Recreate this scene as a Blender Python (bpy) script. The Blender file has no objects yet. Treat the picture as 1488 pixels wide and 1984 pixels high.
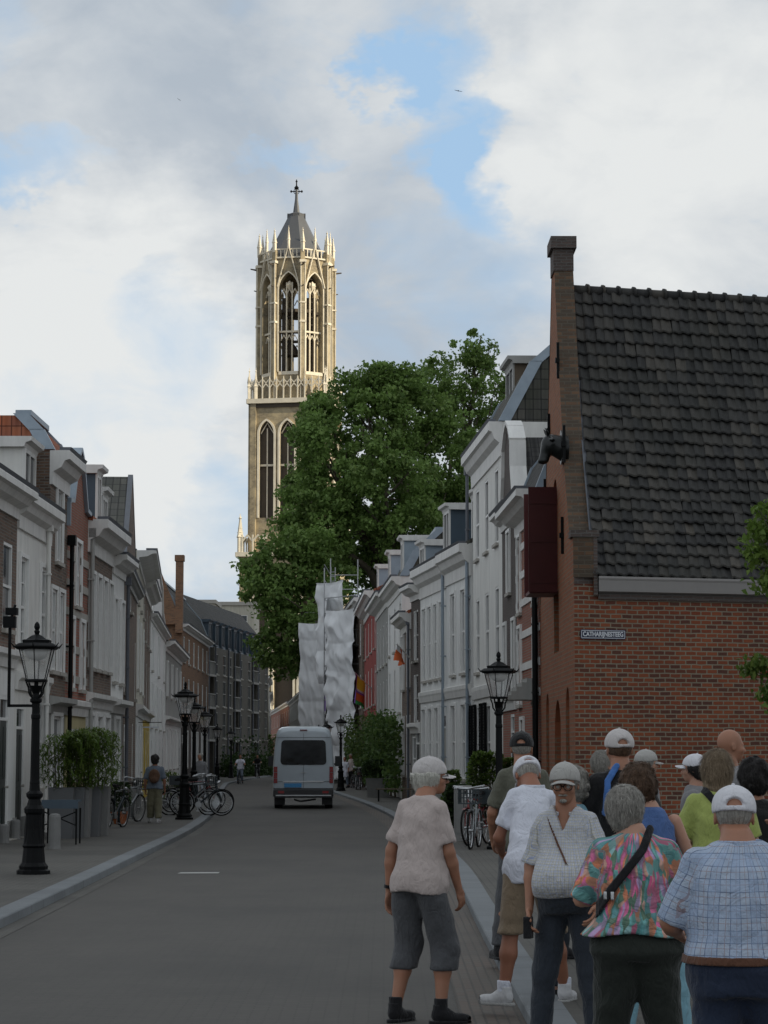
import bpy, bmesh, math, random
import numpy as np
from mathutils import Vector, Matrix, noise
R = math.radians
sin, cos, pi = math.sin, math.cos, math.pi
S = bpy.context.scene
COL = S.collection
# ---------------------------------------------------------------- camera
FPX = 4500.0; TH = math.atan(470/FPX); HC = 1.75
cd = bpy.data.cameras.new('camera'); cam = bpy.data.objects.new('camera', cd); COL.objects.link(cam)
cd.sensor_fit = 'HORIZONTAL'; cd.sensor_width = 36; cd.lens = FPX/1488*36
cd.clip_start = 0.5; cd.clip_end = 5000
cam.location = (0, 0, HC); cam.rotation_euler = (R(90)+TH, 0, 0)
S.camera = cam
S.render.resolution_x = 768; S.render.resolution_y = 1024
S.view_settings.view_transform = 'Standard'; S.view_settings.look = 'None'
S.view_settings.exposure = 0.0; S.view_settings.gamma = 1
S.cycles.max_bounces = 5; S.cycles.diffuse_bounces = 3; S.cycles.glossy_bounces = 2
S.cycles.transmission_bounces = 3; S.cycles.transparent_max_bounces = 6

def pdir(px, py):
    u = (px-744)/FPX; v = (992-py)/FPX
    return Vector((u, cos(TH)-v*sin(TH), sin(TH)+v*cos(TH)))
def at(px, py, Y):
    d = pdir(px, py); t = Y/d.y
    return Vector((d.x*t, Y, HC+d.z*t))
def zat(py, Y): return at(744, py, Y).z

# ---------------------------------------------------------------- light
SUN_AZ = R(68); SUN_EL = R(24)          # azimuth from -y towards +x
sd = Vector((sin(SUN_AZ)*cos(SUN_EL), -cos(SUN_AZ)*cos(SUN_EL), sin(SUN_EL)))
sl = bpy.data.lights.new('sun', 'SUN'); sl.energy = 5.0; sl.angle = R(0.5); sl.color = (1, .87, .64)
so = bpy.data.objects.new('sun', sl); COL.objects.link(so)
so.rotation_euler = sd.to_track_quat('Z', 'Y').to_euler(); so.location = (60, -60, 60)

# ---------------------------------------------------------------- node helpers
def newmat(name):
    m = bpy.data.materials.new(name); m.use_nodes = True
    nt = m.node_tree; b = nt.nodes['Principled BSDF']
    return m, nt, b
class NT:
    def __init__(s, nt): s.nt = nt
    def n(s, t, **kw):
        x = s.nt.nodes.new(t)
        for k, v in kw.items():
            if k.startswith('i_'):
                key = k[2:].replace('_', ' ')
                x.inputs[key].default_value = v
            else: setattr(x, k, v)
        return x
    def l(s, a, b): s.nt.links.new(a, b)
    def math(s, op, a, b=None, c=None, clamp=False):
        x = s.nt.nodes.new('ShaderNodeMath'); x.operation = op; x.use_clamp = clamp
        for i, v in enumerate((a, b, c)):
            if v is None: continue
            if isinstance(v, (int, float)): x.inputs[i].default_value = v
            else: s.l(v, x.inputs[i])
        return x.outputs[0]
    def mix(s, f, a, b, bt='MIX'):
        x = s.nt.nodes.new('ShaderNodeMix'); x.data_type = 'RGBA'; x.blend_type = bt
        for i, v in ((0, f), (6, a), (7, b)):
            if isinstance(v, (int, float)): x.inputs[i].default_value = v
            elif isinstance(v, (tuple, list)): x.inputs[i].default_value = (v[0], v[1], v[2], 1)
            else: s.l(v, x.inputs[i])
        return x.outputs[2]
    def ramp(s, f, stops, interp='LINEAR'):
        x = s.nt.nodes.new('ShaderNodeValToRGB'); x.color_ramp.interpolation = interp
        cr = x.color_ramp
        while len(cr.elements) < len(stops): cr.elements.new(.5)
        for e, (p, c) in zip(cr.elements, stops):
            e.position = p; e.color = (c[0], c[1], c[2], 1) if isinstance(c, (tuple, list)) else (c, c, c, 1)
        s.l(f, x.inputs[0]); return x.outputs[0]
    def noise(s, vec, scale, detail=3, rough=.55, dist=0):
        x = s.n('ShaderNodeTexNoise'); x.inputs['Scale'].default_value = scale
        x.inputs['Detail'].default_value = detail; x.inputs['Roughness'].default_value = rough
        x.inputs['Distortion'].default_value = dist
        if vec is not None: s.l(vec, x.inputs['Vector'])
        return x.outputs['Fac']
    def mapping(s, vec, scale=(1,1,1), loc=(0,0,0), rot=(0,0,0)):
        x = s.n('ShaderNodeMapping'); x.inputs['Scale'].default_value = scale
        x.inputs['Location'].default_value = loc; x.inputs['Rotation'].default_value = rot
        s.l(vec, x.inputs['Vector']); return x.outputs[0]
    def bump(s, h, strength=.5, dist=.02):
        x = s.n('ShaderNodeBump'); x.inputs['Strength'].default_value = strength
        x.inputs['Distance'].default_value = dist; s.l(h, x.inputs['Height']); return x.outputs[0]

# ---------------------------------------------------------------- world: real sky, clouds by direction
W = bpy.data.worlds.new('World'); S.world = W; W.use_nodes = True
wt = NT(W.node_tree); W.node_tree.nodes.clear()
wo = wt.n('ShaderNodeOutputWorld'); bg = wt.n('ShaderNodeBackground')
sky = wt.n('ShaderNodeTexSky'); sky.sky_type = 'NISHITA'; sky.sun_disc = False
sky.sun_elevation = SUN_EL; sky.sun_rotation = math.pi-SUN_AZ if False else math.atan2(sd.x, sd.y)
sky.air_density = 1.0; sky.dust_density = 1.5; sky.ozone_density = 1.0
tc = wt.n('ShaderNodeTexCoord'); D = tc.outputs['Generated']
sep = wt.n('ShaderNodeSeparateXYZ'); wt.l(D, sep.inputs[0])
# project the direction on a cloud ceiling so that clouds flatten towards the horizon
den = wt.math('ADD', wt.math('MAXIMUM', sep.outputs[2], 0.0), 0.5)
cmb = wt.n('ShaderNodeCombineXYZ')
wt.l(wt.math('DIVIDE', sep.outputs[0], den), cmb.inputs[0]); wt.l(wt.math('DIVIDE', sep.outputs[1], den), cmb.inputs[1])
P2 = cmb.outputs[0]
big = wt.noise(wt.mapping(P2, loc=(3.1, 7.7, 0)), 4.2, 4, .5, .5)
fine = wt.noise(wt.mapping(P2, loc=(1.3, 2.2, 5)), 10, 6, .55, .5)
wn_ = wt.n('ShaderNodeTexNoise', i_Scale=16.0, i_Detail=5.0, i_Roughness=.6); wt.l(wt.mapping(D, (1, 1, 1.6)), wn_.inputs['Vector'])
wv_ = wt.n('ShaderNodeVectorMath', operation='SUBTRACT'); wt.l(wn_.outputs['Color'], wv_.inputs[0]); wv_.inputs[1].default_value = (.5, .5, .5)
wm_ = wt.n('ShaderNodeVectorMath', operation='MULTIPLY_ADD'); wt.l(wv_.outputs[0], wm_.inputs[0]); wm_.inputs[1].default_value = (.13, .05, .10); wt.l(D, wm_.inputs[2])
DW = wm_.outputs[0]
def blob(px, py, rad, stretch=1.0):
    d = pdir(px, py).normalized()
    v = wt.n('ShaderNodeVectorMath', operation='SUBTRACT'); wt.l(DW, v.inputs[0]); v.inputs[1].default_value = d
    v2 = wt.n('ShaderNodeVectorMath', operation='MULTIPLY'); wt.l(v.outputs[0], v2.inputs[0]); v2.inputs[1].default_value = (1, 1, stretch)
    ln = wt.n('ShaderNodeVectorMath', operation='LENGTH'); wt.l(v2.outputs[0], ln.inputs[0])
    q = wt.math('DIVIDE', ln.outputs['Value'], rad)
    return wt.math('SUBTRACT', 1.0, wt.math('MULTIPLY', q, q), clamp=True)
def add(*a):
    r = a[0]
    for x in a[1:]: r = wt.math('ADD', r, x)
    return r
# openings of blue in the cloud cover
ragn = wt.noise(wt.mapping(P2, loc=(9.3, 4.2, 1)), 15, 6, .62, .6)
rag = wt.math('MULTIPLY', wt.math('SUBTRACT', ragn, .5), 1.15)
openf = add(wt.math('MULTIPLY', blob(850, 225, .036), .58), wt.math('MULTIPLY', blob(940, 340, .030), .48),
            wt.math('MULTIPLY', blob(790, 170, .02), .25), wt.math('MULTIPLY', blob(60, 330, .05, 3.0), .42), wt.math('MULTIPLY', blob(530, 305, .026, 3), .36),
            wt.math('MULTIPLY', blob(-10, 20, .03), .20), wt.math('MULTIPLY', blob(930, 470, .05), .26), wt.math('MULTIPLY', blob(450, 1040, .05, 1.3), .30))
openf = wt.math('MULTIPLY', openf, wt.math('ADD', .25, wt.math('MULTIPLY', ragn, 1.5)))
cover = wt.math('SUBTRACT', add(wt.math('MULTIPLY', big, .9), wt.math('MULTIPLY', fine, .75), wt.math('MULTIPLY', rag, .35)), openf)
cov = wt.ramp(cover, [(.16, 0.0), (.42, .42), (.74, 1.0)])
# brightness of the cloud itself: bright masses and greyer bases
lit = add(wt.math('MULTIPLY', blob(1300, 330, .10), .34), wt.math('MULTIPLY', blob(130, 620, .10, 1.3), .44), wt.math('MULTIPLY', blob(1150, 60, .06), .14),
          wt.math('MULTIPLY', blob(300, 900, .09), .36), wt.math('MULTIPLY', blob(620, 60, .05), .1))
shade = add(wt.math('MULTIPLY', blob(330, 160, .075), .20), wt.math('MULTIPLY', blob(800, 600, .08), .16))
tone = wt.math('SUBTRACT', wt.math('ADD', wt.math('ADD', wt.math('ADD', wt.math('MULTIPLY', fine, .85), wt.math('MULTIPLY', rag, .16)), wt.math('MULTIPLY', big, .35)), lit), shade)
cc = wt.ramp(tone, [(.34, (.44, .50, .57)), (.58, (.57, .615, .66)), (.80, (.69, .72, .74)), (1.0, (.79, .81, .81))])
skyc = wt.mix(.75, wt.mix(1.0, sky.outputs[0], (.105, .105, .105), 'MULTIPLY'), (.44, .66, .92))
fin = wt.mix(cov, skyc, cc)
# below the horizon only ground bounce
fin = wt.mix(wt.math('MULTIPLY', wt.math('ADD', sep.outputs[2], .02), 30, clamp=True), (.12, .12, .12), fin)
wt.l(fin, bg.inputs[0]); bg.inputs[1].default_value = 1.0
wt.l(bg.outputs[0], wo.inputs[0])

# ---------------------------------------------------------------- object helpers
def tag(o, label=None, cat=None, group=None, kind=None):
    if label: o['label'] = label
    if cat: o['category'] = cat
    if group: o['group'] = group
    if kind: o['kind'] = kind
    return o
def empty(name, loc=(0, 0, 0), rz=0, label=None, cat=None, group=None):
    o = bpy.data.objects.new(name, None); COL.objects.link(o); o.location = loc; o.rotation_euler = (0, 0, rz)
    o.empty_display_size = .2
    return tag(o, label, cat, group)
def copy_tree(o, loc=None, rz=None, label=None, group=None, parent=None):
    c = o.copy(); COL.objects.link(c); c.parent = parent
    if loc is not None: c.location = loc
    if rz is not None: c.rotation_euler = (0, 0, rz)
    if label: c['label'] = label
    if group: c['group'] = group
    for ch in [x for x in S.objects if x.parent == o]: copy_tree(ch, parent=c)
    return c
class Fr:
    """facade frame: u along the wall, n outwards, z up"""
    def __init__(s, A, B, out):
        A = Vector((A[0], A[1], 0)); B = Vector((B[0], B[1], 0)); s.o = A; s.L = (B-A).length
        s.U = (B-A).normalized(); n = Vector((s.U.y, -s.U.x, 0))
        if n.dot(Vector((out[0], out[1], 0))) < 0: n = -n
        s.N = n; s.A = A; s.B = B
    def p(s, u, n, z): return s.o+s.U*u+s.N*n+Vector((0, 0, z))
class LF:
    """plain local frame for free-standing things"""
    def __init__(s, o=(0, 0, 0)): s.o = Vector(o); s.U = Vector((1, 0, 0)); s.N = Vector((0, 1, 0))
    def p(s, u, n, z): return s.o+Vector((u, n, z))
L0 = LF()
class MB:
    def __init__(s): s.V = []; s.F = []; s.UV = []; s.MI = []; s.mi = 0
    def face(s, pts, uvs=None):
        i = len(s.V); s.V += [tuple(p) for p in pts]; s.F.append(tuple(range(i, i+len(pts))))
        s.UV.append(uvs if uvs else [(0, 0)]*len(pts)); s.MI.append(s.mi)
    def box(s, f, u0, u1, n0, n1, z0, z1, skip=''):
        P = f.p
        if 'f' not in skip: s.face([P(u0, n1, z0), P(u1, n1, z0), P(u1, n1, z1), P(u0, n1, z1)], [(u0, z0), (u1, z0), (u1, z1), (u0, z1)])
        if 'b' not in skip: s.face([P(u1, n0, z0), P(u0, n0, z0), P(u0, n0, z1), P(u1, n0, z1)], [(u1, z0), (u0, z0), (u0, z1), (u1, z1)])
        if 'l' not in skip: s.face([P(u0, n0, z0), P(u0, n1, z0), P(u0, n1, z1), P(u0, n0, z1)], [(n0, z0), (n1, z0), (n1, z1), (n0, z1)])
        if 'r' not in skip: s.face([P(u1, n1, z0), P(u1, n0, z0), P(u1, n0, z1), P(u1, n1, z1)], [(n1, z0), (n0, z0), (n0, z1), (n1, z1)])
        if 't' not in skip: s.face([P(u0, n1, z1), P(u1, n1, z1), P(u1, n0, z1), P(u0, n0, z1)], [(u0, n1), (u1, n1), (u1, n0), (u0, n0)])
        if 'd' not in skip: s.face([P(u0, n0, z0), P(u1, n0, z0), P(u1, n1, z0), P(u0, n1, z0)], [(u0, n0), (u1, n0), (u1, n1), (u0, n1)])
    def extr(s, f, prof, u0, u1, caps=True):
        """profile [(n,z)] swept along u, closed"""
        k = len(prof); acc = 0
        for i in range(k):
            a = prof[i]; b = prof[(i+1) % k]; d = math.hypot(b[0]-a[0], b[1]-a[1])
            s.face([f.p(u0, *a), f.p(u1, *a), f.p(u1, *b), f.p(u0, *b)], [(u0, acc), (u1, acc), (u1, acc+d), (u0, acc+d)]); acc += d
        if caps:
            s.face([f.p(u0, *q) for q in prof], [tuple(q) for q in prof]); s.face([f.p(u1, *q) for q in reversed(prof)], [tuple(q) for q in reversed(prof)])
    def slab(s, f, poly, n0, n1):
        """polygon [(u,z)] extruded from n0 to n1"""
        s.face([f.p(u, n1, z) for u, z in poly], list(poly)); s.face([f.p(u, n0, z) for u, z in reversed(poly)], list(reversed(poly)))
        k = len(poly)
        for i in range(k):
            a = poly[i]; b = poly[(i+1) % k]; d = math.hypot(b[0]-a[0], b[1]-a[1])
            s.face([f.p(a[0], n0, a[1]), f.p(b[0], n0, b[1]), f.p(b[0], n1, b[1]), f.p(a[0], n1, a[1])], [(0, a[1]), (0, a[1]+d), (n1-n0, a[1]+d), (n1-n0, a[1])])
    def cyl(s, a, b, r0, r1=None, seg=8, caps=True):
        a = Vector(a); b = Vector(b); r1 = r0 if r1 is None else r1
        d = (b-a); L = d.length
        if L < 1e-6: return
        d.normalize(); x = d.orthogonal().normalized(); y = d.cross(x)
        i = len(s.V)
        for k in range(seg):
            t = 2*pi*k/seg; q = x*cos(t)+y*sin(t)
            s.V.append(tuple(a+q*r0)); s.V.append(tuple(b+q*r1))
        for k in range(seg):
            j = (k+1) % seg
            s.F.append((i+2*k, i+2*j, i+2*j+1, i+2*k+1)); c = 2*pi*max(r0, r1)
            s.UV.append([(c*k/seg, 0), (c*(k+1)/seg, 0), (c*(k+1)/seg, L), (c*k/seg, L)]); s.MI.append(s.mi)
        if caps:
            s.F.append(tuple(i+2*k for k in reversed(range(seg)))); s.UV.append([(0, 0)]*seg); s.MI.append(s.mi)
            s.F.append(tuple(i+2*k+1 for k in range(seg))); s.UV.append([(0, 0)]*seg); s.MI.append(s.mi)
    def tube(s, pts, r, seg=6):
        for a, b in zip(pts[:-1], pts[1:]): s.cyl(a, b, r, r, seg)
    def lathe(s, c, prof, seg=12, rot=0.0):
        c = Vector(c); i = len(s.V); m = len(prof)
        for r, z in prof:
            for k in range(seg):
                t = 2*pi*k/seg+rot; s.V.append((c.x+r*cos(t), c.y+r*sin(t), c.z+z))
        for j in range(m-1):
            for k in range(seg):
                k2 = (k+1) % seg
                s.F.append((i+j*seg+k, i+j*seg+k2, i+(j+1)*seg+k2, i+(j+1)*seg+k)); s.MI.append(s.mi)
                s.UV.append([(k/seg, prof[j][1]), ((k+1)/seg, prof[j][1]), ((k+1)/seg, prof[j+1][1]), (k/seg, prof[j+1][1])])
        s.F.append(tuple(i+k for k in reversed(range(seg)))); s.UV.append([(0, 0)]*seg); s.MI.append(s.mi)
        s.F.append(tuple(i+(m-1)*seg+k for k in range(seg))); s.UV.append([(0, 0)]*seg); s.MI.append(s.mi)
    def build(s, name, mat, parent=None, smooth=False, weld=False):
        me = bpy.data.meshes.new(name); me.from_pydata(s.V, [], s.F)
        uv = me.uv_layers.new(name='UVMap')
        flat = np.array([c for f in s.UV for q in f for c in q], dtype=np.float32)
        uv.data.foreach_set('uv', flat)
        mats = mat if isinstance(mat, (list, tuple)) else [mat]
        for m in mats: me.materials.append(m)
        if len(mats) > 1: me.polygons.foreach_set('material_index', s.MI)
        if weld:
            bm = bmesh.new(); bm.from_mesh(me); bmesh.ops.remove_doubles(bm, verts=bm.verts, dist=1e-4); bm.to_mesh(me); bm.free()
        if smooth: me.polygons.foreach_set('use_smooth', [True]*len(me.polygons))
        me.update()
        o = bpy.data.objects.new(name, me); COL.objects.link(o)
        if parent is not None: o.parent = parent
        return o
rnd = random.Random(7)
# ---------------------------------------------------------------- materials
def simple(name, col, rough=.6, metal=0.0, var=.12, scale=6, bump=0.0, bscale=40, spec=.5, coat=0):
    m, nt, b = newmat(name); t = NT(nt)
    tc = t.n('ShaderNodeTexCoord').outputs['Object']
    f = t.noise(tc, scale, 4, .6)
    c = t.mix(f, tuple(x*(1-var) for x in col), tuple(min(1, x*(1+var)) for x in col))
    t.l(c, b.inputs['Base Color']); b.inputs['Roughness'].default_value = rough; b.inputs['Metallic'].default_value = metal
    b.inputs['Specular IOR Level'].default_value = spec
    if coat: b.inputs['Coat Weight'].default_value = coat
    if bump: t.l(t.bump(t.noise(tc, bscale, 3), bump, .01), b.inputs['Normal'])
    return m
def plaster(name, col, dirt=.35, rough=.75):
    m, nt, b = newmat(name); t = NT(nt)
    uv = t.n('ShaderNodeUVMap').outputs[0]
    st = t.noise(t.mapping(uv, (1.6, .28, 1)), 2.2, 5, .65)
    f2 = t.noise(uv, 9, 4, .6)
    c = t.mix(t.ramp(st, [(.35, 0), (.75, 1)]), col, tuple(x*(1-dirt) for x in col))
    c = t.mix(t.math('MULTIPLY', f2, .25), c, tuple(x*.7 for x in col))
    t.l(c, b.inputs['Base Color']); b.inputs['Roughness'].default_value = rough
    t.l(t.bump(f2, .15, .01), b.inputs['Normal'])
    return m
def brick(name, c1, c2, mortar, bw=.22, bh=.065, ms=.012, dark=None, darkf=.0, bump=.6, blotch=.35, vec='UV'):
    m, nt, b = newmat(name); t = NT(nt)
    uv = t.n('ShaderNodeUVMap').outputs[0] if vec == 'UV' else t.n('ShaderNodeTexCoord').outputs['Object']
    wob = t.n('ShaderNodeTexNoise', i_Scale=3.5, i_Detail=2.0); t.l(uv, wob.inputs['Vector'])
    wv = t.n('ShaderNodeVectorMath', operation='MULTIPLY_ADD'); t.l(wob.outputs['Color'], wv.inputs[0]); wv.inputs[1].default_value = (.05, .026, 0); t.l(uv, wv.inputs[2])
    V = wv.outputs[0]
    br = t.n('ShaderNodeTexBrick'); t.l(V, br.inputs['Vector']); br.inputs['Scale'].default_value = 1
    br.inputs['Brick Width'].default_value = bw; br.inputs['Row Height'].default_value = bh
    br.inputs['Mortar Size'].default_value = ms; br.inputs['Mortar Smooth'].default_value = .25; br.inputs['Bias'].default_value = -.1
    br.inputs['Color1'].default_value = (0, 0, 0, 1); br.inputs['Color2'].default_value = (1, 1, 1, 1); br.inputs['Mortar'].default_value = (.5, .5, .5, 1)
    rv = br.outputs['Color']
    stops = [(0, c1), (.55, c2), (.8, tuple((a+b_)/2 for a, b_ in zip(c1, c2))), (1.0, dark if dark else c1)]
    if dark: stops = [(0, dark), (darkf, c1), (.7, c2), (1, c1)]
    col = t.ramp(rv, stops)
    n1 = t.noise(uv, .9, 6, .68); n2 = t.noise(uv, 30, 3, .6)
    col = t.mix(t.math('MULTIPLY', t.ramp(n1, [(.4, 0), (.75, 1)]), blotch), col, tuple(x*.45 for x in c1))
    col = t.mix(t.math('MULTIPLY', n2, .3), col, tuple(x*1.5 for x in c2))
    col = t.mix(br.outputs['Fac'], col, t.mix(n1, mortar, tuple(x*.55 for x in mortar)))
    t.l(col, b.inputs['Base Color']); b.inputs['Roughness'].default_value = .88
    h = t.math('ADD', t.math('MULTIPLY', br.outputs['Fac'], -1.0), t.math('MULTIPLY', n2, .5))
    t.l(t.bump(h, bump, .012), b.inputs['Normal'])
    return m
def tiles(name, c1, c2, tw=.22, th=.28, moss=(.06, .065, .04), mf=.3):
    m, nt, b = newmat(name); t = NT(nt)
    uv = t.n('ShaderNodeUVMap').outputs[0]
    s = t.n('ShaderNodeSeparateXYZ'); t.l(uv, s.inputs[0])
    wx = t.math('SINE', t.math('MULTIPLY', s.outputs[0], 2*pi/tw))
    wy = t.math('FRACT', t.math('DIVIDE', s.outputs[1], th))
    br = t.n('ShaderNodeTexBrick'); br.offset = 0; t.l(uv, br.inputs['Vector']); br.inputs['Scale'].default_value = 1
    br.inputs['Brick Width'].default_value = tw; br.inputs['Row Height'].default_value = th; br.inputs['Mortar Size'].default_value = .012
    br.inputs['Color1'].default_value = (0, 0, 0, 1); br.inputs['Color2'].default_value = (1, 1, 1, 1); br.inputs['Mortar'].default_value = (0, 0, 0, 1)
    col = t.mix(br.outputs['Color'], c1, c2)
    n1 = t.noise(uv, .8, 5, .65)
    col = t.mix(t.math('MULTIPLY', t.ramp(n1, [(.42, 0), (.65, 1)]), mf), col, moss)
    col = t.mix(br.outputs['Fac'], col, tuple(x*.3 for x in c1))
    t.l(col, b.inputs['Base Color']); b.inputs['Roughness'].default_value = .8
    h = t.math('ADD', t.math('MULTIPLY', wx, .5), t.math('MULTIPLY', wy, -1.0))
    t.l(t.bump(h, 1.0, .04), b.inputs['Normal'])
    return m
M = {}
M['white'] = plaster('white_plaster', (.84, .83, .79), .22)
M['white2'] = plaster('white_paint_wall', (.86, .86, .84), .2)
M['cream'] = plaster('cream_plaster', (.58, .55, .46), .3)
M['yellow'] = plaster('yellow_cream_plaster', (.55, .48, .26), .25)
M['grey'] = plaster('grey_plaster', (.36, .36, .34), .35)
M['dkgrey'] = plaster('dark_grey_plaster', (.14, .145, .15), .3)
M['slateblue'] = simple('slate_blue_cladding', (.055, .085, .115), .5, var=.2, scale=2)
M['zinc'] = simple('zinc_sheet', (.30, .36, .42), .42, .35, .22, 3)
M['trim'] = plaster('white_trim_paint', (.82, .81, .78), .26, .55)
M['trimg'] = plaster('grey_trim_paint', (.42, .42, .40), .35, .55)
M['frame'] = simple('white_frame_paint', (.82, .82, .80), .45, var=.1)
M['stone'] = simple('pale_stone', (.42, .40, .36), .85, var=.25, scale=5)
M['b_brown'] = brick('brown_brick', (.13, .085, .06), (.20, .12, .085), (.24, .22, .19), darkf=.2, dark=(.06, .045, .04))
M['b_dark'] = brick('dark_brown_brick', (.065, .05, .045), (.11, .08, .07), (.15, .14, .13))
M['b_red'] = brick('red_brick', (.26, .075, .045), (.34, .10, .06), (.30, .25, .20))
M['b_red2'] = brick('painted_red_brick', (.28, .045, .035), (.32, .055, .045), (.24, .05, .04), ms=.006)
M['b_orange'] = brick('orange_brick', (.23, .105, .052), (.30, .145, .072), (.24, .19, .14), dark=(.13, .06, .035), darkf=.2)
M['b_grey'] = brick('grey_brick', (.10, .092, .078), (.135, .125, .105), (.16, .155, .14), blotch=.2)
M['b_ware'] = brick('old_warehouse_brick', (.17, .040, .017), (.25, .070, .028), (.30, .25, .18), bw=.225, bh=.088, ms=.014, dark=(.040, .024, .022), darkf=.40, bump=1.0, blotch=.6)
M['b_ware2'] = brick('orange_gable_brick', (.24, .074, .030), (.30, .10, .042), (.26, .19, .12), bw=.235, bh=.088, ms=.013, dark=(.20, .07, .035), darkf=.12, bump=1.0, blotch=.2)
M['t_dark'] = tiles('dark_roof_tile', (.035, .035, .038), (.075, .072, .07))
M['t_mix'] = tiles('mossy_grey_roof_tile', (.06, .06, .055), (.12, .115, .10), mf=.5)
M['t_red'] = tiles('orange_red_roof_tile', (.30, .075, .03), (.42, .13, .05), mf=.35, moss=(.09, .10, .10))
M['lead'] = simple('lead_sheet', (.13, .14, .16), .5, .3, .2, 4)
M['black'] = simple('black_iron_paint', (.004, .0045, .005), .5, .0, .3, 8, spec=.14)
M['dkgreen'] = simple('dark_green_paint', (.015, .022, .02), .35)
M['gtrim'] = simple('gutter_greige_paint', (.30, .285, .275), .5, var=.08)
M['ochre'] = simple('ochre_yellow_paint', (.55, .38, .015), .45)
M['redwood'] = simple('oxblood_shutter_paint', (.085, .008, .008), .5, var=.25, scale=3)
M['concrete'] = simple('concrete', (.19, .19, .185), .9, var=.2, scale=8, bump=.3)
M['terracotta'] = simple('terracotta', (.38, .12, .045), .8)
M['wood'] = simple('weathered_wood', (.13, .10, .07), .8, var=.3)
M['blind'] = simple('window_curtain', (.34, .34, .32), .9, var=.25, scale=2)
def glassmat(name, tint=(.018, .022, .026), rough=.07):
    m, nt, b = newmat(name); t = NT(nt)
    tc = t.n('ShaderNodeTexCoord').outputs['Object']
    f = t.noise(tc, .9, 3, .6)
    t.l(t.mix(t.ramp(f, [(.45, 0), (.62, 1)]), tint, tuple(x*2.6+.01 for x in tint)), b.inputs['Base Color'])
    b.inputs['Roughness'].default_value = rough; b.inputs['Specular IOR Level'].default_value = .5
    t.l(t.bump(t.noise(tc, 2.5, 1), .06, .02), b.inputs['Normal'])
    return m
M['glass'] = glassmat('window_glass')
M['glass2'] = glassmat('curtained_window_glass', (.07, .075, .075), .12)
m, nt, b = newmat('lantern_glass'); b.inputs['Base Color'].default_value = (.85, .87, .88, 1); b.inputs['Roughness'].default_value = .25
b.inputs['Transmission Weight'].default_value = .75; b.inputs['IOR'].default_value = 1.1; b.inputs['Alpha'].default_value = .42; M['lampglass'] = m
# Dom tower stone
m, nt, b = newmat('tower_stone'); t = NT(nt)
tc = t.n('ShaderNodeTexCoord').outputs['Object']
n1 = t.noise(tc, .35, 5, .7); n2 = t.noise(t.mapping(tc, (1, 1, 3)), 1.6, 4, .6)
c = t.mix(t.ramp(n1, [(.40, 0), (.60, 1)]), (.46, .38, .24), (.20, .17, .12)); c = t.mix(t.ramp(n2, [(.45, 0), (.75, 1)]), c, (.40, .34, .24))
t.l(c, b.inputs['Base Color']); b.inputs['Roughness'].default_value = .9; M['tower'] = m
M['towerpale'] = simple('pale_carved_stone', (.72, .66, .54), .85, var=.3, scale=.8)
M['towerdark'] = simple('dark_tower_stone', (.085, .07, .055), .9, var=.35, scale=.6)  # dark stone; behind the tower openings this colour stands in for shade
# paving
def paving(name, c1, c2, mortar, bw, bh, ms, rot=0.0, blotch=(.052, .049, .044)):
    m, nt, b = newmat(name); t = NT(nt)
    tc = t.mapping(t.n('ShaderNodeTexCoord').outputs['Object'], rot=(0, 0, rot))
    br = t.n('ShaderNodeTexBrick'); t.l(tc, br.inputs['Vector']); br.inputs['Scale'].default_value = 1
    br.inputs['Brick Width'].default_value = bw; br.inputs['Row Height'].default_value = bh; br.inputs['Mortar Size'].default_value = ms
    br.inputs['Color1'].default_value = (*c1, 1); br.inputs['Color2'].default_value = (*c2, 1); br.inputs['Mortar'].default_value = (*mortar, 1)
    br.inputs['Mortar Smooth'].default_value = .3
    n1 = t.noise(tc, .35, 6, .62); n2 = t.noise(tc, 14, 3, .6); n3 = t.noise(t.mapping(tc, (.5, .12, 1)), 1.0, 6, .7)
    col = t.mix(t.math('MULTIPLY', t.ramp(n1, [(.42, 0), (.62, 1)]), .75), br.outputs['Color'], blotch)
    col = t.mix(t.math('MULTIPLY', t.ramp(n3, [(.4, 0), (.7, 1)]), .35), col, tuple(x*1.5 for x in c2))
    col = t.mix(t.math('MULTIPLY', n2, .35), col, tuple(x*.6 for x in c1))
    t.l(col, b.inputs['Base Color']); b.inputs['Roughness'].default_value = .78
    h = t.math('ADD', t.math('MULTIPLY', br.outputs['Fac'], -1.0), t.math('MULTIPLY', n2, .6))
    t.l(t.bump(h, .6, .008), b.inputs['Normal'])
    return m
M['road'] = paving('grey_brown_clinker_road', (.070, .065, .057), (.084, .077, .067), (.056, .052, .047), .2, .068, .006)
M['pave'] = paving('grey_pavement_brick', (.082, .079, .068), (.104, .098, .086), (.052, .050, .045), .2, .1, .007, rot=pi/2)
M['gutter'] = paving('brown_gutter_brick', (.12, .085, .066), (.105, .095, .08), (.05, .046, .04), .2, .075, .009, rot=pi/2)
M['kerb'] = paving('bluestone_kerb', (.16, .175, .185), (.19, .205, .215), (.05, .05, .05), 1.0, 5.0, .012, rot=pi/2, blotch=(.13, .14, .15))
M['mark'] = simple('worn_white_road_paint', (.42, .42, .40), .8, var=.35, scale=30)
M['ground'] = simple('ground_soil_paving', (.12, .115, .10), .95, var=.2, scale=.5)
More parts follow.
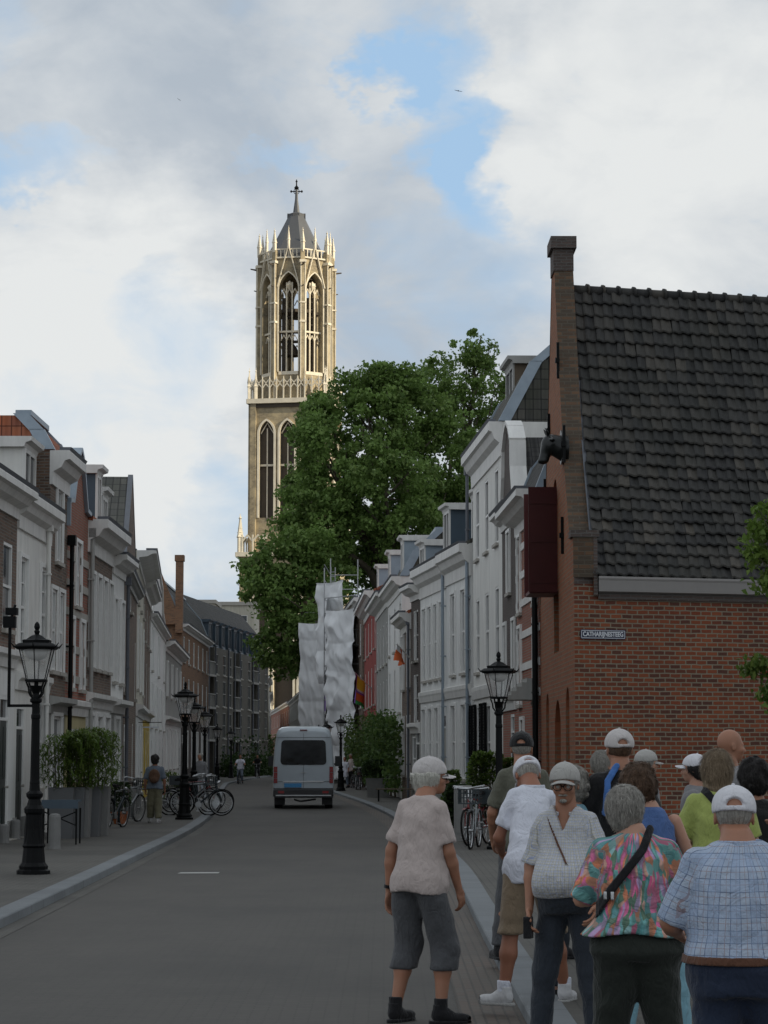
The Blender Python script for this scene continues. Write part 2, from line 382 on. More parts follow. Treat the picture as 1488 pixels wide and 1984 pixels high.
def leaf(name, a, b_, c_):
    m, nt, b = newmat(name); t = NT(nt)
    g = t.n('ShaderNodeNewGeometry').outputs['Random Per Island']
    col = t.ramp(g, [(0, a), (.5, b_), (1, c_)])
    tcc = t.n('ShaderNodeTexCoord').outputs['Object']
    n1 = t.noise(tcc, .5, 3, .6)
    col = t.mix(t.math('MULTIPLY', t.ramp(n1, [(.42, 0), (.62, 1)]), .7), col, tuple(x*1.7 for x in b_))
    t.l(col, b.inputs['Base Color']); b.inputs['Roughness'].default_value = .55; b.inputs['Specular IOR Level'].default_value = .3
    tr = t.n('ShaderNodeBsdfTranslucent'); t.l(col, tr.inputs['Color'])
    mx = t.n('ShaderNodeMixShader'); mx.inputs[0].default_value = .35
    t.l(b.outputs[0], mx.inputs[1]); t.l(tr.outputs[0], mx.inputs[2]); t.l(mx.outputs[0], nt.nodes['Material Output'].inputs[0])
    return m
M['leaf'] = leaf('plane_tree_leaf', (.085, .15, .036), (.135, .215, .055), (.20, .28, .08))
M['leafd'] = leaf('dark_hedge_leaf', (.02, .04, .014), (.035, .065, .02), (.05, .08, .025))
M['leafb'] = leaf('bamboo_leaf', (.06, .11, .02), (.10, .16, .03), (.15, .20, .04))
M['bark'] = simple('grey_brown_bark', (.10, .085, .06), .9, var=.4, scale=4, bump=.5, bscale=8)
M['leafc'] = leaf('climber_leaf', (.035, .07, .02), (.065, .115, .03), (.12, .175, .045))
# ---------------------------------------------------------------- ground, road, kerbs, pavements
def interp(poly, Y):
    for (y0, x0), (y1, x1) in zip(poly[:-1], poly[1:]):
        if Y <= y1: return x0+(x1-x0)*(Y-y0)/(y1-y0)
    return poly[-1][1]
KL = [(-40, -3.7), (23.3, -3.86), (34, -4.0), (42.3, -4.15), (50, -4.22), (62, -4.62), (82, -5.72), (109, -7.5), (138, -9.2), (165, -9.4), (196, -8.95), (230, -10.4), (300, -15), (420, -25), (600, -42)]
KR = [(-40, .92), (15, .93), (25, .95), (36, 1.04), (50, .72), (68.5, .09), (85, -.85), (103.6, -2.16), (135, -4.3), (165, -5.0), (196, -5.0), (230, -6.8), (300, -10.8), (420, -19.5), (600, -35)]
def smoothpoly(p, step=2.0):
    out = []; Y = p[0][0]
    ys = []
    while Y < p[-1][0]: ys.append(Y); Y += step if Y < 240 else 10
    for y in ys:
        w = 5 if y > 30 else 3
        out.append((y, sum(interp(p, max(p[0][0], y+d*w/3)) for d in range(-3, 4))/7))
    return out
KLs, KRs = smoothpoly(KL), smoothpoly(KR)
def ribbon(name, a, b, za, zb, mat, label=None):
    mb = MB(); n = min(len(a), len(b))
    for i in range(n-1):
        mb.face([(a[i][1], a[i][0], za), (b[i][1], b[i][0], zb), (b[i+1][1], b[i+1][0], zb), (a[i+1][1], a[i+1][0], za)])
    o = mb.build(name, mat, weld=True); o['kind'] = 'structure'; return o
def off(p, d): return [(y, x+d) for y, x in p]
g = MB(); g.face([(-1500, -300, -.03), (1500, -300, -.03), (1500, 3000, -.03), (-1500, 3000, -.03)])
o = g.build('ground', M['ground']); o['kind'] = 'structure'
ribbon('road', KLs, KRs, 0, 0, M['road'])
ribbon('gutter_right', off(KRs, -.42), off(KRs, -.0), .004, .004, M['gutter'])
ribbon('gutter_left', off(KLs, 0), off(KLs, .2), .004, .004, M['pave'])
def kerb(name, p, sgn, h, w):
    mb = MB(); q = off(p, sgn*w)
    for i in range(len(p)-1):
        (y0, x0), (y1, x1) = p[i], p[i+1]; X0, X1 = q[i][1], q[i+1][1]
        b = .015*sgn
        mb.face([(x0, y0, -.02), (x1, y1, -.02), (x1+b*.3, y1, h-.012), (x0+b*.3, y0, h-.012)])
        mb.face([(x0+b*.3, y0, h-.012), (x1+b*.3, y1, h-.012), (x1+b, y1, h), (x0+b, y0, h)])
        mb.face([(x0+b, y0, h), (x1+b, y1, h), (X1, y1, h), (X0, y0, h)])
    o = mb.build(name, M['kerb'], weld=True); o['kind'] = 'structure'
kerb('kerb_left', KLs, -1, .104, .26)
kerb('kerb_right', KRs, 1, .085, .27)
ribbon('pavement_left', off(KLs, -45), off(KLs, -.26), .1, .1, M['pave'])
ribbon('pavement_right', off(KRs, .27), off(KRs, 45), .08, .08, M['pave'])
# worn dash on the road
mb = MB(); mb.face([(-3.05, 34.65, .005), (-2.45, 34.7, .005), (-2.45, 35.05, .005), (-3.03, 35.0, .005)])
o = mb.build('road_marking', M['mark']); o['kind'] = 'structure'
# ---------------------------------------------------------------- unseen cloud mesh, added to keep the street in shade while the tower is sunlit
def lumpy(name, c, rx, ry, rz, n, seed, mat, along):
    rr = random.Random(seed); bm = bmesh.new(); ax = Vector((along[0], along[1], 0)).normalized(); pr = Vector((-ax.y, ax.x, 0))
    for i in range(n):
        t = rr.uniform(-1, 1); k = math.sqrt(max(.08, 1-t*t))
        p = Vector(c)+ax*(t*rx)+pr*(rr.uniform(-1, 1)*ry*k)+Vector((0, 0, rr.uniform(-.8, 1)*rz*k))
        s = rr.uniform(.45, .8)*rz*(.6+.6*k)
        r = bmesh.ops.create_icosphere(bm, subdivisions=2, radius=s)
        for v in r['verts']:
            q = v.co.copy(); v.co = Vector((q.x*1.7, q.y*1.7, q.z*.85))+p
            v.co += Vector(noise.noise_vector(v.co*.03))*s*.35
    me = bpy.data.meshes.new(name); bm.to_mesh(me); bm.free(); me.materials.append(mat)
    me.polygons.foreach_set('use_smooth', [True]*len(me.polygons))
    o = bpy.data.objects.new(name, me); COL.objects.link(o); o['kind'] = 'structure'; return o
M['shade_cloud'] = simple('shade_cloud_white', (.8, .8, .82), 1.0, var=.03)
cd_ = Vector((0, 85, 4))+sd*620
lumpy('shade_cloud', cd_, 150, 45, 62, 130, 5, M['shade_cloud'], (sd.y*-1, sd.x))
# ---------------------------------------------------------------- gothic cathedral tower
TY = 450.0; TX = at(572, 1000, TY).x; PSI = R(10.5)
tw_ = empty('cathedral_tower', (TX, TY, 0), 0, 'tall sunlit gothic cathedral tower with open octagonal lantern and iron cross', 'church tower')
def tp(px, py): return at(px, py, TY-6)
class PF:
    """face frame on a prism: angle a of outward normal from -y toward +x, distance d"""
    def __init__(s, a, d, z=0):
        s.N = Vector((sin(a), -cos(a), 0)); s.U = Vector((cos(a), sin(a), 0)); s.o = s.N*d+Vector((0, 0, z))
    def p(s, u, n, z): return s.o+s.U*u+s.N*n+Vector((0, 0, z))
def ogive(a, b, z0, zs, n=7):
    """pointed arch outline from left foot to right foot"""
    w = b-a; r = w*1.02; pts = [(a, z0)]
    # left arc centred at b side
    for i in range(n+1):
        t = math.acos(min(1, (r-w/2)/r))*i/n
        pts.append((a+r-r*cos(t), zs+r*sin(t)))
    q = [(a+b-u, z) for u, z in reversed(pts[1:-1])]
    return pts+q+[(b, z0)]
def wall_with_ogives(mb, pf, u0, u1, z0, z1, ops, thick, through=True, back=None):
    """flat wall between u0..u1 with pointed openings, with reveals"""
    us = sorted({u0, u1, *[round(p[0], 5) for o in ops for p in o]})
    def top(u, o):
        for a, b in zip(o[1:-2], o[2:-1]):
            if a[0]-1e-6 <= u <= b[0]+1e-6 and b[0] > a[0]: return a[1]+(b[1]-a[1])*(u-a[0])/(b[0]-a[0])
        return None
    for nn in ((0, -thick) if through else (0,)):
        for a, b in zip(us[:-1], us[1:]):
            if b-a < 1e-5: continue
            o = next((o for o in ops if o[0][0] < (a+b)/2 < o[-1][0]), None)
            if o is None: mb.face([pf.p(a, nn, z0), pf.p(b, nn, z0), pf.p(b, nn, z1), pf.p(a, nn, z1)])
            else:
                ta, tb = top(a+1e-6, o), top(b-1e-6, o)
                mb.face([pf.p(a, nn, ta), pf.p(b, nn, tb), pf.p(b, nn, z1), pf.p(a, nn, z1)])
                if o[0][1] > z0+.01: mb.face([pf.p(a, nn, z0), pf.p(b, nn, z0), pf.p(b, nn, o[0][1]), pf.p(a, nn, o[0][1])])
    for o in ops:
        for a, b in zip(o, o[1:]+o[:1]): mb.face([pf.p(a[0], 0, a[1]), pf.p(a[0], -thick, a[1]), pf.p(b[0], -thick, b[1]), pf.p(b[0], 0, b[1])])
def archmould(mb, pf, o, w, n0, n1):
    for a, b in zip(o[:-1], o[1:]):
        ca = (o[0][0]+o[-1][0])/2
        def out(p):
            d = Vector((p[0]-ca, max(0, p[1]-o[1][1]))); d = d.normalized() if d.length > 1e-4 else Vector((0, 1)); return (p[0]+d.x*w, p[1]+d.y*w)
        A, B = out(a), out(b)
        mb.slab(pf, [a, b, B, A], n0, n1)
def pinnacle(mb, c, r, h, seg=4, rot=0.0):
    mb.lathe(c, [(r, 0), (r, h*.38), (r*1.35, h*.40), (r*1.05, h*.45), (r*.25, h*.86), (r*.55, h*.88), (r*.12, h*.93), (.04, h)], seg, rot)
    for k in range(3):
        z = h*(.52+.11*k); rr_ = r*(.95-.25*k)
        mb.lathe((c[0], c[1], c[2]+z), [(rr_*.3, -r*.2), (rr_*1.1, 0), (rr_*.3, r*.2)], 4, rot+.78)
def tz(py): return at(572, py, TY-8).z
zA, zB, zC, zD = tz(1072), tz(772), tz(736), tz(497)      # lower gallery, upper gallery floor, octagon sill, parapet
# --- lower square
hb_, hm_ = 8.9, 7.15
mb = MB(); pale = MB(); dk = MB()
for k in range(4):
    pf = PF(-PSI+k*pi/2, hb_)
    ops = [ogive(-hb_*.78+i*hb_*.55, -hb_*.78+i*hb_*.55+hb_*.42, 8, zA-11) for i in range(3)]
    wall_with_ogives(mb, pf, -hb_, hb_, 0, zA, ops, 1.4, through=False)
    dk.face([pf.p(-hb_, -1.41, 0), pf.p(hb_, -1.41, 0), pf.p(hb_, -1.41, zA), pf.p(-hb_, -1.41, zA)])  # dark backing sheet, the shade inside the openings put into its colour
    for o in ops: archmould(pale, pf, o, .4, .02, .35)
    pale.box(pf, -hb_-.6, hb_+.6, -.4, .7, zA-.6, zA+.25)
    for i in range(9):
        u = -hb_+.6+i*(2*hb_-1.2)/8; pale.box(pf, u-.13, u+.13, .2, .45, zA+.25, zA+3.6)
        if i < 8:
            u2 = u+(2*hb_-1.2)/16; pale.slab(pf, [(u+.1, zA+2.2), (u2, zA+3.3), (u2, zA+3.7), (u, zA+2.6)], .25, .42); pale.slab(pf, [(u2, zA+3.3), (2*u2-u-.1, zA+2.2), (2*u2-u, zA+2.6), (u2, zA+3.7)], .25, .42)
    for s in (-1, 1): pinnacle(pale, pf.p(s*(hb_-.2), 0, zA+.2), .6, 7.5, 4, PSI+.78)
# --- middle square with tall blind ogives
for k in range(4):
    a_ = -PSI+k*pi/2; pf = PF(a_, hm_)
    w = hm_*2; ops = []
    for i in range(3):
        c_ = -w*.285+i*w*.285; ops.append(ogive(c_-1.42, c_+1.42, zA+7, zB-6.6))
    wall_with_ogives(mb, pf, -hm_, hm_, zA, zB, ops, .95, through=False)
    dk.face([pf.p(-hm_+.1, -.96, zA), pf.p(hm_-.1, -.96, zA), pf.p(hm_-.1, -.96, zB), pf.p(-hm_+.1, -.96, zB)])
    for i, o in enumerate(ops):
        archmould(pale, pf, o, .42, .02, .32)
        c_ = (o[0][0]+o[-1][0])/2
        pale.box(pf, c_-.1, c_+.1, -.7, -.45, zA+7, zB-5.5)
        pale.box(pf, o[0][0], o[-1][0], -.7, -.45, zA+17, zA+17.4)
        pale.slab(pf, [(c_-1.2, zB-6.6), (c_, zB-4.6), (c_, zB-4.3), (c_-1.35, zB-6.5)], -.7, -.45); pale.slab(pf, [(c_, zB-4.6), (c_+1.2, zB-6.6), (c_+1.35, zB-6.5), (c_, zB-4.3)], -.7, -.45)
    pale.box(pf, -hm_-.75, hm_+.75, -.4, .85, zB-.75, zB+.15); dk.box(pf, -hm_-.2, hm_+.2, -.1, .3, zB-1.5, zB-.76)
    # buttress strips at the corners
    for s in (-1, 1): mb.box(pf, s*(hm_-.45)-.55, s*(hm_-.45)+.55, .0, .55, zA, zB-.8)
    # tracery balustrade
    nb = 11; bw_ = (2*hm_+1.0)/nb
    for i in range(nb+1):
        u = -hm_-.5+i*bw_; pale.box(pf, u-.11, u+.11, .38, .62, zB+.15, zB+3.0)
        pale.lathe(pf.p(u, .5, zB+3.6), [(.16, -.6), (.22, -.2), (.05, .9)], 4, PSI)
        if i < nb:
            m2 = u+bw_/2
            for q in ([(u, zB+2.1), (m2, zB+2.9), (m2, zB+3.2), (u, zB+2.4)], [(m2, zB+2.9), (u+bw_, zB+2.1), (u+bw_, zB+2.4), (m2, zB+3.2)],
                      [(u, zB+3.8), (m2, zB+3.1), (m2, zB+3.35), (u, zB+4.1)], [(m2, zB+3.1), (u+bw_, zB+3.8), (u+bw_, zB+4.1), (m2, zB+3.35)]):
                pale.slab(pf, q, .42, .58)
    for s in (-1,): 
        for dd in (-.0, -1.3): pinnacle(pale, pf.p(s*(hm_+.35+dd), .3, zB+.1), .42, 6.2, 4, PSI+.78)
# --- octagon lantern: eight open faces with buttress piers
ap = 6.55; side = 2*ap*math.tan(pi/8)
for k in range(8):
    a_ = -PSI+k*pi/4; pf = PF(a_, ap)
    o = ogive(-1.95, 1.95, zC+1.9, zD-6.2)
    wall_with_ogives(mb, pf, -side/2, side/2, zB-.2, zD, [o], 1.5)
    archmould(pale, pf, o, .26, .02, .3)
    # steep gablet over the arch
    zt_ = zD-1.5
    for s in (-1, 1): pale.slab(pf, [(s*2.3, zD-5.6), (s*2.1, zD-5.6), (s*.0, zD+2.2), (s*.0, zD+2.7)] if s > 0 else [(-2.3, zD-5.6), (0, zD+2.7), (0, zD+2.2), (-2.1, zD-5.6)], .05, .5)
    pinnacle(pale, pf.p(0, .25, zD+1.8), .28, 4.6, 4)
    # tracery: two tall mullions, transom, curved heads
    for u in (-.55, .55): pale.box(pf, u-.11, u+.11, -.9, -.6, zC+1.9, zD-4.6)
    zm = zC+(zD-zC)*.40
    pale.box(pf, -1.95, 1.95, -1.0, -.5, zm, zm+.35)
    for zz in (zm-1.6, zD-7.0):
        for c_ in (-1.08, 0, 1.08):
            pale.slab(pf, [(c_-.5, zz), (c_, zz+1.0), (c_, zz+1.25), (c_-.6, zz+.1)], -.9, -.62); pale.slab(pf, [(c_, zz+1.0), (c_+.5, zz), (c_+.6, zz+.1), (c_, zz+1.25)], -.9, -.62)
    pale.lathe(pf.p(0, -.75, zD-5.2), [(.1, -.9), (.75, 0), (.1, .9)], 4)
    for j in range(7): dk.box(pf, -.5, .5, -.78, -.72, zm+1.6+j*1.5, zm+1.68+j*1.5)
    # parapet
    for j in range(7):
        u = -side/2+.3+j*(side-.6)/6; pale.box(pf, u-.09, u+.09, -.1, .12, zD+.3, zD+1.7)
    pale.box(pf, -side/2, side/2, -.25, .35, zD, zD+.3); pale.box(pf, -side/2, side/2, -.12, .15, zD+1.7, zD+1.95)
    # sloping sill
    pale.slab(pf, [(-1.95, zC+1.3), (1.95, zC+1.3), (1.95, zC+1.95), (-1.95, zC+1.95)], -.6, .12)
    # corner pier
    pa = a_+pi/8; rr_ = ap/cos(pi/8); q = PF(pa, rr_)
    mb.box(q, -.42, .42, -.7, .75, zB, zD-1.0); pale.box(q, -.66, .66, -.6, .95, zD-1.0, zD-.5); pale.box(q, -.62, .62, -.5, .9, zB+15, zB+15.4); pale.box(q, -.62, .62, -.5, .9, zD-9, zD-8.7)
    for s in (-1, 1): pale.cyl(q.p(s*.42, .72, zB), q.p(s*.42, .72, zD-1), .11, .11, 5)
    mb.box(q, -.42, .42, -.4, .5, zD-.5, zD+1.6)
    pinnacle(pale, q.p(0, .25, zD+1.2), .42, 4.8, 4, PSI)
    # gargoyle
    dk.cyl(q.p(0, .7, zD-1.4), q.p(0, 2.0, zD-1.2), .2, .12, 5)
    dk.cyl(q.p(0, .7, zD-5.6), q.p(0, 1.3, zD-5.5), .14, .09, 5)
def tset(o): return o
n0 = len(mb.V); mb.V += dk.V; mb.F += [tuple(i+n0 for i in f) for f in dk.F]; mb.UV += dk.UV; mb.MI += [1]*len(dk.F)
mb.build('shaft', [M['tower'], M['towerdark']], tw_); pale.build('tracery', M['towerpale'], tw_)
for z_, r_ in ((zB-.3, ap+1.5), (zD-.6, ap-.2), (zA-.3, hb_)):
    fl = MB(); fl.lathe((0, 0, z_), [(r_, 0), (r_, .3)], 8, PSI); fl.build('floor_slab', M['towerdark'], tw_)
# bells and frame inside
be = MB(); be.lathe((-1, 0, zC+6), [(1.9, 0), (1.6, .7), (1.1, 1.8), (.6, 2.4), (.1, 2.6)], 12); be.lathe((2.2, 1, zC+10), [(1.4, 0), (1.2, .5), (.8, 1.4), (.1, 1.9)], 12)
for u in (-3.6, -2.2, 2.4, 3.6): be.box(L0, u-.4, u+.4, -3, 3, zC, zC+17)
be.lathe((0, 0, zC+14), [(4.6, 0), (4.6, .6)], 8); be.box(L0, -3.2, 3.2, -.25, .25, zC+10.5, zC+11); be.box(L0, -3.2, 3.2, -.25, .25, zC+8.6, zC+9.1); be.build('bell_frame', M['towerdark'], tw_)
# slate spire, lantern and cross
zs0 = zD+.2; tz2 = lambda py: at(572, py, TY).z; zr = tz2(417)
sp_ = MB(); sp_.lathe((0, 0, zs0), [(6.2, 0), (5.9, 1.2), (3.4, (zr-zs0)*.6), (1.45, zr-zs0)], 8, pi/8+PSI*-1)
sp_.lathe((0, 0, zr), [(1.6, -.9), (1.7, .1), (.7, .5), (.32, 3.2), (.22, 5.6)], 8, pi/8)
for s in (-1, 1): sp_.box(LF((0, 0, 0)), s*1.5-.3, s*1.5+.3, -.4, .4, zr-.9, zr+.25)
sp_.build('spire', simple('slate_lead_roof', (.085, .09, .10), .5, .1, .2, .4), tw_)
cr = MB(); zc0 = zr+5.4; zc1 = tz2(348)
cr.lathe((0, 0, zc0), [(.2, -.3), (.5, .1), (.2, .5)], 8); cr.cyl((0, 0, zc0), (0, 0, zc1), .16, .10, 6)
zc_ = tz2(371)
cr.cyl((-1.1*1.0, 0, zc_), (1.1, 0, zc_), .11, .11, 6)
for s in (-1, 1): cr.lathe((s*1.05, 0, zc_), [(.05, -.28), (.24, 0), (.05, .28)], 6)
cr.lathe((0, 0, zc_+2.0), [(.05, -.28), (.24, 0), (.05, .28)], 6)
for i in range(12):
    a, b = 2*pi*i/12, 2*pi*(i+1)/12; cr.cyl((.55*cos(a), 0, zc_+.55*sin(a)), (.55*cos(b), 0, zc_+.55*sin(b)), .07, .07, 5)
cr.build('cross', M['black'], tw_)
# ---------------------------------------------------------------- trees
def leaf_cloud(pts, size, rr, flat=.5, droop=.15):
    """numpy: many folded leaf quads (two triangles each, own island)"""
    n = len(pts); P = np.array(pts)
    rs = np.random.RandomState(rr)
    ax = rs.normal(size=(n, 3)); ax /= np.linalg.norm(ax, axis=1)[:, None]
    nn = rs.normal(size=(n, 3)); nn[:, 2] += flat*2; nn -= (nn*ax).sum(1)[:, None]*ax; nn /= np.linalg.norm(nn, axis=1)[:, None]
    sd_ = np.cross(nn, ax); s = size*rs.uniform(.6, 1.25, n)[:, None]
    a = P-ax*s*.6; b = P+sd_*s*.45+nn*s*.08; c = P+ax*s*.65-np.array([0, 0, 1])*s*droop; d = P-sd_*s*.45+nn*s*.08
    V = np.stack([a, b, c, d], 1).reshape(-1, 3); return V
def mesh_quads(name, V, mat, parent=None):
    me = bpy.data.meshes.new(name); n = len(V)//4
    me.vertices.add(len(V)); me.vertices.foreach_set('co', V.astype(np.float32).ravel())
    me.loops.add(n*4); me.loops.foreach_set('vertex_index', np.arange(n*4, dtype=np.int32))
    me.polygons.add(n); me.polygons.foreach_set('loop_start', np.arange(0, n*4, 4, dtype=np.int32)); me.polygons.foreach_set('loop_total', np.full(n, 4, dtype=np.int32))
    me.materials.append(mat); me.update(calc_edges=True); me.validate()
    o = bpy.data.objects.new(name, me); COL.objects.link(o)
    if parent is not None: o.parent = parent
    return o
def crown_points(lobes, seed, clump_r=.95, clumps_per=1.0, per=46, hollow=.55, thr=-.22):
    """lobes: (x,y,z,rx,ry,rz). clumps sit on/near lobe surfaces, leaves inside each clump"""
    rs = np.random.RandomState(seed); out = []; cl = []
    for (x, y, z, rx, ry, rz) in lobes:
        area = (rx*ry+ry*rz+rx*rz)*4*clumps_per
        n = int(area/(clump_r**2*2.0))
        for i in range(n):
            d = rs.normal(size=3); d /= np.linalg.norm(d); r = rs.uniform(hollow, 1.05)
            cl.append((x+d[0]*rx*r, y+d[1]*ry*r, z+d[2]*rz*r))
    cl = np.array(cl)
    # drop clumps at random by noise so that gaps open
    keep = []
    for c in cl:
        if noise.noise(Vector(c)*.33+Vector((seed, 0, 0))) > thr: keep.append(c)
    cl = np.array(keep)
    for c in cl:
        k = int(per*rs.uniform(.5, 1.3)); d = rs.normal(size=(k, 3)); d /= np.linalg.norm(d, axis=1)[:, None]
        r = rs.uniform(.15, 1, k)**.6; rad = clump_r*rs.uniform(.6, 1.25)
        out.append(c+d*r[:, None]*rad*np.array([1, 1, .7]))
    return np.concatenate(out), cl
def limb(mb, a, b, r0, r1, rr, segs=5, wob=.12):
    a = Vector(a); b = Vector(b); L = (b-a).length; p = a; r = r0
    for i in range(1, segs+1):
        t = i/segs; q = a.lerp(b, t)+Vector((rr.uniform(-1, 1), rr.uniform(-1, 1), rr.uniform(-.5, .5)))*L*wob*(1-t)*.5
        if i == segs: q = b
        r2 = r0+(r1-r0)*t; mb.cyl(p, q, r, r2, 7, caps=False); p = q; r = r2
def tree(name, label, base, trunk_h, tr, lobes, seed, size=.30, leafm='leaf', clump_r=.95, per=46, dens=1.0, group=None, nb=60):
    root = empty(name, base, 0, label, 'tree', group); rr = random.Random(seed)
    rel = [(x-base[0], y-base[1], z-base[2], rx, ry, rz) for x, y, z, rx, ry, rz in lobes]
    pts, cl = crown_points(rel, seed, clump_r, dens, per)
    mesh_quads('crown', leaf_cloud(pts, size, seed), M[leafm], root)
    tk = MB(); tk.lathe((0, 0, -.1), [(tr*1.7, 0), (tr*1.15, .6), (tr, 1.6)], 10); limb(tk, (0, 0, 1.4), (0, 0, trunk_h), tr, tr*.72, rr, 5, .05)
    for (x, y, z, rx, ry, rz) in rel:
        e = Vector((x, y, z)); limb(tk, (0, 0, trunk_h*.92), e, tr*.55, tr*.12, rr, 6, .14)
        for i in range(5):
            q = e+Vector((rr.uniform(-rx, rx), rr.uniform(-ry, ry), rr.uniform(-rz, rz)))*.8
            s = Vector((0, 0, trunk_h*.92)).lerp(e, rr.uniform(.5, 1)); limb(tk, s, q, tr*.16, .03, rr, 4, .15)
    tk.build('trunk', M['bark'], root, smooth=True)
    return root
def L_(px, py, Y, rpx, rpy, ry=None):
    p = at(px, py, Y); s = Y/FPX
    return (p.x, p.y, p.z, rpx*s, ry or rpx*s*.9, rpy*s)
YT = 164
lob = [L_(700, 830, YT, 105, 110), L_(640, 900, YT-3, 80, 110), L_(780, 800, YT+3, 95, 85), L_(745, 960, YT-4, 110, 110), L_(620, 1010, YT-4, 90, 100),
       L_(680, 1060, YT+3, 110, 80), L_(850, 900, YT+5, 90, 115), L_(790, 1040, YT, 90, 80), L_(720, 760, YT+2, 60, 48), L_(612, 800, YT+1, 36, 55), L_(590, 900, YT, 40, 90), L_(870, 1000, YT+4, 70, 90), L_(760, 740, YT+2, 50, 35)]
tree('plane_tree', 'large dense green plane tree rising over the right hand houses before the tower', (1.6, YT+2, 0), 13, .75, lob, 11, clump_r=.8, per=75, dens=1.5, size=.25)
lob = [L_(900, 740, 184, 78, 70), L_(920, 680, 184, 48, 36), L_(850, 745, 186, 50, 50), L_(900, 860, 186, 85, 90), L_(960, 790, 186, 45, 80), L_(880, 960, 187, 70, 60)]
tree('plane_tree', 'taller light green tree behind the plane tree, rising to the right beside the white house', (6.5, 188, 0), 15, .6, lob, 23, clump_r=.8, per=60, dens=1.15, size=.25)
lob = [L_(545, 1100, YT-8, 78, 70), L_(590, 1175, YT-10, 75, 75), L_(520, 1165, YT-9, 55, 65), L_(540, 1240, YT-9, 52, 48), L_(555, 1280, YT-9, 32, 34), L_(500, 1120, YT-8, 32, 55), L_(600, 1060, YT-8, 60, 50), L_(635, 1120, YT-7, 60, 60)]
tree('plane_tree', 'lower drooping green tree hanging over the street left of the scaffolding', (-4.0, 168.5, 0), 9, .45, lob, 37, clump_r=.8, per=70, dens=1.3, size=.25)
# ---------------------------------------------------------------- house builder
PL = [(-7.6, 36), (-7.4, 45.8), (-7.22, 60), (-7.25, 66), (-8.9, 86), (-10.5, 107), (-11.8, 135), (-12.0, 160)]
PR = [(3.61, 53.5), (3.3, 62), (2.75, 71), (.92, 85), (-.1, 105), (-1.35, 135), (-2.6, 152)]
def onpoly(poly, px):
    best = None
    k = (px-744)/FPX*math.cos(TH)
    for (x0, y0), (x1, y1) in zip(poly[:-1], poly[1:]):
        den = (x1-x0)-k*(y1-y0)
        if abs(den) < 1e-9: continue
        t = (k*y0-x0)/den
        if -1e-6 <= t <= 1+1e-6: return (x0+(x1-x0)*t, y0+(y1-y0)*t)
    x0, y0 = poly[0]; x1, y1 = poly[1]; t = (k*y0-x0)/((x1-x0)-k*(y1-y0))
    return (x0+(x1-x0)*t, y0+(y1-y0)*t)
def holes_wall(mb, f, u0, u1, z0, z1, holes, reveal=.055, outline=None):
    us = sorted({u0, u1, *[h[0] for h in holes], *[h[1] for h in holes]})
    zs = sorted({z0, z1, *[h[2] for h in holes], *[h[3] for h in holes]})
    for a, b in zip(us[:-1], us[1:]):
        for c, d in zip(zs[:-1], zs[1:]):
            mu, mz = (a+b)/2, (c+d)/2
            if any(h[0] < mu < h[1] and h[2] < mz < h[3] for h in holes): continue
            mb.face([f.p(a, 0, c), f.p(b, 0, c), f.p(b, 0, d), f.p(a, 0, d)], [(a, c), (b, c), (b, d), (a, d)])
    r = -reveal
    for a, b, c, d in holes:
        mb.face([f.p(a, r, c), f.p(a, 0, c), f.p(a, 0, d), f.p(a, r, d)], [(r, c), (0, c), (0, d), (r, d)])
        mb.face([f.p(b, 0, c), f.p(b, r, c), f.p(b, r, d), f.p(b, 0, d)], [(0, c), (r, c), (r, d), (0, d)])
        mb.face([f.p(a, r, d), f.p(a, 0, d), f.p(b, 0, d), f.p(b, r, d)], [(a, r), (a, 0), (b, 0), (b, r)])
        mb.face([f.p(a, 0, c), f.p(a, r, c), f.p(b, r, c), f.p(b, 0, c)], [(a, 0), (a, r), (b, r), (b, 0)])
def window(f, par, a, b, c, d, reveal=.055, fm='frame', bars=(1, 2), gm='glass', sill=True, arch=0, sillm='stone'):
    """sash window in a hole; the frame mesh carries pane and sill"""
    mb = MB(); w = .065; n0, n1 = -reveal-.03, -reveal+.045
    mb.box(f, a, a+w, n0, n1, c, d); mb.box(f, b-w, b, n0, n1, c, d)
    mb.box(f, a+w, b-w, n0, n1, c, c+w); mb.box(f, a+w, b-w, n0, n1, d-w, d)
    mz = c+(d-c)*.5
    mb.box(f, a+w, b-w, n0, n1-.012, mz-.028, mz+.028)
    for i in range(1, bars[0]):
        uu = a+(b-a)*i/bars[0]; mb.box(f, uu-.016, uu+.016, n0, n1-.02, c+w, mz-.028); mb.box(f, uu-.016, uu+.016, n0, n1-.02, mz+.028, d-w)
    if bars[1] > 2:
        for i in (1, 3):
            zz = c+(d-c)*i/4; mb.box(f, a+w, b-w, n0, n1-.022, zz-.014, zz+.014)
    if arch:   # architrave standing proud of the wall
        q = .09; mb.box(f, a-q, a-.002, .002, arch, c-.02, d+q); mb.box(f, b+.002, b+q, .002, arch, c-.02, d+q); mb.box(f, a-.001, b+.001, .002, arch, d+.002, d+q)
    fo = mb.build('window', M[fm], par)
    g = MB(); g.face([f.p(a+w*.5, n0+.02, c+w*.5), f.p(b-w*.5, n0+.02, c+w*.5), f.p(b-w*.5, n0+.02, d-w*.5), f.p(a+w*.5, n0+.02, d-w*.5)])
    g.build('pane', M[gm], fo)
    if sill:
        s = MB(); s.box(f, a-.08, b+.08, -reveal+.05, .085, c-.09, c-.005); s.build('sill', M[sillm], fo)
    return fo
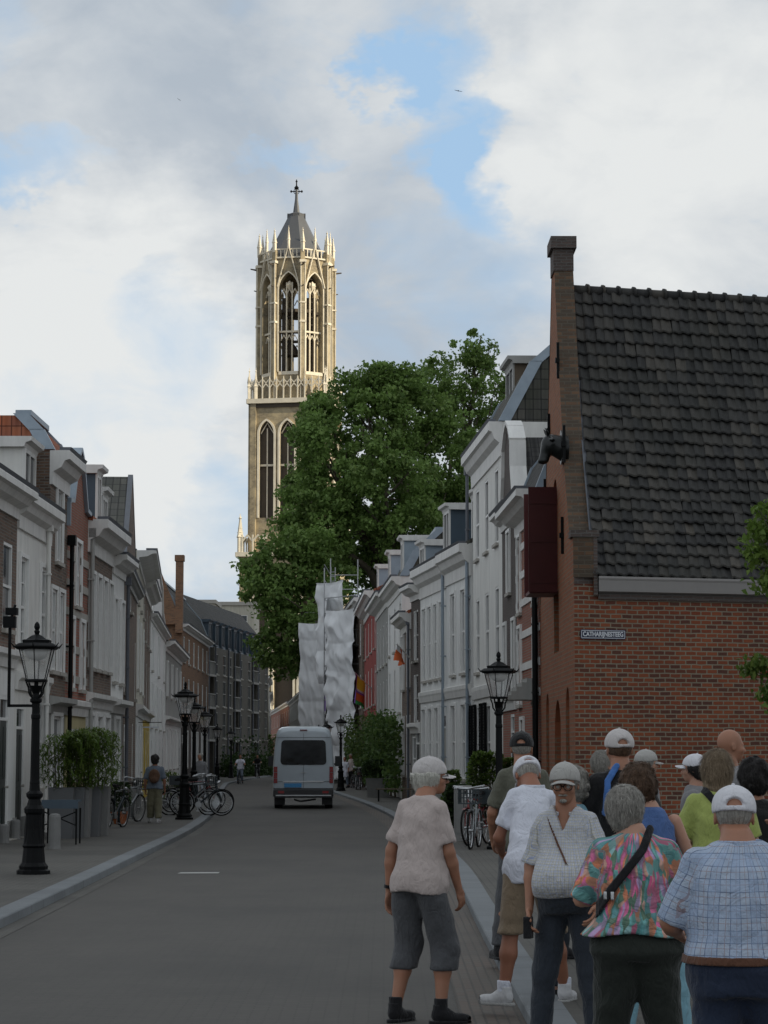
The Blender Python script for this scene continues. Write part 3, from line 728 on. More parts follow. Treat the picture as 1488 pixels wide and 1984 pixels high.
def door(f, par, a, b, c, d, reveal=.055, mat='dkgreen', fm='frame', light=.45):
    mb = MB(); w = .08; n0, n1 = -reveal-.03, -reveal+.05
    mb.box(f, a, a+w, n0, n1, c, d); mb.box(f, b-w, b, n0, n1, c, d); mb.box(f, a+w, b-w, n0, n1, d-w, d)
    zt = d-light if light else d-w
    if light: mb.box(f, a+w, b-w, n0, n1, zt-.04, zt+.02)
    fo = mb.build('door_frame', M[fm], par)
    l = MB(); l.box(f, a+w, b-w, n0, n1-.03, c+.01, zt-.04)
    for z0, z1 in ((.08, .42), (.5, .93)):
        zz0 = c+(zt-c)*z0; zz1 = c+(zt-c)*z1
        for (p, q) in ((.1, .46), (.54, .9)):
            l.box(f, a+w+(b-a-2*w)*p, a+w+(b-a-2*w)*q, n1-.029, n1-.012, zz0, zz1)
    l.build('door', M[mat], fo)
    if light:
        g = MB(); g.face([f.p(a+w, n0+.03, zt), f.p(b-w, n0+.03, zt), f.p(b-w, n0+.03, d-w), f.p(a+w, n0+.03, d-w)]); g.build('pane', M['glass'], fo)
    h = MB(); h.cyl(f.p(b-w-.09, n1-.02, c+1.0), f.p(b-w-.09, n1+.05, c+1.0), .022, .028, 6); h.build('handle', M['stone'], fo)
    return fo
def cornice_prof(H, h, pr):
    return [(-.02, H-h), (.05, H-h), (.06, H-h*.62), (pr*.55, H-h*.5), (pr*.75, H-h*.3), (pr, H-h*.26), (pr, H-.03), (pr*.97, H), (-.02, H)]
def dormer(f, par, u0, u1, nf, nb, z0, z1, cheek='zinc', roofc='trim', fm='trim', pane='glass', pediment=False):
    mb = MB(); mb.box(f, u0, u1, nb, nf, z0, z1, skip='d')
    d = mb.build('dormer', M[cheek], par)
    c = MB(); c.extr(f, [(nb-.1, z1+.001), (nf+.05, z1+.001), (nf+.08, z1+.09), (nf+.2, z1+.13), (nf+.22, z1+.22), (nb-.1, z1+.24)], u0-.14, u1+.14)
    if pediment:
        c.slab(f, [(u0-.14, z1+.235), (u1+.14, z1+.235), ((u0+u1)/2, z1+.235+(u1-u0)*.28)], nb, nf+.18)
    c.build('dormer_cornice', M[roofc], d)
    w = MB(); t = .09
    w.box(f, u0, u0+t*1.2, nf+.002, nf+.06, z0, z1); w.box(f, u1-t*1.2, u1, nf+.002, nf+.06, z0, z1)
    w.box(f, u0+t*1.2, u1-t*1.2, nf+.002, nf+.05, z0, z0+t); w.box(f, u0+t*1.2, u1-t*1.2, nf+.002, nf+.05, z1-t, z1)
    m_ = (u0+u1)/2; w.box(f, m_-.035, m_+.035, nf+.002, nf+.05, z0+t, z1-t)
    w.build('window', M[fm], d)
    g = MB(); g.face([f.p(u0+t, nf+.012, z0+t), f.p(u1-t, nf+.012, z0+t), f.p(u1-t, nf+.012, z1-t), f.p(u0+t, nf+.012, z1-t)])
    g.build('pane', M[pane], d)
    return d
def rows_cols(L, n, w, m=.5):
    """n openings of width w spread over facade length"""
    if n == 1: c = [L/2]
    else: c = [m+w/2+(L-2*m-w)*i/(n-1) for i in range(n)]
    return [(x-w/2, x+w/2) for x in c]
def house(name, label, poly, pxa, pxb, H, wall, out, wins=(), doors=(), depth=9, cornice=(.45, .35, 'trim'), roof=None, roofm='t_dark',
          dormers=(), base=None, winkw=None, sidem=None, AB=None, group='row houses along the street', gf=None, pipe=None, pilasters=0, bands=None, z0=.0, chim=None, cat='house'):
    A, B = AB if AB else (onpoly(poly, pxa), onpoly(poly, pxb))
    f = Fr(A, B, out); L = f.L
    root = empty(name, (A[0], A[1], 0), 0, label, cat, group)
    # geometry is written in world space, so the children undo the root offset
    def fin(o):
        o.matrix_parent_inverse = Matrix.Translation((-A[0], -A[1], 0)); return o
    kids_before = set(S.objects)
    winkw = winkw or {}
    holes = []
    W_ = []
    for spec in wins:
        n, w, za, zb = spec[:4]; kw = dict(winkw); kw.update(spec[4] if len(spec) > 4 else {})
        rng = kw.pop('span', (0, 1)); mg = kw.pop('m', .45)
        for a, b in rows_cols(L*(rng[1]-rng[0]), n, w, mg):
            a += L*rng[0]; b += L*rng[0]
            holes.append((a, b, za, zb)); W_.append((a, b, za, zb, kw))
    D_ = []
    for spec in doors:
        a = spec[0]*L; b = a+spec[1]; holes.append((a, b, .12, spec[2])); D_.append((a, b, .12, spec[2], spec[3] if len(spec) > 3 else {}))
    gz = gf[0] if gf else 0
    mb = MB()
    up = [h for h in holes if h[2] >= gz-.01]; lo = [h for h in holes if h[2] < gz-.01]
    holes_wall(mb, f, 0, L, gz, H, up)
    mb.box(f, 0, L, -depth, 0, gz, H, skip='ftd' if roof else 'fd')
    fin(mb.build('wall', M[wall], root))
    if gf:
        g = MB(); holes_wall(g, f, 0, L, 0, gz-.002, lo); g.box(f, 0, L, -depth, 0, 0, gz-.002, skip='ft')
        fin(g.build('ground_floor_wall', M[gf[1]], root))
        if len(gf) > 2:
            c = MB(); c.extr(f, [(.003, gz-.30), (.05, gz-.30), (.08, gz-.12), (gf[2], gz-.06), (gf[2], gz+.05), (.003, gz+.09)], .03, L-.03); fin(c.build('string_course', M['trim' if len(gf) < 4 else gf[3]], root))
    for a, b, c, d, kw in W_: fin(window(f, root, a, b, c, d, **kw))
    for a, b, c, d, kw in D_:
        fin(door(f, root, a, b, c, d, **kw))
        s = MB(); s.box(f, a-.05, b+.05, -.15, .22, 0, .12); fin(s.build('doorstep', M['stone'], root))
    if base:
        s = MB(); xs = sorted([(a, b) for a, b, c, d in holes if c < base[0]]); u = 0
        for a, b in xs+[(L, L)]:
            if a-u > .05: s.box(f, u+.003, a-.003, .002, .05, 0, base[0])
            u = max(u, b)
        fin(s.build('plinth', M[base[1]], root))
    if cornice:
        ch, pr, cm = cornice
        c = MB(); c.extr(f, cornice_prof(H, ch, pr), -.02, L+.02)
        if pilasters:
            for i in range(pilasters+1):
                uu = i*(L-.28)/pilasters; c.box(f, uu, uu+.28, .003, .075, gz+.1, H-ch-.01)
        fin(c.build('cornice', M[cm], root))
        gt = MB(); gt.extr(f, [(pr*.45, H+.003), (pr*.98, H+.003), (pr+.03, H+.07), (pr*.45, H+.07)], 0, L); fin(gt.build('gutter', M['lead'], root))
    if bands:
        bm_, zs = bands; s = MB()
        for z in zs:
            xs = sorted([(a, b) for a, b, c, d in holes if c < z+.09 and d > z-.09]); u = 0
            for a, b in xs+[(L, L)]:
                if a-u > .05: s.box(f, u+.002, a-.002, .002, .03, z-.09, z+.09)
                u = max(u, b)
        fin(s.build('stone_band', M[bm_], root))
    if pipe:
        for uu, pm in pipe:
            s = MB(); s.cyl(f.p(uu, .11, .1), f.p(uu, .11, H-.25), .05, .05, 8); s.box(f, uu-.1, uu+.1, .02, .2, H-.45, H-.22)
            for k in range(1, 5): s.box(f, uu-.07, uu+.07, .005, .17, H*k/5, H*k/5+.04)
            fin(s.build('downpipe', M[pm], root))
    if roof:
        kind = roof[0]
        if kind == 'par':          # ridge parallel to the street
            rh = roof[1]; hd = depth/2
            prof = [(.12, H-.04), (-hd, H+rh), (-depth-.1, H-.04)]
            th = .12
            r = MB(); 
            q = [(prof[0][0], prof[0][1]), (prof[1][0], prof[1][1]), (prof[2][0], prof[2][1]), (prof[2][0], prof[2][1]+th), (prof[1][0], prof[1][1]+th*1.3), (prof[0][0], prof[0][1]+th)]
            r.extr(f, q, -.03, L+.03); ro = fin(r.build('roof', M[roofm], root))
            for uu in (.001, L-.001):
                g = MB(); g.face([f.p(uu, 0, H), f.p(uu, -hd, H+rh), f.p(uu, -depth, H)], [(0, H), (-hd, H+rh), (-depth, H)])
                fin(g.build('gable_end', M[sidem or wall], root))
        elif kind == 'mansard':    # steep front slope then a flat top
            rh, sb = roof[1], roof[2]
            r = MB(); q = [(.05, H+.0), (-sb*.35, H+rh*.55), (-sb, H+rh), (-depth+sb, H+rh), (-depth, H)]
            r.extr(f, q, 0, L); ro = fin(r.build('roof', M[roofm], root))
            v = MB()
            for uu in (-.05, L-.1):
                for (a_, b_) in zip(q[:2], q[1:3]):
                    v.extr(f, [(a_[0]+.04, a_[1]+.02), (b_[0]+.04, b_[1]+.04), (b_[0]-.3, b_[1]+.04), (a_[0]-.3, a_[1]+.02)], uu, uu+.16)
            v.extr(f, [(-sb+.1, H+rh+.003), (-sb+.1, H+rh+.12), (-sb-.25, H+rh+.12), (-sb-.25, H+rh+.003)], 0, L)
            fin(v.build('zinc_verge', M['zinc'], root))
        elif kind == 'flat':
            r = MB(); r.box(f, .02, L-.02, -depth+.02, -.02, H-.02, H+.05); fin(r.build('roof', M['lead'], root))
        elif kind == 'gable':      # street gable, shaped outline
            poly_ = [(u*L, z) for u, z in roof[1]]; pk = max(z for u, z in poly_)
            g = MB(); g.slab(f, [(0, H)]+poly_+[(L, H)], -.28 if len(roof) < 5 else -.12, 0); fin(g.build('gable', M[roof[2] if len(roof) > 2 else wall], root))
            c = MB()
            pp = [(0, H)]+poly_+[(L, H)]
            for (a_, b_) in zip(pp[:-1], pp[1:]):
                du, dz = b_[0]-a_[0], b_[1]-a_[1]; ln = math.hypot(du, dz)
                if ln < .05: continue
                nx, nz = -dz/ln, du/ln
                ck = .1 if len(roof) < 5 else .04; c.slab(f, [a_, b_, (b_[0]+nx*ck, b_[1]+nz*ck), (a_[0]+nx*ck, a_[1]+nz*ck)], -.34 if len(roof) < 5 else -.13, .09 if len(roof) < 5 else roof[4])
            fin(c.build('gable_coping', M[roof[3] if len(roof) > 3 else 'trim'], root))
            r = MB(); rp = pk-(.35 if len(roof) < 5 else .03)
            r.face([f.p(.05, -.13, H), f.p(L/2, -.13, rp), f.p(L/2, -depth, rp), f.p(.05, -depth, H)], [(0, 0), (0, 4), (depth, 4), (depth, 0)])
            r.face([f.p(L-.05, -.28, H), f.p(L-.05, -depth, H), f.p(L/2, -depth, rp), f.p(L/2, -.28, rp)], [(0, 0), (depth, 0), (depth, 4), (0, 4)])
            r.face([f.p(.05, -depth, H), f.p(L/2, -depth, rp), f.p(L-.05, -depth, H)]); fin(r.build('roof', M[roofm], root))
    for dd in dormers: fin(dormer(f, root, dd[0]*L, dd[0]*L+dd[1], *dd[2:6], **(dd[6] if len(dd) > 6 else {})))
    if chim:
        for (cu, cn, cz0, cz1, cw, cm) in chim:
            c = MB(); u_ = cu*L; c.box(f, u_-cw/2, u_+cw/2, cn-cw/2, cn+cw/2, cz0, cz1); c.box(f, u_-cw/2-.06, u_+cw/2+.06, cn-cw/2-.06, cn+cw/2+.06, cz1, cz1+.12)
            c.cyl(f.p(u_, cn, cz1+.12), f.p(u_, cn, cz1+.45), .1, .08, 8)
            fin(c.build('chimney', M[cm], root))
    return root, f
# ---------------------------------------------------------------- left side of the street
OL = (1, 0)
house('row_house', 'brown brick house with white plaster ground floor and white dormer at the left edge', PL, -120, 26, 7.0, 'b_brown', OL,
      wins=[(3, 1.0, 4.2, 5.9), (2, 1.1, 1.0, 3.0, {'span': (0, .62)})], doors=[(.78, 1.0, 2.9)], gf=(3.75, 'white2', .16), cornice=(.55, .42, 'trim'),
      roof=('par', 1.0), roofm='t_mix', base=(.45, 'grey'))
house('row_house', 'white plastered house with two tall upper windows behind the nearest left street lamp', PL, 26, 90, 7.0, 'white', OL,
      wins=[(2, .85, 3.75, 5.75, {'arch': .05, 'gm': 'glass2', 'bars': (2, 4), 'm': .35}), (1, 1.1, 1.05, 3.0, {'span': (.45, 1), 'arch': .05})], doors=[(.06, 1.0, 2.75, {'mat': 'dkgreen'})],
      cornice=(.7, .34, 'trim'), gf=(3.35, 'white', .14), roof=('par', 1.0), roofm='t_mix', base=(.5, 'grey'), pipe=[(3.4, 'white')], dormers=[(.57, 1.45, -.32, -4.0, 7.0, 8.25, {'cheek': 'white', 'roofc': 'trim'})])
house('row_house', 'tall narrow brown brick house with white cornice and grey hipped roof behind the bamboo', PL, 90, 124, 8.42, 'b_brown', OL,
      wins=[(1, .85, 6.05, 7.7, {'arch': .05}), (2, .75, 3.6, 5.4, {'arch': .04, 'm': .35}), (1, 1.3, .9, 2.6, {'arch': .06})], cornice=(.75, .42, 'trim'),
      roof=('mansard', .78, .55), roofm='t_red', gf=(2.95, 'grey', .3, 'trimg'), base=(.4, 'concrete'))
house('gabled_house', 'narrow brick house with white stone bands, pointed gable and yellow ground floor', PL, 124, 165, 7.0, 'b_red', OL,
      wins=[(1, .85, 5.25, 6.75, {'arch': .06}), (2, .7, 3.3, 4.9, {'arch': .05, 'm': .5}), (1, 1.5, 1.2, 2.35, {'bars': (3, 2)})], cornice=None,
      roof=('gable', [(.0, 7.55), (.18, 7.6), (.40, 8.75), (.5, 8.95), (.60, 8.75), (.82, 7.6), (1, 7.55)], 'b_red', 'zinc'), roofm='t_mix', bands=('stone', [3.5, 4.2, 5.05, 5.7, 6.35]),
      gf=(2.95, 'yellow', .14), pipe=[(.06, 'black')], depth=8)
house('row_house', 'house with a wall of white pilasters under a deep cornice and blue grey dormer', PL, 165, 213, 7.5, 'b_brown', OL,
      wins=[(4, .72, 3.9, 6.2, {'arch': .09, 'gm': 'glass2', 'm': .3}), (3, .95, .9, 2.7, {'arch': .06, 'm': .4})], cornice=(.8, .5, 'trim'),
      roof=('par', .8), roofm='t_red', gf=(3.2, 'white2', .2), dormers=[(.80, .9, -.35, -2.4, 7.55, 9.1, {'cheek': 'slateblue'})], pipe=[(.08, 'trimg')])
house('row_house', 'low white house with narrow cornice between the pilastered house and the tiled gable', PL, 213, 237, 7.05, 'white2', OL,
      wins=[(2, .72, 3.7, 5.9, {'arch': .07, 'm': .3}), (1, 1.1, .9, 2.7, {'arch': .05})], cornice=(.5, .4, 'trim'), roof=('par', .6), roofm='t_mix', gf=(3.15, 'grey', .3),
      dormers=[(.35, 1.2, -.45, -3, 7.0, 8.75, {'cheek': 'zinc'})])
house('gabled_house', 'brown brick house with steep grey tiled roof turned sideways to the street', PL, 237, 262, 6.9, 'b_brown', OL,
      wins=[(2, .7, 3.5, 5.3, {'m': .6}), (1, .9, 6.0, 7.3, {}), (1, .8, 1.0, 2.7, {'span': (.5, 1)})], doors=[(.08, .95, 2.6)], cornice=(.3, .25, 'trimg'),
      roof=('gable', [(.04, 7.0), (.5, 10.15), (.96, 7.0)], 'b_brown', 'lead', .02), roofm='t_mix', depth=12, pipe=[(.1, 'lead')])
house('row_house', 'cream house with boxy overhanging cornice on the left side of the street', PL, 262, 276, 8.35, 'cream', OL,
      wins=[(3, .9, 3.9, 6.2, {'arch': .05, 'm': .8}), (3, .9, 6.7, 7.7, {'m': .8}), (2, 1.4, .9, 2.8, {'span': (0, .6)})], doors=[(.72, 1.3, 2.9, {})],
      cornice=(.38, .62, 'trim'), roof=('flat',), gf=(3.3, 'white2', .25), base=(.4, 'grey'))
house('row_house', 'dark brick house with ochre yellow ground floor between a cream and a white house', PL, 276, 289, 8.2, 'b_brown', OL,
      wins=[(3, .85, 6.0, 7.4, {'m': .8}), (3, .85, 3.5, 5.3, {'m': .8}), (2, 1.2, .9, 2.7, {'span': (0, .6)})], doors=[(.75, 1.0, 2.7)], cornice=(.5, .45, 'trim'), roof=('par', 1.3), roofm='t_dark',
      chim=[(.9, -3.2, 8.8, 10.6, .7, 'b_dark')], gf=(3.35, 'ochre', .25))
house('gabled_house', 'white house with curved neck gable next to the chimney house', PL, 289, 318, 7.6, 'white2', OL,
      wins=[(3, .95, 5.3, 7.0, {'arch': .07, 'm': 1.5}), (4, .95, 2.9, 4.7, {'arch': .07, 'm': 1.2}), (3, 1.0, .8, 2.4, {'m': 2, 'span': (0, .8)})], doors=[(.85, 1.1, 2.6)], cornice=(.3, .3, 'trim'),
      roof=('gable', [(.03, 7.9), (.12, 8.0), (.26, 8.4), (.32, 9.5), (.42, 9.7), (.5, 9.95), (.58, 9.7), (.68, 9.5), (.74, 8.4), (.88, 8.0), (.97, 7.9)], 'white2', 'trim'), roofm='t_dark')
house('row_house', 'pale grey house with white trimmed windows before the tall chimney wall', PL, 318, 350, 7.4, 'grey', OL,
      wins=[(4, .95, 4.7, 6.4, {'arch': .08, 'm': 1.5}), (4, 1.0, 1.0, 3.0, {'arch': .08, 'm': 1.5, 'span': (0, .85)})], doors=[(.88, 1.1, 2.7)], cornice=(.5, .5, 'trim'), roof=('par', 1.3), roofm='t_dark', gf=(3.6, 'white2', .3))
r, f = house('row_house', 'orange brick house with dark tiled roof and tall chimney on its near end wall', PL, 350, 403, 9.35, 'b_orange', OL,
      wins=[(6, 1.1, 7.2, 8.7, {'m': 1.3}), (6, 1.1, 4.3, 6.3, {'m': 1.3}), (5, 1.2, 1.0, 3.1, {'m': 1.5, 'arch': .06, 'span': (.1, 1)})], doors=[(.03, 1.2, 2.9)],
      cornice=(.35, .4, 'trim'), roof=('mansard', 2.9, 1.7), roofm='t_dark', depth=10, gf=(3.7, 'b_dark'))
c = MB(); c.box(f, -.35, .25, -.36, .06, 8.8, 13.0); c.box(f, -.42, .32, -.42, .12, 13.0, 13.35); c.slab(f, [(0, 0)]*3, 0, 0) if False else None
c.extr(f, [(.05, 9.3), (-1.2, 12.3), (-8, 12.3), (-8, 9.3)], -.34, -.04)
o = c.build('chimney', M['b_orange'], r); o.matrix_parent_inverse = Matrix.Translation((-r.location.x, -r.location.y, 0))
# ---- modern apartment block with grey brick bays and slate mansard
A, B = (-12.75, 168), (-9.75, 196)
fm_ = Fr(A, B, OL); Lm = fm_.L
root = empty('apartment_block', (A[0], A[1], 0), 0, 'modern grey brick apartment block with stacked bays and blue slate mansard', 'apartment block')
def fin(o, r=root):
    o.matrix_parent_inverse = Matrix.Translation((-r.location.x, -r.location.y, 0)); return o
H = 9.6; bays = [(0, 2.6, 1), (2.6, 8.2, 0), (8.2, 11.0, 0), (11.0, 13.4, 1), (13.4, 19.6, 0), (19.6, 22.2, 1), (22.2, Lm, 0)]
wl = MB(); frs = []
for a, b, rec in bays:
    n = -1.4 if rec else 0
    ff = Fr(fm_.p(a, n, 0).to_2d(), fm_.p(b, n, 0).to_2d(), OL); holes = []
    L = ff.L; k = max(1, int(L//2.6)); w = 1.5 if rec else 1.35
    for fl in range(4):
        zb = .6+fl*2.35; zt = zb+(1.9 if fl < 3 else 1.5)
        for (p, q) in rows_cols(L, k, w, .45): holes.append((p, q, zb, zt))
    holes_wall(wl, ff, 0, L, 0, H, holes); wl.box(ff, 0, L, -9, 0, 0, H, skip='ft')
    frs.append((ff, holes, rec, a, b))
fin(wl.build('wall', M['b_grey'], root))
for ff, holes, rec, a, b in frs:
    for h in holes: fin(window(ff, root, *h, fm='trimg' if not rec else 'slateblue', bars=(2, 2), sill=not rec))
    if rec:
        for fl in range(1, 4):
            s = MB(); s.box(ff, .02, ff.L-.02, .003, 1.6, .35+fl*2.35, .5+fl*2.35)
            for i in range(9): s.box(ff, .1+i*(ff.L-.25)/8, .13+i*(ff.L-.25)/8, 1.5, 1.53, .5+fl*2.35, 1.4+fl*2.35)
            s.box(ff, .05, ff.L-.05, 1.48, 1.55, 1.4+fl*2.35, 1.46+fl*2.35)
            fin(s.build('balcony', M['trimg'], root))
r_ = MB(); r_.extr(fm_, [(-.25, H), (-.9, H+2.0), (-5, H+3.9), (-9.3, H+2.4), (-10, H)], 0, Lm); fin(r_.build('roof', M['slateblue'], root))
r_ = MB(); r_.extr(fm_, [(-.8, H+2.0), (-2.4, H+3.9), (-6.6, H+3.9), (-9.6, H+2.3), (-5, H+3.4)], -1.0, Lm+.3); r_.build('roof_tiles', M['t_dark'], root); fin(S.objects['roof_tiles'])
for u in (1.2, 4.0, 6.6, 9.4, 12, 14.6, 17.6, 20.6, 24.2): fin(dormer(fm_, root, u, u+1.3, -.2, -2.0, H+.15, H+1.75, cheek='slateblue', roofc='slateblue', fm='slateblue'))
for u in (0.0, 2.6, 8.2, 11, 13.4, 19.6, 22.2):
    s = MB(); s.cyl(fm_.p(u+.12, .1, .1), fm_.p(u+.12, .1, H), .07, .07, 6); fin(s.build('downpipe', M['lead'], root))
# beige blocks behind the roofs
def plainblock(name, label, x0, x1, y0, y1, z1, wall, cat='building', ph=3.0):
    f = Fr((x0, y0), (x1, y0), (0, -1)); r = empty(name, (x0, y0, 0), 0, label, cat)
    mb = MB(); holes = []
    L = x1-x0; n = max(2, int(L//3)); 
    for fl in range(int(z1//ph)):
        for a, b in rows_cols(L, n, 1.4, .8): holes.append((a, b, fl*ph+1.0, fl*ph+2.4))
    holes_wall(mb, f, 0, L, 0, z1, holes); mb.box(f, 0, L, -(y1-y0), 0, 0, z1, skip='f'); fin(mb.build('wall', M[wall], r), r)
    for h in holes: fin(window(f, r, *h, sill=False), r)
    c = MB(); c.box(f, -.2, L+.2, -(y1-y0)-.2, .2, z1+.003, z1+.4); fin(c.build('roof', M['stone'], r), r)
    return r
plainblock('office_block', 'flat roofed pale beige block rising behind the modern apartments', at(428, 0, 262).x, at(500, 0, 262).x, 262, 272, zat(1166, 262)-.4, 'cream')
plainblock('office_block', 'small flat beige block farther left, beyond the dark tiled roof', at(385, 0, 250).x, at(424, 0, 250).x, 250, 258, zat(1162, 250)-.4, 'cream')
# far left houses, sunlit end of the street
PFL = [(-11.6, 235), (-13.8, 285), (-16.9, 350)]
house('row_house', 'sunlit cream plastered house past the modern block', PFL, 0, 0, 9.5, 'cream', OL, AB=((-11.7, 232), (-12.6, 256)), wins=[(5, 1.2, 6.4, 8.3, {'m': 2}), (5, 1.2, 3.6, 5.5, {'m': 2}), (5, 1.2, .9, 2.7, {'m': 2})], roof=('par', 2.5), roofm='t_mix')
house('row_house', 'farthest visible white house on the left, edge on to the street', PFL, 0, 0, 8.6, 'white2', OL, AB=((-12.62, 257), (-15.5, 320)), wins=[(8, 1.2, 6.0, 7.8, {'m': 2}), (8, 1.2, 3.2, 5.0, {'m': 2})], roof=('par', 2.5), roofm='t_mix')
# ---------------------------------------------------------------- right side of the street
OR_ = (-1, 0)
r, f = house('row_house', 'red brick house with white stone bands beside the warehouse and its shutters', PR, 1048, 1003, 7.9, 'b_red', OR_,
      wins=[(2, .8, 5.3, 7.2, {'arch': .06, 'm': .5}), (2, .8, 3.0, 4.9, {'arch': .06, 'm': .5}), (1, .85, .8, 2.6, {'arch': .05, 'span': (.5, 1)})], doors=[(.1, 1.0, 2.7)],
      cornice=(.62, .55, 'trim'), roof=('mansard', 2.1, 1.2), roofm='t_dark', bands=('trim', [3.2, 3.9, 4.7, 5.5, 6.2, 6.9]), pipe=[(.1, 'black'), (.3, 'black')])
c = MB()   # white hood over the door
for k in range(5): c.box(f, .45, 1.75, .0+.003, .75-.12*k, 3.02+.1*k, 3.12+.1*k)
o = c.build('door_hood', M['trimg'], r); o.matrix_parent_inverse = Matrix.Translation((-r.location.x, -r.location.y, 0))
house('gabled_house', 'narrow dark grey brick house with white scrolled gable top and red lower floors', PR, 1003, 975, 8.2, 'b_dark', OR_,
      wins=[(1, .85, 6.0, 7.6, {'arch': .05}), (2, .75, 3.3, 5.2, {'arch': .05, 'm': .4})], doors=[(.2, 1.0, 2.8)], cornice=(.45, .35, 'trim'),
      roof=('gable', [(.02, 8.4), (.1, 8.5), (.2, 9.2), (.22, 9.9), (.36, 10.3), (.5, 10.5), (.64, 10.3), (.78, 9.9), (.8, 9.2), (.9, 8.5), (.98, 8.4)], 'b_dark', 'trim'), gf=(3.2, 'b_red', .12), depth=8)
r, f = house('row_house', 'tall white plastered house with three columns of windows and big dark roof dormer', PR, 975, 918, 10.85, 'white', OR_,
      wins=[(3, .9, 7.6, 9.7, {'m': .9}), (3, .9, 4.2, 6.4, {'m': .9}), (2, .95, 1.0, 3.2, {'m': .9, 'span': (.3, 1)})], doors=[(.05, 1.1, 3.0)],
      cornice=(.95, .36, 'trim'), roof=('mansard', 3.0, 2.4), roofm='t_mix', dormers=[(.40, 1.8, -.75, -3.6, 11.2, 13.0, {'cheek': 'wood', 'roofc': 'trimg', 'fm': 'trimg'})], pipe=[(8.6, 'lead')], gf=(3.7, 'white', .09))
for u in (4.1, 5.15, 7.0, 8.05):
    s = MB()
    for k in range(26): s.box(f, u, u+.42, .03+.004*(k % 2), .075, 1.05+k*.083, 1.05+k*.083+.055)
    s.box(f, u-.03, u+.003, .012, .09, 1.0, 3.25); s.box(f, u+.417, u+.45, .012, .09, 1.0, 3.25)
    o = s.build('louvred_shutter', M['black'], r); o.matrix_parent_inverse = Matrix.Translation((-r.location.x, -r.location.y, 0))
house('row_house', 'low white stone faced house with two window columns right of the grey downpipe', PR, 914, 866, 8.25, 'white2', OR_,
      wins=[(2, .85, 4.3, 6.9, {'arch': .05, 'm': 1.0}), (2, .85, 1.0, 3.3, {'arch': .05, 'm': 1.0})], cornice=(1.0, .38, 'trim'), roof=('par', 2.2), roofm='t_mix', pipe=[(.15, 'zinc'), (5.0, 'zinc')],
      dormers=[(.1, 1.15, -.35, -2.6, 8.3, 9.8, {'cheek': 'zinc', 'pediment': False}), ], gf=(3.85, 'white2', .1), base=(.8, 'grey'))
house('row_house', 'low white stone faced house with four window columns left of the grey downpipe', PR, 866, 815, 8.2, 'white2', OR_,
      wins=[(4, .8, 4.3, 6.8, {'arch': .05, 'm': .6}), (3, .8, 1.0, 3.3, {'arch': .05, 'm': .5, 'span': (.2, 1)})], doors=[(.03, 1.1, 3.1, {'mat': 'stone'})], cornice=(1.0, .38, 'trim'), roof=('par', 2.0), roofm='t_mix',
      dormers=[(.16, 1.3, -.3, -2.8, 8.3, 9.9, {'cheek': 'slateblue'})], gf=(3.85, 'white2', .1), base=(.8, 'grey'))
house('row_house', 'narrow dark brick house with a white cornice beyond the low white houses', PR, 815, 797, 7.75, 'b_dark', OR_,
      wins=[(2, .8, 5.1, 6.9, {'m': .6}), (2, .8, 2.9, 4.6, {'m': .6}), (1, .9, .8, 2.4, {'span': (.4, 1)})], doors=[(.1, 1.0, 2.6)], cornice=(.5, .45, 'trim'), roof=('par', 2.6), roofm='t_mix', gf=(2.8, 'grey', .2),
      dormers=[(.3, 1.2, -.3, -2.5, 7.9, 9.2, {'cheek': 'zinc'})])
house('row_house', 'brown brick house with white framed windows behind the orange flag', PR, 797, 779, 6.9, 'b_brown', OR_,
      wins=[(2, .95, 4.2, 6.2, {'arch': .08, 'm': .5}), (2, .95, 1.0, 3.1, {'arch': .08, 'm': .5})], cornice=(.6, .45, 'trim'), roof=('par', 1.6), roofm='t_red', pipe=[(.1, 'lead')])
house('row_house', 'white house with blue grey roof edge behind the climbing plant', PR, 779, 752, 8.6, 'white2', OR_,
      wins=[(3, .95, 5.9, 7.7, {'m': .8}), (3, .95, 3.4, 5.2, {'m': .8}), (3, 1.0, .9, 2.7, {'m': .8})], cornice=(.6, .42, 'trim'), roof=('mansard', 1.8, 1.4), roofm='t_mix',
      dormers=[(.35, 1.4, -.3, -2.6, 8.8, 10.3, {'cheek': 'zinc'})])
house('row_house', 'grey plastered house with side wall above its neighbour and orange tiled roof', PR, 752, 729, 8.7, 'grey', OR_,
      wins=[(4, .95, 5.7, 7.5, {'m': .9}), (4, .95, 3.2, 5.0, {'m': .9}), (4, 1.0, .8, 2.6, {'m': .9})], cornice=(.6, .55, 'trim'), roof=('par', 2.2), roofm='t_red', sidem='grey',
      dormers=[(.3, 1.5, -.3, -2.6, 8.9, 10.6, {'cheek': 'zinc'})])
house('row_house', 'house painted bright red between the grey house and the scaffolding', PR, 729, 706, 9.6, 'b_red2', OR_,
      wins=[(4, 1.0, 6.9, 8.6, {'m': 1.2}), (4, 1.0, 4.2, 6.1, {'m': 1.2}), (4, 1.0, 1.0, 3.0, {'m': 1.2})], cornice=(.7, .6, 'trim'), roof=('par', 2.0), roofm='t_red',
      dormers=[(.4, 1.5, -.4, -2.6, 9.8, 11.2, {'cheek': 'zinc'})])
house('row_house', 'brown brick house half hidden by the netted scaffolding', PR, 706, 650, 10.6, 'b_brown', OR_, AB=((-1.22, 131.2), (-3.6, 168)),
      wins=[(8, 1.0, 7.4, 9.2, {'m': 1.5}), (8, 1.0, 4.4, 6.3, {'m': 1.5}), (8, 1.0, 1.0, 3.0, {'m': 1.5})], cornice=(.7, .5, 'trim'), roof=('par', 2.2), roofm='t_mix')
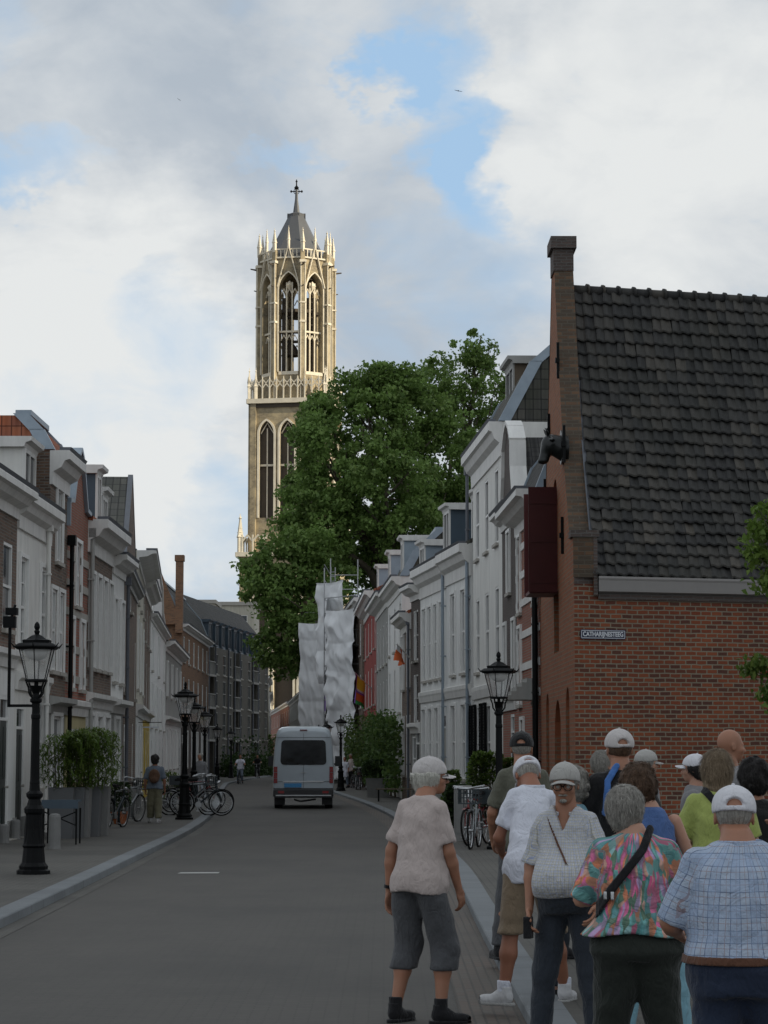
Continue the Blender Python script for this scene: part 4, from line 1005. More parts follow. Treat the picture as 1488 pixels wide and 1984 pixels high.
# far right, beyond the scaffolding
house('row_house', 'far brown brick house with orange tiled roof peeping past the white netting', PR, 0, 0, 8.6, 'b_brown', OR_, AB=((-5.5, 195), (-8.3, 236)),
      wins=[(9, 1.1, 5.9, 7.6, {'m': 1.5}), (9, 1.1, 3.3, 5.0, {'m': 1.5}), (9, 1.1, .9, 2.6, {'m': 1.5})], roof=('par', 3.0), roofm='t_red')
house('row_house', 'far grey house in the middle of the distant row', PR, 0, 0, 8.0, 'grey', OR_, AB=((-8.32, 236.3), (-11.6, 286)),
      wins=[(10, 1.1, 5.6, 7.2, {'m': 1.5}), (10, 1.1, 3.1, 4.8, {'m': 1.5}), (10, 1.1, .9, 2.5, {'m': 1.5})], roof=('par', 2.4), roofm='t_dark')
house('row_house', 'farthest red brick house where the street bends out of sight', PR, 0, 0, 8.2, 'b_red', OR_, AB=((-11.65, 286.5), (-19, 380)),
      wins=[(14, 1.1, 5.6, 7.2, {'m': 1.5}), (14, 1.1, 3.1, 4.8, {'m': 1.5}), (14, 1.1, .9, 2.5, {'m': 1.5})], roof=('par', 2.4), roofm='t_dark')
# ---------------------------------------------------------------- old brick warehouse on the alley corner
C0 = Vector((3.69, 45.0, 0)); C1 = Vector((3.61, 53.5, 0))
GF = Fr(C0, C1, (-1, 0)); GLn = GF.L                       # street gable
SD = Vector((1, .30, 0)).normalized()
E0 = C0+SD*11.5
AF = Fr(C0, E0, (0, -1)); ALn = AF.L; AF.N = -GF.U         # alley wall; the house is a skewed block, so its depth runs along the street gable
wh = empty('brick_warehouse', (C0.x, C0.y, 0), 0, 'old red brick gabled warehouse with dark pantile roof and oxblood shutters', 'warehouse')
def wf(o): o.matrix_parent_inverse = Matrix.Translation((-C0.x, -C0.y, 0)); return o
ZE = zat(1120, 45.2); ZR = zat(549, 49.2)-.1               # eave and ridge
ZS = zat(1040, 45.0)
hu = GLn/2
# curved gable outline in (u,z)
def slope(t, side=0):   # t 0 at eave .. 1 at ridge: slightly hollow
    return t, ZE+(ZR-ZE)*(t+.10*math.sin(pi*t)*-1)
def arch(a, b, z0, zs, n=8):
    r = (b-a)/2; c = (a+b)/2; return [(a, z0)]+[(c-r*cos(pi*i/n), zs+r*1.1*sin(pi*i/n)) for i in range(n+1)]+[(b, z0)]
mb = MB(); wallthk = .38
# gable wall: thick slab with recesses cut as grid cells up to eave level, then slab above
gh = [(1.25, 2.05, .9, 3.1), (3.3, 4.8, .12, 2.9), (6.3, 7.1, .9, 3.1), (3.55, 4.75, 3.9, ZE-.02)]
holes_wall(mb, GF, 0, GLn, 0, ZE, gh, reveal=.3)
up = [(0, ZE), (0.0, ZS)]
N = 12
left = [(.42+(hu-.42-.35)*t, slope(t)[1]+.42) for t in [i/N for i in range(N+1)]]
right = [(GLn-u, z) for u, z in reversed(left)]
zc = ZR+.45
pk = zat(492, 49.2)
outline = [(0, ZE), (0, ZS), (.42, ZS)]+left[1:]+[(hu-.36, pk), (hu+.36, pk)]+right[:-1]+[(GLn-.42, ZS), (GLn, ZS), (GLn, ZE)]
# upper gable with tall arched hatch: build as vertical strips so the hole is real
def topz(u):
    for a, b in zip(outline[:-1], outline[1:]):
        if b[0]-a[0] > 1e-6 and a[0] <= u <= b[0]: return a[1]+(b[1]-a[1])*(u-a[0])/(b[0]-a[0])
    return ZE
ha, hb, hz0, hzs = hu-.62, hu+.62, ZE-.02, 6.9
us = sorted({*[round(p[0], 4) for p in outline], ha, hb, *[hu-.62*cos(pi*i/8) for i in range(9)]})
for a, b in zip(us[:-1], us[1:]):
    if b-a < 1e-4: continue
    za, zb = topz(a+1e-5), topz(b-1e-5)
    if ha-1e-6 <= a and b <= hb+1e-6:
        la = hzs+.7*math.sqrt(max(0, 1-((a-hu)/.62)**2)); lb = hzs+.7*math.sqrt(max(0, 1-((b-hu)/.62)**2))
        mb.face([GF.p(a, -.3, la), GF.p(b, -.3, lb), GF.p(b, 0, lb), GF.p(a, 0, la)])
    else: la = lb = ZE
    mb.face([GF.p(a, 0, la), GF.p(b, 0, lb), GF.p(b, 0, zb), GF.p(a, 0, za)], [(a, la), (b, lb), (b, zb), (a, za)])
    mb.face([GF.p(b, -wallthk, ZE-.3), GF.p(a, -wallthk, ZE-.3), GF.p(a, -wallthk, za), GF.p(b, -wallthk, zb)], [(b, ZE), (a, ZE), (a, za), (b, zb)])
for u in (ha, hb): mb.face([GF.p(u, -.3, ZE), GF.p(u, 0, ZE), GF.p(u, 0, hzs), GF.p(u, -.3, hzs)], [(-.3, ZE), (0, ZE), (0, hzs), (-.3, hzs)])
gw = wf(mb.build('street_gable_wall', M['b_ware2'], wh))
# brick coping over the rake, seen edge on from the alley
cp = MB()
for a, b in zip(outline[:-1], outline[1:]):
    du, dz = b[0]-a[0], b[1]-a[1]; ln = math.hypot(du, dz)
    if ln < .01: continue
    cp.face([GF.p(a[0], .012, a[1]), GF.p(a[0], -wallthk-.012, a[1]), GF.p(b[0], -wallthk-.012, b[1]), GF.p(b[0], .012, b[1])], [(0, 0), (wallthk, 0), (wallthk, ln), (0, ln)])
wf(cp.build('gable_edge_brickwork', brick('weathered_coping_brick', (.085, .05, .03), (.14, .08, .045), (.12, .10, .075), bw=.235, bh=.088, dark=(.05, .045, .035), darkf=.4), wh))
# shoulder stone and chimney
for a, b in ((-.03, .45), (GLn-.45, GLn+.03)):
    s = MB(); s.box(GF, a, b, -.50, .06, ZS+.002, ZS+.13); s.box(GF, a+.02, b-.02, -.46, -.385, ZE-.35, ZS); wf(s.build('shoulder', M['b_dark'], wh))
ch = MB(); ct = zat(489, 49.2); ch.box(GF, hu-.42, hu+.42, -wallthk-.02, .03, ZR+.3, ct); ch.box(GF, hu-.5, hu+.5, -wallthk-.08, .09, ct+.002, zat(466, 49.2)); wf(ch.build('chimney', M['b_dark'], wh))
# alley wall
aw = MB(); holes_wall(aw, AF, 0.0, ALn, 0, ZE-.12, []); aw.box(AF, .0, ALn, -GLn, 0, 0, ZE-.12, skip='flt')
for k in range(6): pass
wf(aw.build('alley_wall', M['b_ware'], wh))
cb = MB(); cb.box(AF, .001, .52, -.42, -.001, ZE-.118, ZE+.02); wf(cb.build('corner_pier', M['b_dark'], wh))
# gutter board
gb = MB(); g0 = .50
gb.extr(AF, [(.003, ZE-.12), (.03, ZE-.30), (.16, ZE-.27), (.2, ZE-.06), (.22, ZE-.02), (.22, ZE+.02), (.003, ZE+.0)], g0, ALn+.2)
wf(gb.build('gutter_board', M['gtrim'], wh))
lb = MB(); lb.box(AF, g0, ALn, .003, .05, ZE-.42, ZE-.302); wf(lb.build('corbel_course', M['b_dark'], wh))
# pantile roof: every tile its own small curved sheet
def roofpt(u, t, h=0.0):
    # hollow curve from eave to ridge in the plane across the ridge
    z = ZE+.03+(ZR-ZE-.03)*t-.55*math.sin(pi*t)*.55
    n = .12-(GLn/2+.12)*t
    return n, z
rows = 24; tw = .222
m, nt, b = newmat('dark_glazed_pantile'); t_ = NT(nt)
g = t_.n('ShaderNodeNewGeometry').outputs['Random Per Island']; tcc = t_.n('ShaderNodeTexCoord').outputs['Object']
c_ = t_.ramp(g, [(0, (.022, .022, .023)), (.5, (.040, .039, .037)), (.9, (.062, .057, .050)), (1, (.085, .075, .062))])
nn = t_.noise(tcc, 6, 5, .7); n3 = t_.noise(tcc, .8, 4, .6)
c_ = t_.mix(t_.ramp(nn, [(.45, 0), (.75, .6)]), c_, (.05, .048, .041)); c_ = t_.mix(t_.ramp(n3, [(.45, 0), (.7, .55)]), c_, (.016, .018, .015))
t_.l(c_, b.inputs['Base Color']); b.inputs['Roughness'].default_value = .7; b.inputs['Specular IOR Level'].default_value = .35; t_.l(t_.bump(nn, .4, .01), b.inputs['Normal'])
M['pantile'] = m
rf = MB(); rr = random.Random(3)
ncol = int((ALn-.42)/tw)+2
for i in range(rows):
    for j in range(ncol):
        u0 = .44+j*tw; dt = 1.0/rows; t0 = i*dt-.004; t1 = (i+1)*dt+.016
        ju, jh, js = rr.uniform(-.016, .016), rr.uniform(-.012, .016), rr.uniform(-.007, .007); wv = 5
        grid = []
        for a in range(3):
            tt = t0+(t1-t0)*a/2; n, z = roofpt(0, min(tt, 1.01)); z += .03*noise.noise(Vector((u0*.5, i*.2, 3)))+(.012*noise.noise(Vector((j*1.7, i*1.3, 7)))); n2_, z2_ = roofpt(0, min(tt+.01, 1.02)); nb0_, zb0_ = roofpt(0, min(tt, 1.01)); tl = math.hypot(n2_-nb0_, z2_-zb0_) or 1
            nx, nz = (z2_-zb0_)/tl, -(n2_-nb0_)/tl
            row = []
            for k in range(wv+1):
                s_ = k/wv; wave = .027*math.sin(2*pi*(s_*.93+.08))
                hgt = wave+.092*(1-a/2)+jh+js*(a)
                row.append(AF.p(u0+ju+s_*(tw+.012)+js*a*2, n+nx*hgt, z+nz*hgt))
            grid.append(row)
        base = len(rf.V)
        for row in grid: rf.V += [tuple(p) for p in row]
        # front lip
        n, z = roofpt(0, max(t0, 0)); lip = [tuple(p-Vector((0, 0, .035))+AF.N*-.004) for p in grid[0]]; rf.V += lip
        for a in range(2):
            for k in range(wv):
                q = base+a*(wv+1)+k; rf.F.append((q, q+1, q+wv+2, q+wv+1)); rf.UV.append([(0, 0)]*4); rf.MI.append(0)
        for k in range(wv):
            q = base+3*(wv+1)+k; rf.F.append((q, q+1, base+k+1, base+k)); rf.UV.append([(0, 0)]*4); rf.MI.append(0)
wf(rf.build('roof', M['pantile'], wh, smooth=False))
# under-roof solid and the rear slope
us_ = MB(); pr = [(roofpt(0, i/12)[0], roofpt(0, i/12)[1]-.05) for i in range(13)]
pr2 = [(-GLn-(q[0]-.0)+.12, q[1]) for q in reversed(pr[:-1])]
us_.extr(AF, pr+pr2, .40, ALn+.1); wf(us_.build('rear_roof', M['t_dark'], wh))
rg = MB()
n, z = roofpt(0, 1)
k = 0; u = .42
while u < ALn+.2:
    rg.cyl(AF.p(u, n, z-.02), AF.p(u+.36, n, z-.01), .125, .115, 8); rg.cyl(AF.p(u+.33, n, z-.0), AF.p(u+.38, n, z-.0), .145, .145, 8); u += .36
wf(rg.build('ridge_tiles', M['pantile'], wh, smooth=True))
ld = MB(); pts = [roofpt(0, i/12) for i in range(13)]
for a, b_ in zip(pts[:-1], pts[1:]): ld.face([AF.p(.385, a[0], a[1]+.06), AF.p(.47, a[0], a[1]+.07), AF.p(.47, b_[0], b_[1]+.07), AF.p(.385, b_[0], b_[1]+.06)])
wf(ld.build('lead_flashing', M['lead'], wh))
# shutters of the hoist doors stand open, square to the wall
sh = MB(); zt, zb = zat(948, 49), zat(1150, 49)
for (u, w, z1) in ((hu-.66, .62, zt), (hu+.70, .62, zt)):
    sh.box(GF, u-.03, u+.03, .02, w, zb, z1)
    for zz in (zb+.25, (zb+z1)/2, z1-.3): sh.box(GF, u-.045, u+.045, .03, w-.03, zz-.06, zz+.06)
    wf(sh.build('shutter', M['redwood'], wh))
sh = MB(); sh.box(GF, hu-.62, hu+.66, .02, .60, zb-.02, zb+.05); sh.box(GF, hu-.6, hu+.62, -.28, -.22, zb, hzs+.6); wf(sh.build('hoist_door', M['redwood'], wh))
# dark reveals behind the low arched openings
for i, (a, b_, z0, z1) in enumerate(gh[:3]):
    g = MB(); g.face([GF.p(a, -.29, z0), GF.p(b_, -.29, z0), GF.p(b_, -.29, z1), GF.p(a, -.29, z1)]); wf(g.build('window_pane' if i != 1 else 'door_leaf', M['glass'] if i != 1 else M['redwood'], wh))
    # arched brick head filling the corners
    q = MB(); r = (b_-a)/2; c = (a+b_)/2; zs = z1-r
    for k in range(8):
        x0, x1 = c-r*cos(pi*k/8), c-r*cos(pi*(k+1)/8); h0, h1 = zs+r*sin(pi*k/8), zs+r*sin(pi*(k+1)/8)
        q.face([GF.p(x0, -.004, h0), GF.p(x1, -.004, h1), GF.p(x1, -.004, z1), GF.p(x0, -.004, z1)], [(x0, h0), (x1, h1), (x1, z1), (x0, z1)])
        q.face([GF.p(x0, -.004, h0), GF.p(x0, -.28, h0), GF.p(x1, -.28, h1), GF.p(x1, -.004, h1)])
    wf(q.build('arch_brickwork', M['b_ware2'], wh))
# wall anchors
for (u, z) in ((1.6, zat(860, 46.6)), (2.9, zat(700, 48)), (5.4, 8.8), (6.6, 7.5), (2.2, 6.2), (6.2, 6.2)):
    an = MB(); an.box(GF, u-.025, u+.025, .003, .06, z-.38, z+.38); an.box(GF, u-.06, u+.06, .003, .09, z-.05, z+.05)
    wf(an.build('wall_anchor', M['black'], wh))
dp = MB(); dp.cyl(GF.p(GLn+.12, .12, .1), GF.p(GLn+.12, .12, 5.2), .06, .06, 8); wf(dp.build('downpipe', M['black'], wh))
# street name plate
sp = empty('street_name_sign', AF.p(.13+.46, .03, zat(1229, 45.1)), 0, 'dark blue enamel street name plate with white letters on the alley wall', 'street sign')
sp.rotation_euler = (0, 0, math.atan2(SD.y, SD.x))
def plate(x0, x1, z0, z1, y0, y1, mat, name, r=.02):
    mb = MB(); pts = []
    for cx, cz, a0 in ((x1-r, z1-r, 0), (x0+r, z1-r, 90), (x0+r, z0+r, 180), (x1-r, z0+r, 270)):
        for k in range(5): a = R(a0+k*22.5); pts.append((cx+r*cos(a), cz+r*sin(a)))
    mb.slab(LF((0, 0, 0)), pts, y0, y1); return mb.build(name, mat, sp)
M['enamel'] = simple('navy_enamel', (.012, .016, .05), .25, var=.05); M['whitepaint'] = simple('white_enamel', (.62, .64, .68), .35, var=.05)
plate(-.47, .47, -.093, .093, -.012, 0, M['enamel'], 'plate')
fr_ = MB()
for (a, b_, c, d) in ((-.45, .45, .066, .076), (-.45, .45, -.076, -.066), (-.455, -.445, -.066, .066), (.445, .455, -.066, .066)): fr_.box(L0, a, b_, -.016, -.0125, c, d)
fr_.build('border', M['whitepaint'], sp)
cu = bpy.data.curves.new('lettering', 'FONT'); cu.body = 'CATHARIJNESTEEG'; cu.size = .125; cu.align_x = 'CENTER'; cu.align_y = 'CENTER'; cu.extrude = .0018; cu.offset = .0035
to = bpy.data.objects.new('tmp', cu); COL.objects.link(to); bpy.context.view_layer.update()
me = bpy.data.meshes.new_from_object(to.evaluated_get(bpy.context.evaluated_depsgraph_get())); bpy.data.objects.remove(to)
bb = np.array([v.co[:] for v in me.vertices]); wx = bb[:, 0].max()-bb[:, 0].min()
me.materials.clear(); me.materials.append(M['whitepaint'])
to = bpy.data.objects.new('lettering', me); COL.objects.link(to); to.parent = sp; to.rotation_euler = (R(90), 0, 0); to.location = (-.0, -.0155, 0); to.scale = (.84/wx, 1.0, 1)
# bull's head on the gable
#bh = empty('bull_head_sculpture', GF.p(1.9, 0, zat(865, 47)), 0, 'black bull head sculpture jutting from the warehouse gable above the shutters', 'sculpture')
# ---------------------------------------------------------------- street furniture
def make_lamp(scale_h=1.0):
    root = empty('street_lamp')
    b = MB(); b.lathe((0, 0, 0), [(.235, 0), (.235, .05), (.20, .07), (.205, .11), (.165, .16), (.15, .30), (.145, .36), (.165, .39), (.15, .42), (.125, .62), (.12, .82), (.14, .85), (.145, .90), (.105, .95), (.085, 1.03), (.115, 1.07), (.12, 1.11), (.08, 1.15)], 12)
    for k in range(8):
        a = 2*pi*k/8; b.cyl((.125*cos(a), .125*sin(a), .44), (.105*cos(a), .105*sin(a), .82), .022, .018, 4)
    b.build('base', M['black'], root, smooth=False)
    p = MB(); p.lathe((0, 0, 1.14), [(.078, 0), (.07, .1), (.072, .12), (.066, .16), (.058, 1.0), (.066, 1.02), (.066, 1.06), (.056, 1.08), (.054, 1.22), (.085, 1.25), (.085, 1.28), (.055, 1.31), (.045, 1.36), (.10, 1.47)], 12)
    for k in range(4):
        a = 2*pi*k/4+pi/4; c, s_ = cos(a), sin(a)
        p.tube([(.05*c, .05*s_, 2.42), (.12*c, .12*s_, 2.50), (.13*c, .13*s_, 2.58), (.17*c, .17*s_, 2.66)], .014, 5)
    p.cyl((0, 0, 2.55), (0, 0, 2.68), .035, .03, 6)
    p.build('post', M['black'], root)
    l = MB(); l.lathe((0, 0, 2.66), [(.15, 0), (.17, .01), (.17, .035), (.15, .04)], 6, pi/6)
    zb, zt = 2.70, 3.13
    for k in range(6):
        a = 2*pi*k/6+pi/6; l.cyl((.15*cos(a), .15*sin(a), zb), (.265*cos(a), .265*sin(a), zt), .009, .009, 4)
    l.lathe((0, 0, zt), [(.30, -.015), (.345, .02), (.33, .035), (.27, .07), (.215, .075), (.22, .115), (.19, .125), (.17, .12), (.08, .18), (.03, .20), (.045, .24), (.028, .26), (.045, .30), (.035, .345), (.01, .375)], 6, pi/6)
    for k in range(6):
        a = 2*pi*k/6+pi/6; l.cyl((.33*cos(a), .33*sin(a), zt+.01), (.385*cos(a), .385*sin(a), zt+.075), .016, .005, 4)
    l.build('lantern_frame', M['black'], root)
    g = MB()
    for k in range(6):
        a, c = 2*pi*k/6+pi/6, 2*pi*(k+1)/6+pi/6
        g.face([(.145*cos(a), .145*sin(a), zb), (.145*cos(c), .145*sin(c), zb), (.26*cos(c), .26*sin(c), zt), (.26*cos(a), .26*sin(a), zt)])
    g.build('lantern_glass', M['lampglass'], root)
    d = MB(); d.lathe((0, 0, zt-.17), [(.03, 0), (.11, .03), (.16, .09), (.18, .165)], 12); d.build('reflector_bowl', M['trim'], root, smooth=True)
    return root
GL = 'black cast iron street lamps'
lamp0 = make_lamp()
lamps = [((-4.87, 32.6), 'nearest and largest black street lamp on the left, carrying a floodlight on a bracket'),
    ((-5.1, 59.8), 'black street lamp standing beside the parked bicycles on the left pavement'),
    ((-6.1, 75), 'black street lamp just behind the one beside the bicycles, partly overlapped by it'),
    ((-6.95, 90.5), 'third lamp of the overlapping left cluster, its lantern clear of the others'),
    ((-10.0, 140), 'small distant street lamp before the modern brick apartments, left of the cyclist'),
    ((-10.8, 165), 'farthest small lamp on the left, against the modern apartments'),
    ((2.05, 41.6), 'tall black street lamp before the white house, above the right hand bicycles'),
    ((-2.0, 108), 'distant black street lamp just right of the white van'),
    ((-3.1, 127), 'distant lamp whose lantern shows over the right of the van roof'),
    ((-4.0, 143), 'farthest lamp on the right, lantern tip above the van roof')]
for i, ((x, y), lb_) in enumerate(lamps):
    z = .1 if x < 0 and y < 200 and x < -4.5 else .08
    if i == 0: lamp0.location = (x, y, z); tag(lamp0, lb_, 'street lamp', GL)
    else: copy_tree(lamp0, (x, y, z), .3*i, lb_, GL)
# floodlight arm fixed to the nearest lamp
fb = MB(); s_ = 138.0
fb.box(L0, -.38, .0, -.02, .02, 2.31, 2.35); fb.box(L0, -.40, -.36, -.02, .02, 2.31, 3.42)
fb.box(L0, -.47, -.30, -.07, .07, 3.42, 3.58); fb.box(L0, -.44, -.28, -.06, .1, 3.60, 3.70); fb.cyl((-.38, 0, 3.5), (-.30, -.05, 3.74), .02, .02, 5)
fb.build('floodlight_bracket', M['black'], lamp0)

# ---- bicycles
M['tyre'] = simple('black_rubber', (.009, .009, .009), .85, spec=.25); M['chrome'] = simple('chromed_steel', (.45, .46, .47), .28, .9, .1); M['bikegrey'] = simple('silver_bike_paint', (.32, .34, .35), .35, .3)
M['bikedark'] = simple('dark_bike_paint', (.02, .03, .035), .35); M['bikered'] = simple('dark_red_bike_paint', (.18, .02, .02), .4)
def make_bike(fm='bikedark', basket=False, crate=False, name='bicycle'):
    root = empty(name); r = .33; wb = 1.08
    for nm, x in (('rear_wheel', 0), ('front_wheel', wb)):
        w = MB(); n = 22
        for i in range(n):
            a, b = 2*pi*i/n, 2*pi*(i+1)/n
            w.cyl((x+r*cos(a), 0, r+r*sin(a)), (x+r*cos(b), 0, r+r*sin(b)), .021, .021, 5, caps=False)
        wo_ = w.build(nm, M['tyre'], root)
        s = MB()
        for i in range(n):
            a, b = 2*pi*i/n, 2*pi*(i+1)/n; q = r-.03
            s.cyl((x+q*cos(a), 0, r+q*sin(a)), (x+q*cos(b), 0, r+q*sin(b)), .012, .012, 4, caps=False)
        for i in range(14):
            a = 2*pi*i/14; s.cyl((x, .02*(-1)**i, r), (x+(r-.03)*cos(a), 0, r+(r-.03)*sin(a)), .0022, .0022, 3, caps=False)
        s.cyl((x, -.05, r), (x, .05, r), .025, .025, 8); s.build('rim', M['chrome'], wo_)
        f = MB(); q = r+.035
        rng = range(3, 13) if nm == 'rear_wheel' else range(5, 15)
        for i in rng:
            a, b = 2*pi*(i-1)/n, 2*pi*i/n
            p = [(x+q*cos(a), -.03, r+q*sin(a)), (x+q*cos(b), -.03, r+q*sin(b)), (x+q*cos(b), .03, r+q*sin(b)), (x+q*cos(a), .03, r+q*sin(a))]
            f.face(p); f.face(p[::-1])
        f.build('mudguard', M[fm], root)
    fr = MB(); bb = (.45, 0, .29); sc = (.30, 0, .82); hd = (.90, 0, .86); hb = (.945, 0, .70)
    for a, b, q in ((bb, sc, .017), (bb, hb, .019), (sc, hd, .015), (bb, (0, .0, r), .012), ((.33, 0, .70), (0, 0, r), .011), (hd, hb, .02)): fr.cyl(a, b, q, q, 7)
    for s in (-1, 1): fr.cyl((.95, s*.045, .69), (wb, s*.05, r), .012, .010, 6)
    fr.box(L0, .915, .985, -.055, .055, .675, .70)
    fr.build('frame', M[fm], root)
    h = MB(); h.cyl(hd, (.86, 0, 1.04), .013, .013, 6)
    h.tube([(.68, -.30, 1.06), (.80, -.28, 1.08), (.88, -.12, 1.06), (.87, 0, 1.05), (.88, .12, 1.06), (.80, .28, 1.08), (.68, .30, 1.06)], .012, 6)
    for s in (-1, 1): h.cyl((.66, s*.30, 1.055), (.79, s*.285, 1.08), .019, .019, 6)
    h.build('handlebar', M['chrome'], root)
    sd__ = MB(); sd__.cyl(sc, (.275, 0, .93), .013, .013, 6)
    sd__.slab(LF((0, 0, 0)), [(.13, .93), (.2, .925), (.42, .95), (.42, .975), (.24, .99), (.13, .985)], -.065, .065); sd__.build('saddle', M['tyre'], root)
    c = MB(); c.cyl((.45, -.03, .29), (.45, .03, .29), .085, .085, 12)
    c.box(L0, .44, .46, -.07, -.055, .12, .29); c.box(L0, .40, .49, -.15, -.07, .11, .13); c.box(L0, .44, .46, .055, .07, .29, .46); c.box(L0, .40, .49, .07, .15, .45, .47); c.build('crankset', M['chrome'], root)
    ra = MB()
    for s in (-.06, .06): ra.cyl((-.24, s, .73), (.24, s, .74), .007, .007, 5); ra.cyl((-.12, s, .73), (0, s*.8, r), .006, .006, 5)
    for i in range(5): ra.cyl((-.22+i*.1, -.06, .735), (-.22+i*.1, .06, .735), .005, .005, 4)
    ra.build('luggage_rack', M['tyre'], root)
    li = MB(); li.cyl((.955, 0, .88), (1.02, 0, .88), .03, .04, 8); li.build('headlamp', M['chrome'], root)
    if basket:
        k = MB(); k.box(L0, .98, 1.28, -.19, .19, .80, .82)
        for u in (.98, 1.27): 
            for v in np.linspace(-.19, .18, 8): k.box(L0, u, u+.01, v, v+.012, .82, 1.06)
        for v in (-.19, .18):
            for u in np.linspace(.98, 1.27, 6): k.box(L0, u, u+.012, v, v+.01, .82, 1.06)
        for z in (.90, .98, 1.05): k.box(L0, .975, 1.285, -.195, -.185, z, z+.014); k.box(L0, .975, 1.285, .185, .195, z, z+.014); k.box(L0, .975, .985, -.185, .185, z, z+.014); k.box(L0, 1.275, 1.285, -.185, .185, z, z+.014)
        k.build('basket', M['bikedark'], root)
    if crate:
        k = MB(); k.box(L0, -.26, .14, -.2, .2, .745, .76)
        for (a, b, c_, d) in ((-.26, .14, -.2, -.18), (-.26, .14, .18, .2), (-.26, -.24, -.18, .18), (.12, .14, -.18, .18)): k.box(L0, a, b, c_, d, .76, 1.02)
        k.build('crate', M['bikedark'], root)
    return root
GB = 'parked bicycles'
bk1 = make_bike('bikedark'); bk2 = make_bike('bikegrey', basket=True); bk3 = make_bike('bikered', crate=True)
def put_bike(o, first, px, Y, yaw, label, group, z=.1, tilt=.0):
    p = at(px, 1500, Y)
    if first: o.location = (p.x, Y, z); o.rotation_euler = (tilt, 0, yaw); tag(o, label, 'bicycle', group); return o
    c = copy_tree(o, (p.x, Y, z), yaw, label, group); c.rotation_euler = (tilt, 0, yaw); return c
put_bike(bk1, True, 352, 64, .05, 'rightmost dark bicycle of the left rack, front wheel at the kerb', 'bicycles at the left lamp')
bk1.location.x = at(372, 0, 65).x; 
put_bike(bk1, False, 357, 66.5, .12, 'dark bicycle second from the kerb behind the left street lamp', 'bicycles at the left lamp', tilt=.06)
put_bike(bk2, True, 330, 64.2, -.06, 'silver bicycle with a front basket at the left end of the rack', 'bicycles at the left lamp')
put_bike(bk1, False, 334, 67.5, .2, 'dark bicycle behind the silver one, left of the lamp post', 'bicycles at the left lamp', tilt=-.05)
put_bike(bk3, True, 345, 70, .1, 'dark red bicycle with a crate, rearmost of the left rack', 'bicycles at the left lamp')
put_bike(bk1, False, 208, 52.5, 1.35, 'dark bicycle leaning by the grey bamboo planters', 'bicycles by the planters', tilt=.1)
put_bike(bk2, False, 228, 57, 1.2, 'silver bicycle with basket against the white house front', 'bicycles by the planters', tilt=.1)
put_bike(bk2, False, 927, 42.6, -1.75, 'silver bicycle with basket facing the camera beside the grey cabinet', 'bicycles at the right lamp', z=.08)
put_bike(bk1, False, 905, 44.6, -1.55, 'dark bicycle behind the silver one beside the grey cabinet', 'bicycles at the right lamp', z=.08)
put_bike(bk3, False, 945, 44.2, -1.95, 'dark red bicycle with crate leaning towards the right street lamp', 'bicycles at the right lamp', z=.08, tilt=.08)
for i, (px, Y, yaw) in enumerate(((690, 112, -1.4), (699, 113, -1.7), (710, 112, -1.5), (684, 117, -1.2))):
    put_bike((bk1, bk3, bk1, bk2)[i], False, px, Y, yaw, ('distant dark bicycle nearest the people before the white netting', 'distant dark red bicycle in the middle of the far right row', 'distant dark bicycle nearest the planter with greenery', 'distant silver bicycle at the back of the far right row')[i], 'far bicycles on the right pavement', z=.08)

# ---- planters with bamboo, table, bollards, pot
def blades(name, n, box, parent, matk, seed, L=.22, w=.02, up=.6):
    rs = np.random.RandomState(seed); c = np.array([(rs.uniform(box[0], box[1]), rs.uniform(box[2], box[3]), 0) for _ in range(n)]); 
    z = box[4]+(box[5]-box[4])*rs.beta(1.6, 1.1, n); cx, cy = (box[0]+box[1])/2, (box[2]+box[3])/2
    k = np.sqrt(np.clip(1.12-((z-(box[4]+box[5])/2)/(box[5]-box[4])*2)**2*.75, .12, 1)); c[:, 0] = cx+(c[:, 0]-cx)*k; c[:, 1] = cy+(c[:, 1]-cy)*k; c[:, 2] = z
    keep = np.array([noise.noise(Vector(p)*2.3) > -.25 for p in c]); c = c[keep]; n = len(c)
    d = rs.normal(size=(n, 3)); d[:, 2] = d[:, 2]*.5+up*.4; d /= np.linalg.norm(d, axis=1)[:, None]
    s = np.cross(d, [0, 0, 1]); s /= np.linalg.norm(s, axis=1)[:, None]; l = L*rs.uniform(.6, 1.3, n)[:, None]
    V = np.stack([c-d*l*.5, c+s*w*l/L, c+d*l*.6-np.array([0, 0, .25])*l, c-s*w*l/L], 1).reshape(-1, 3)
    return mesh_quads(name, V, M[matk], parent)
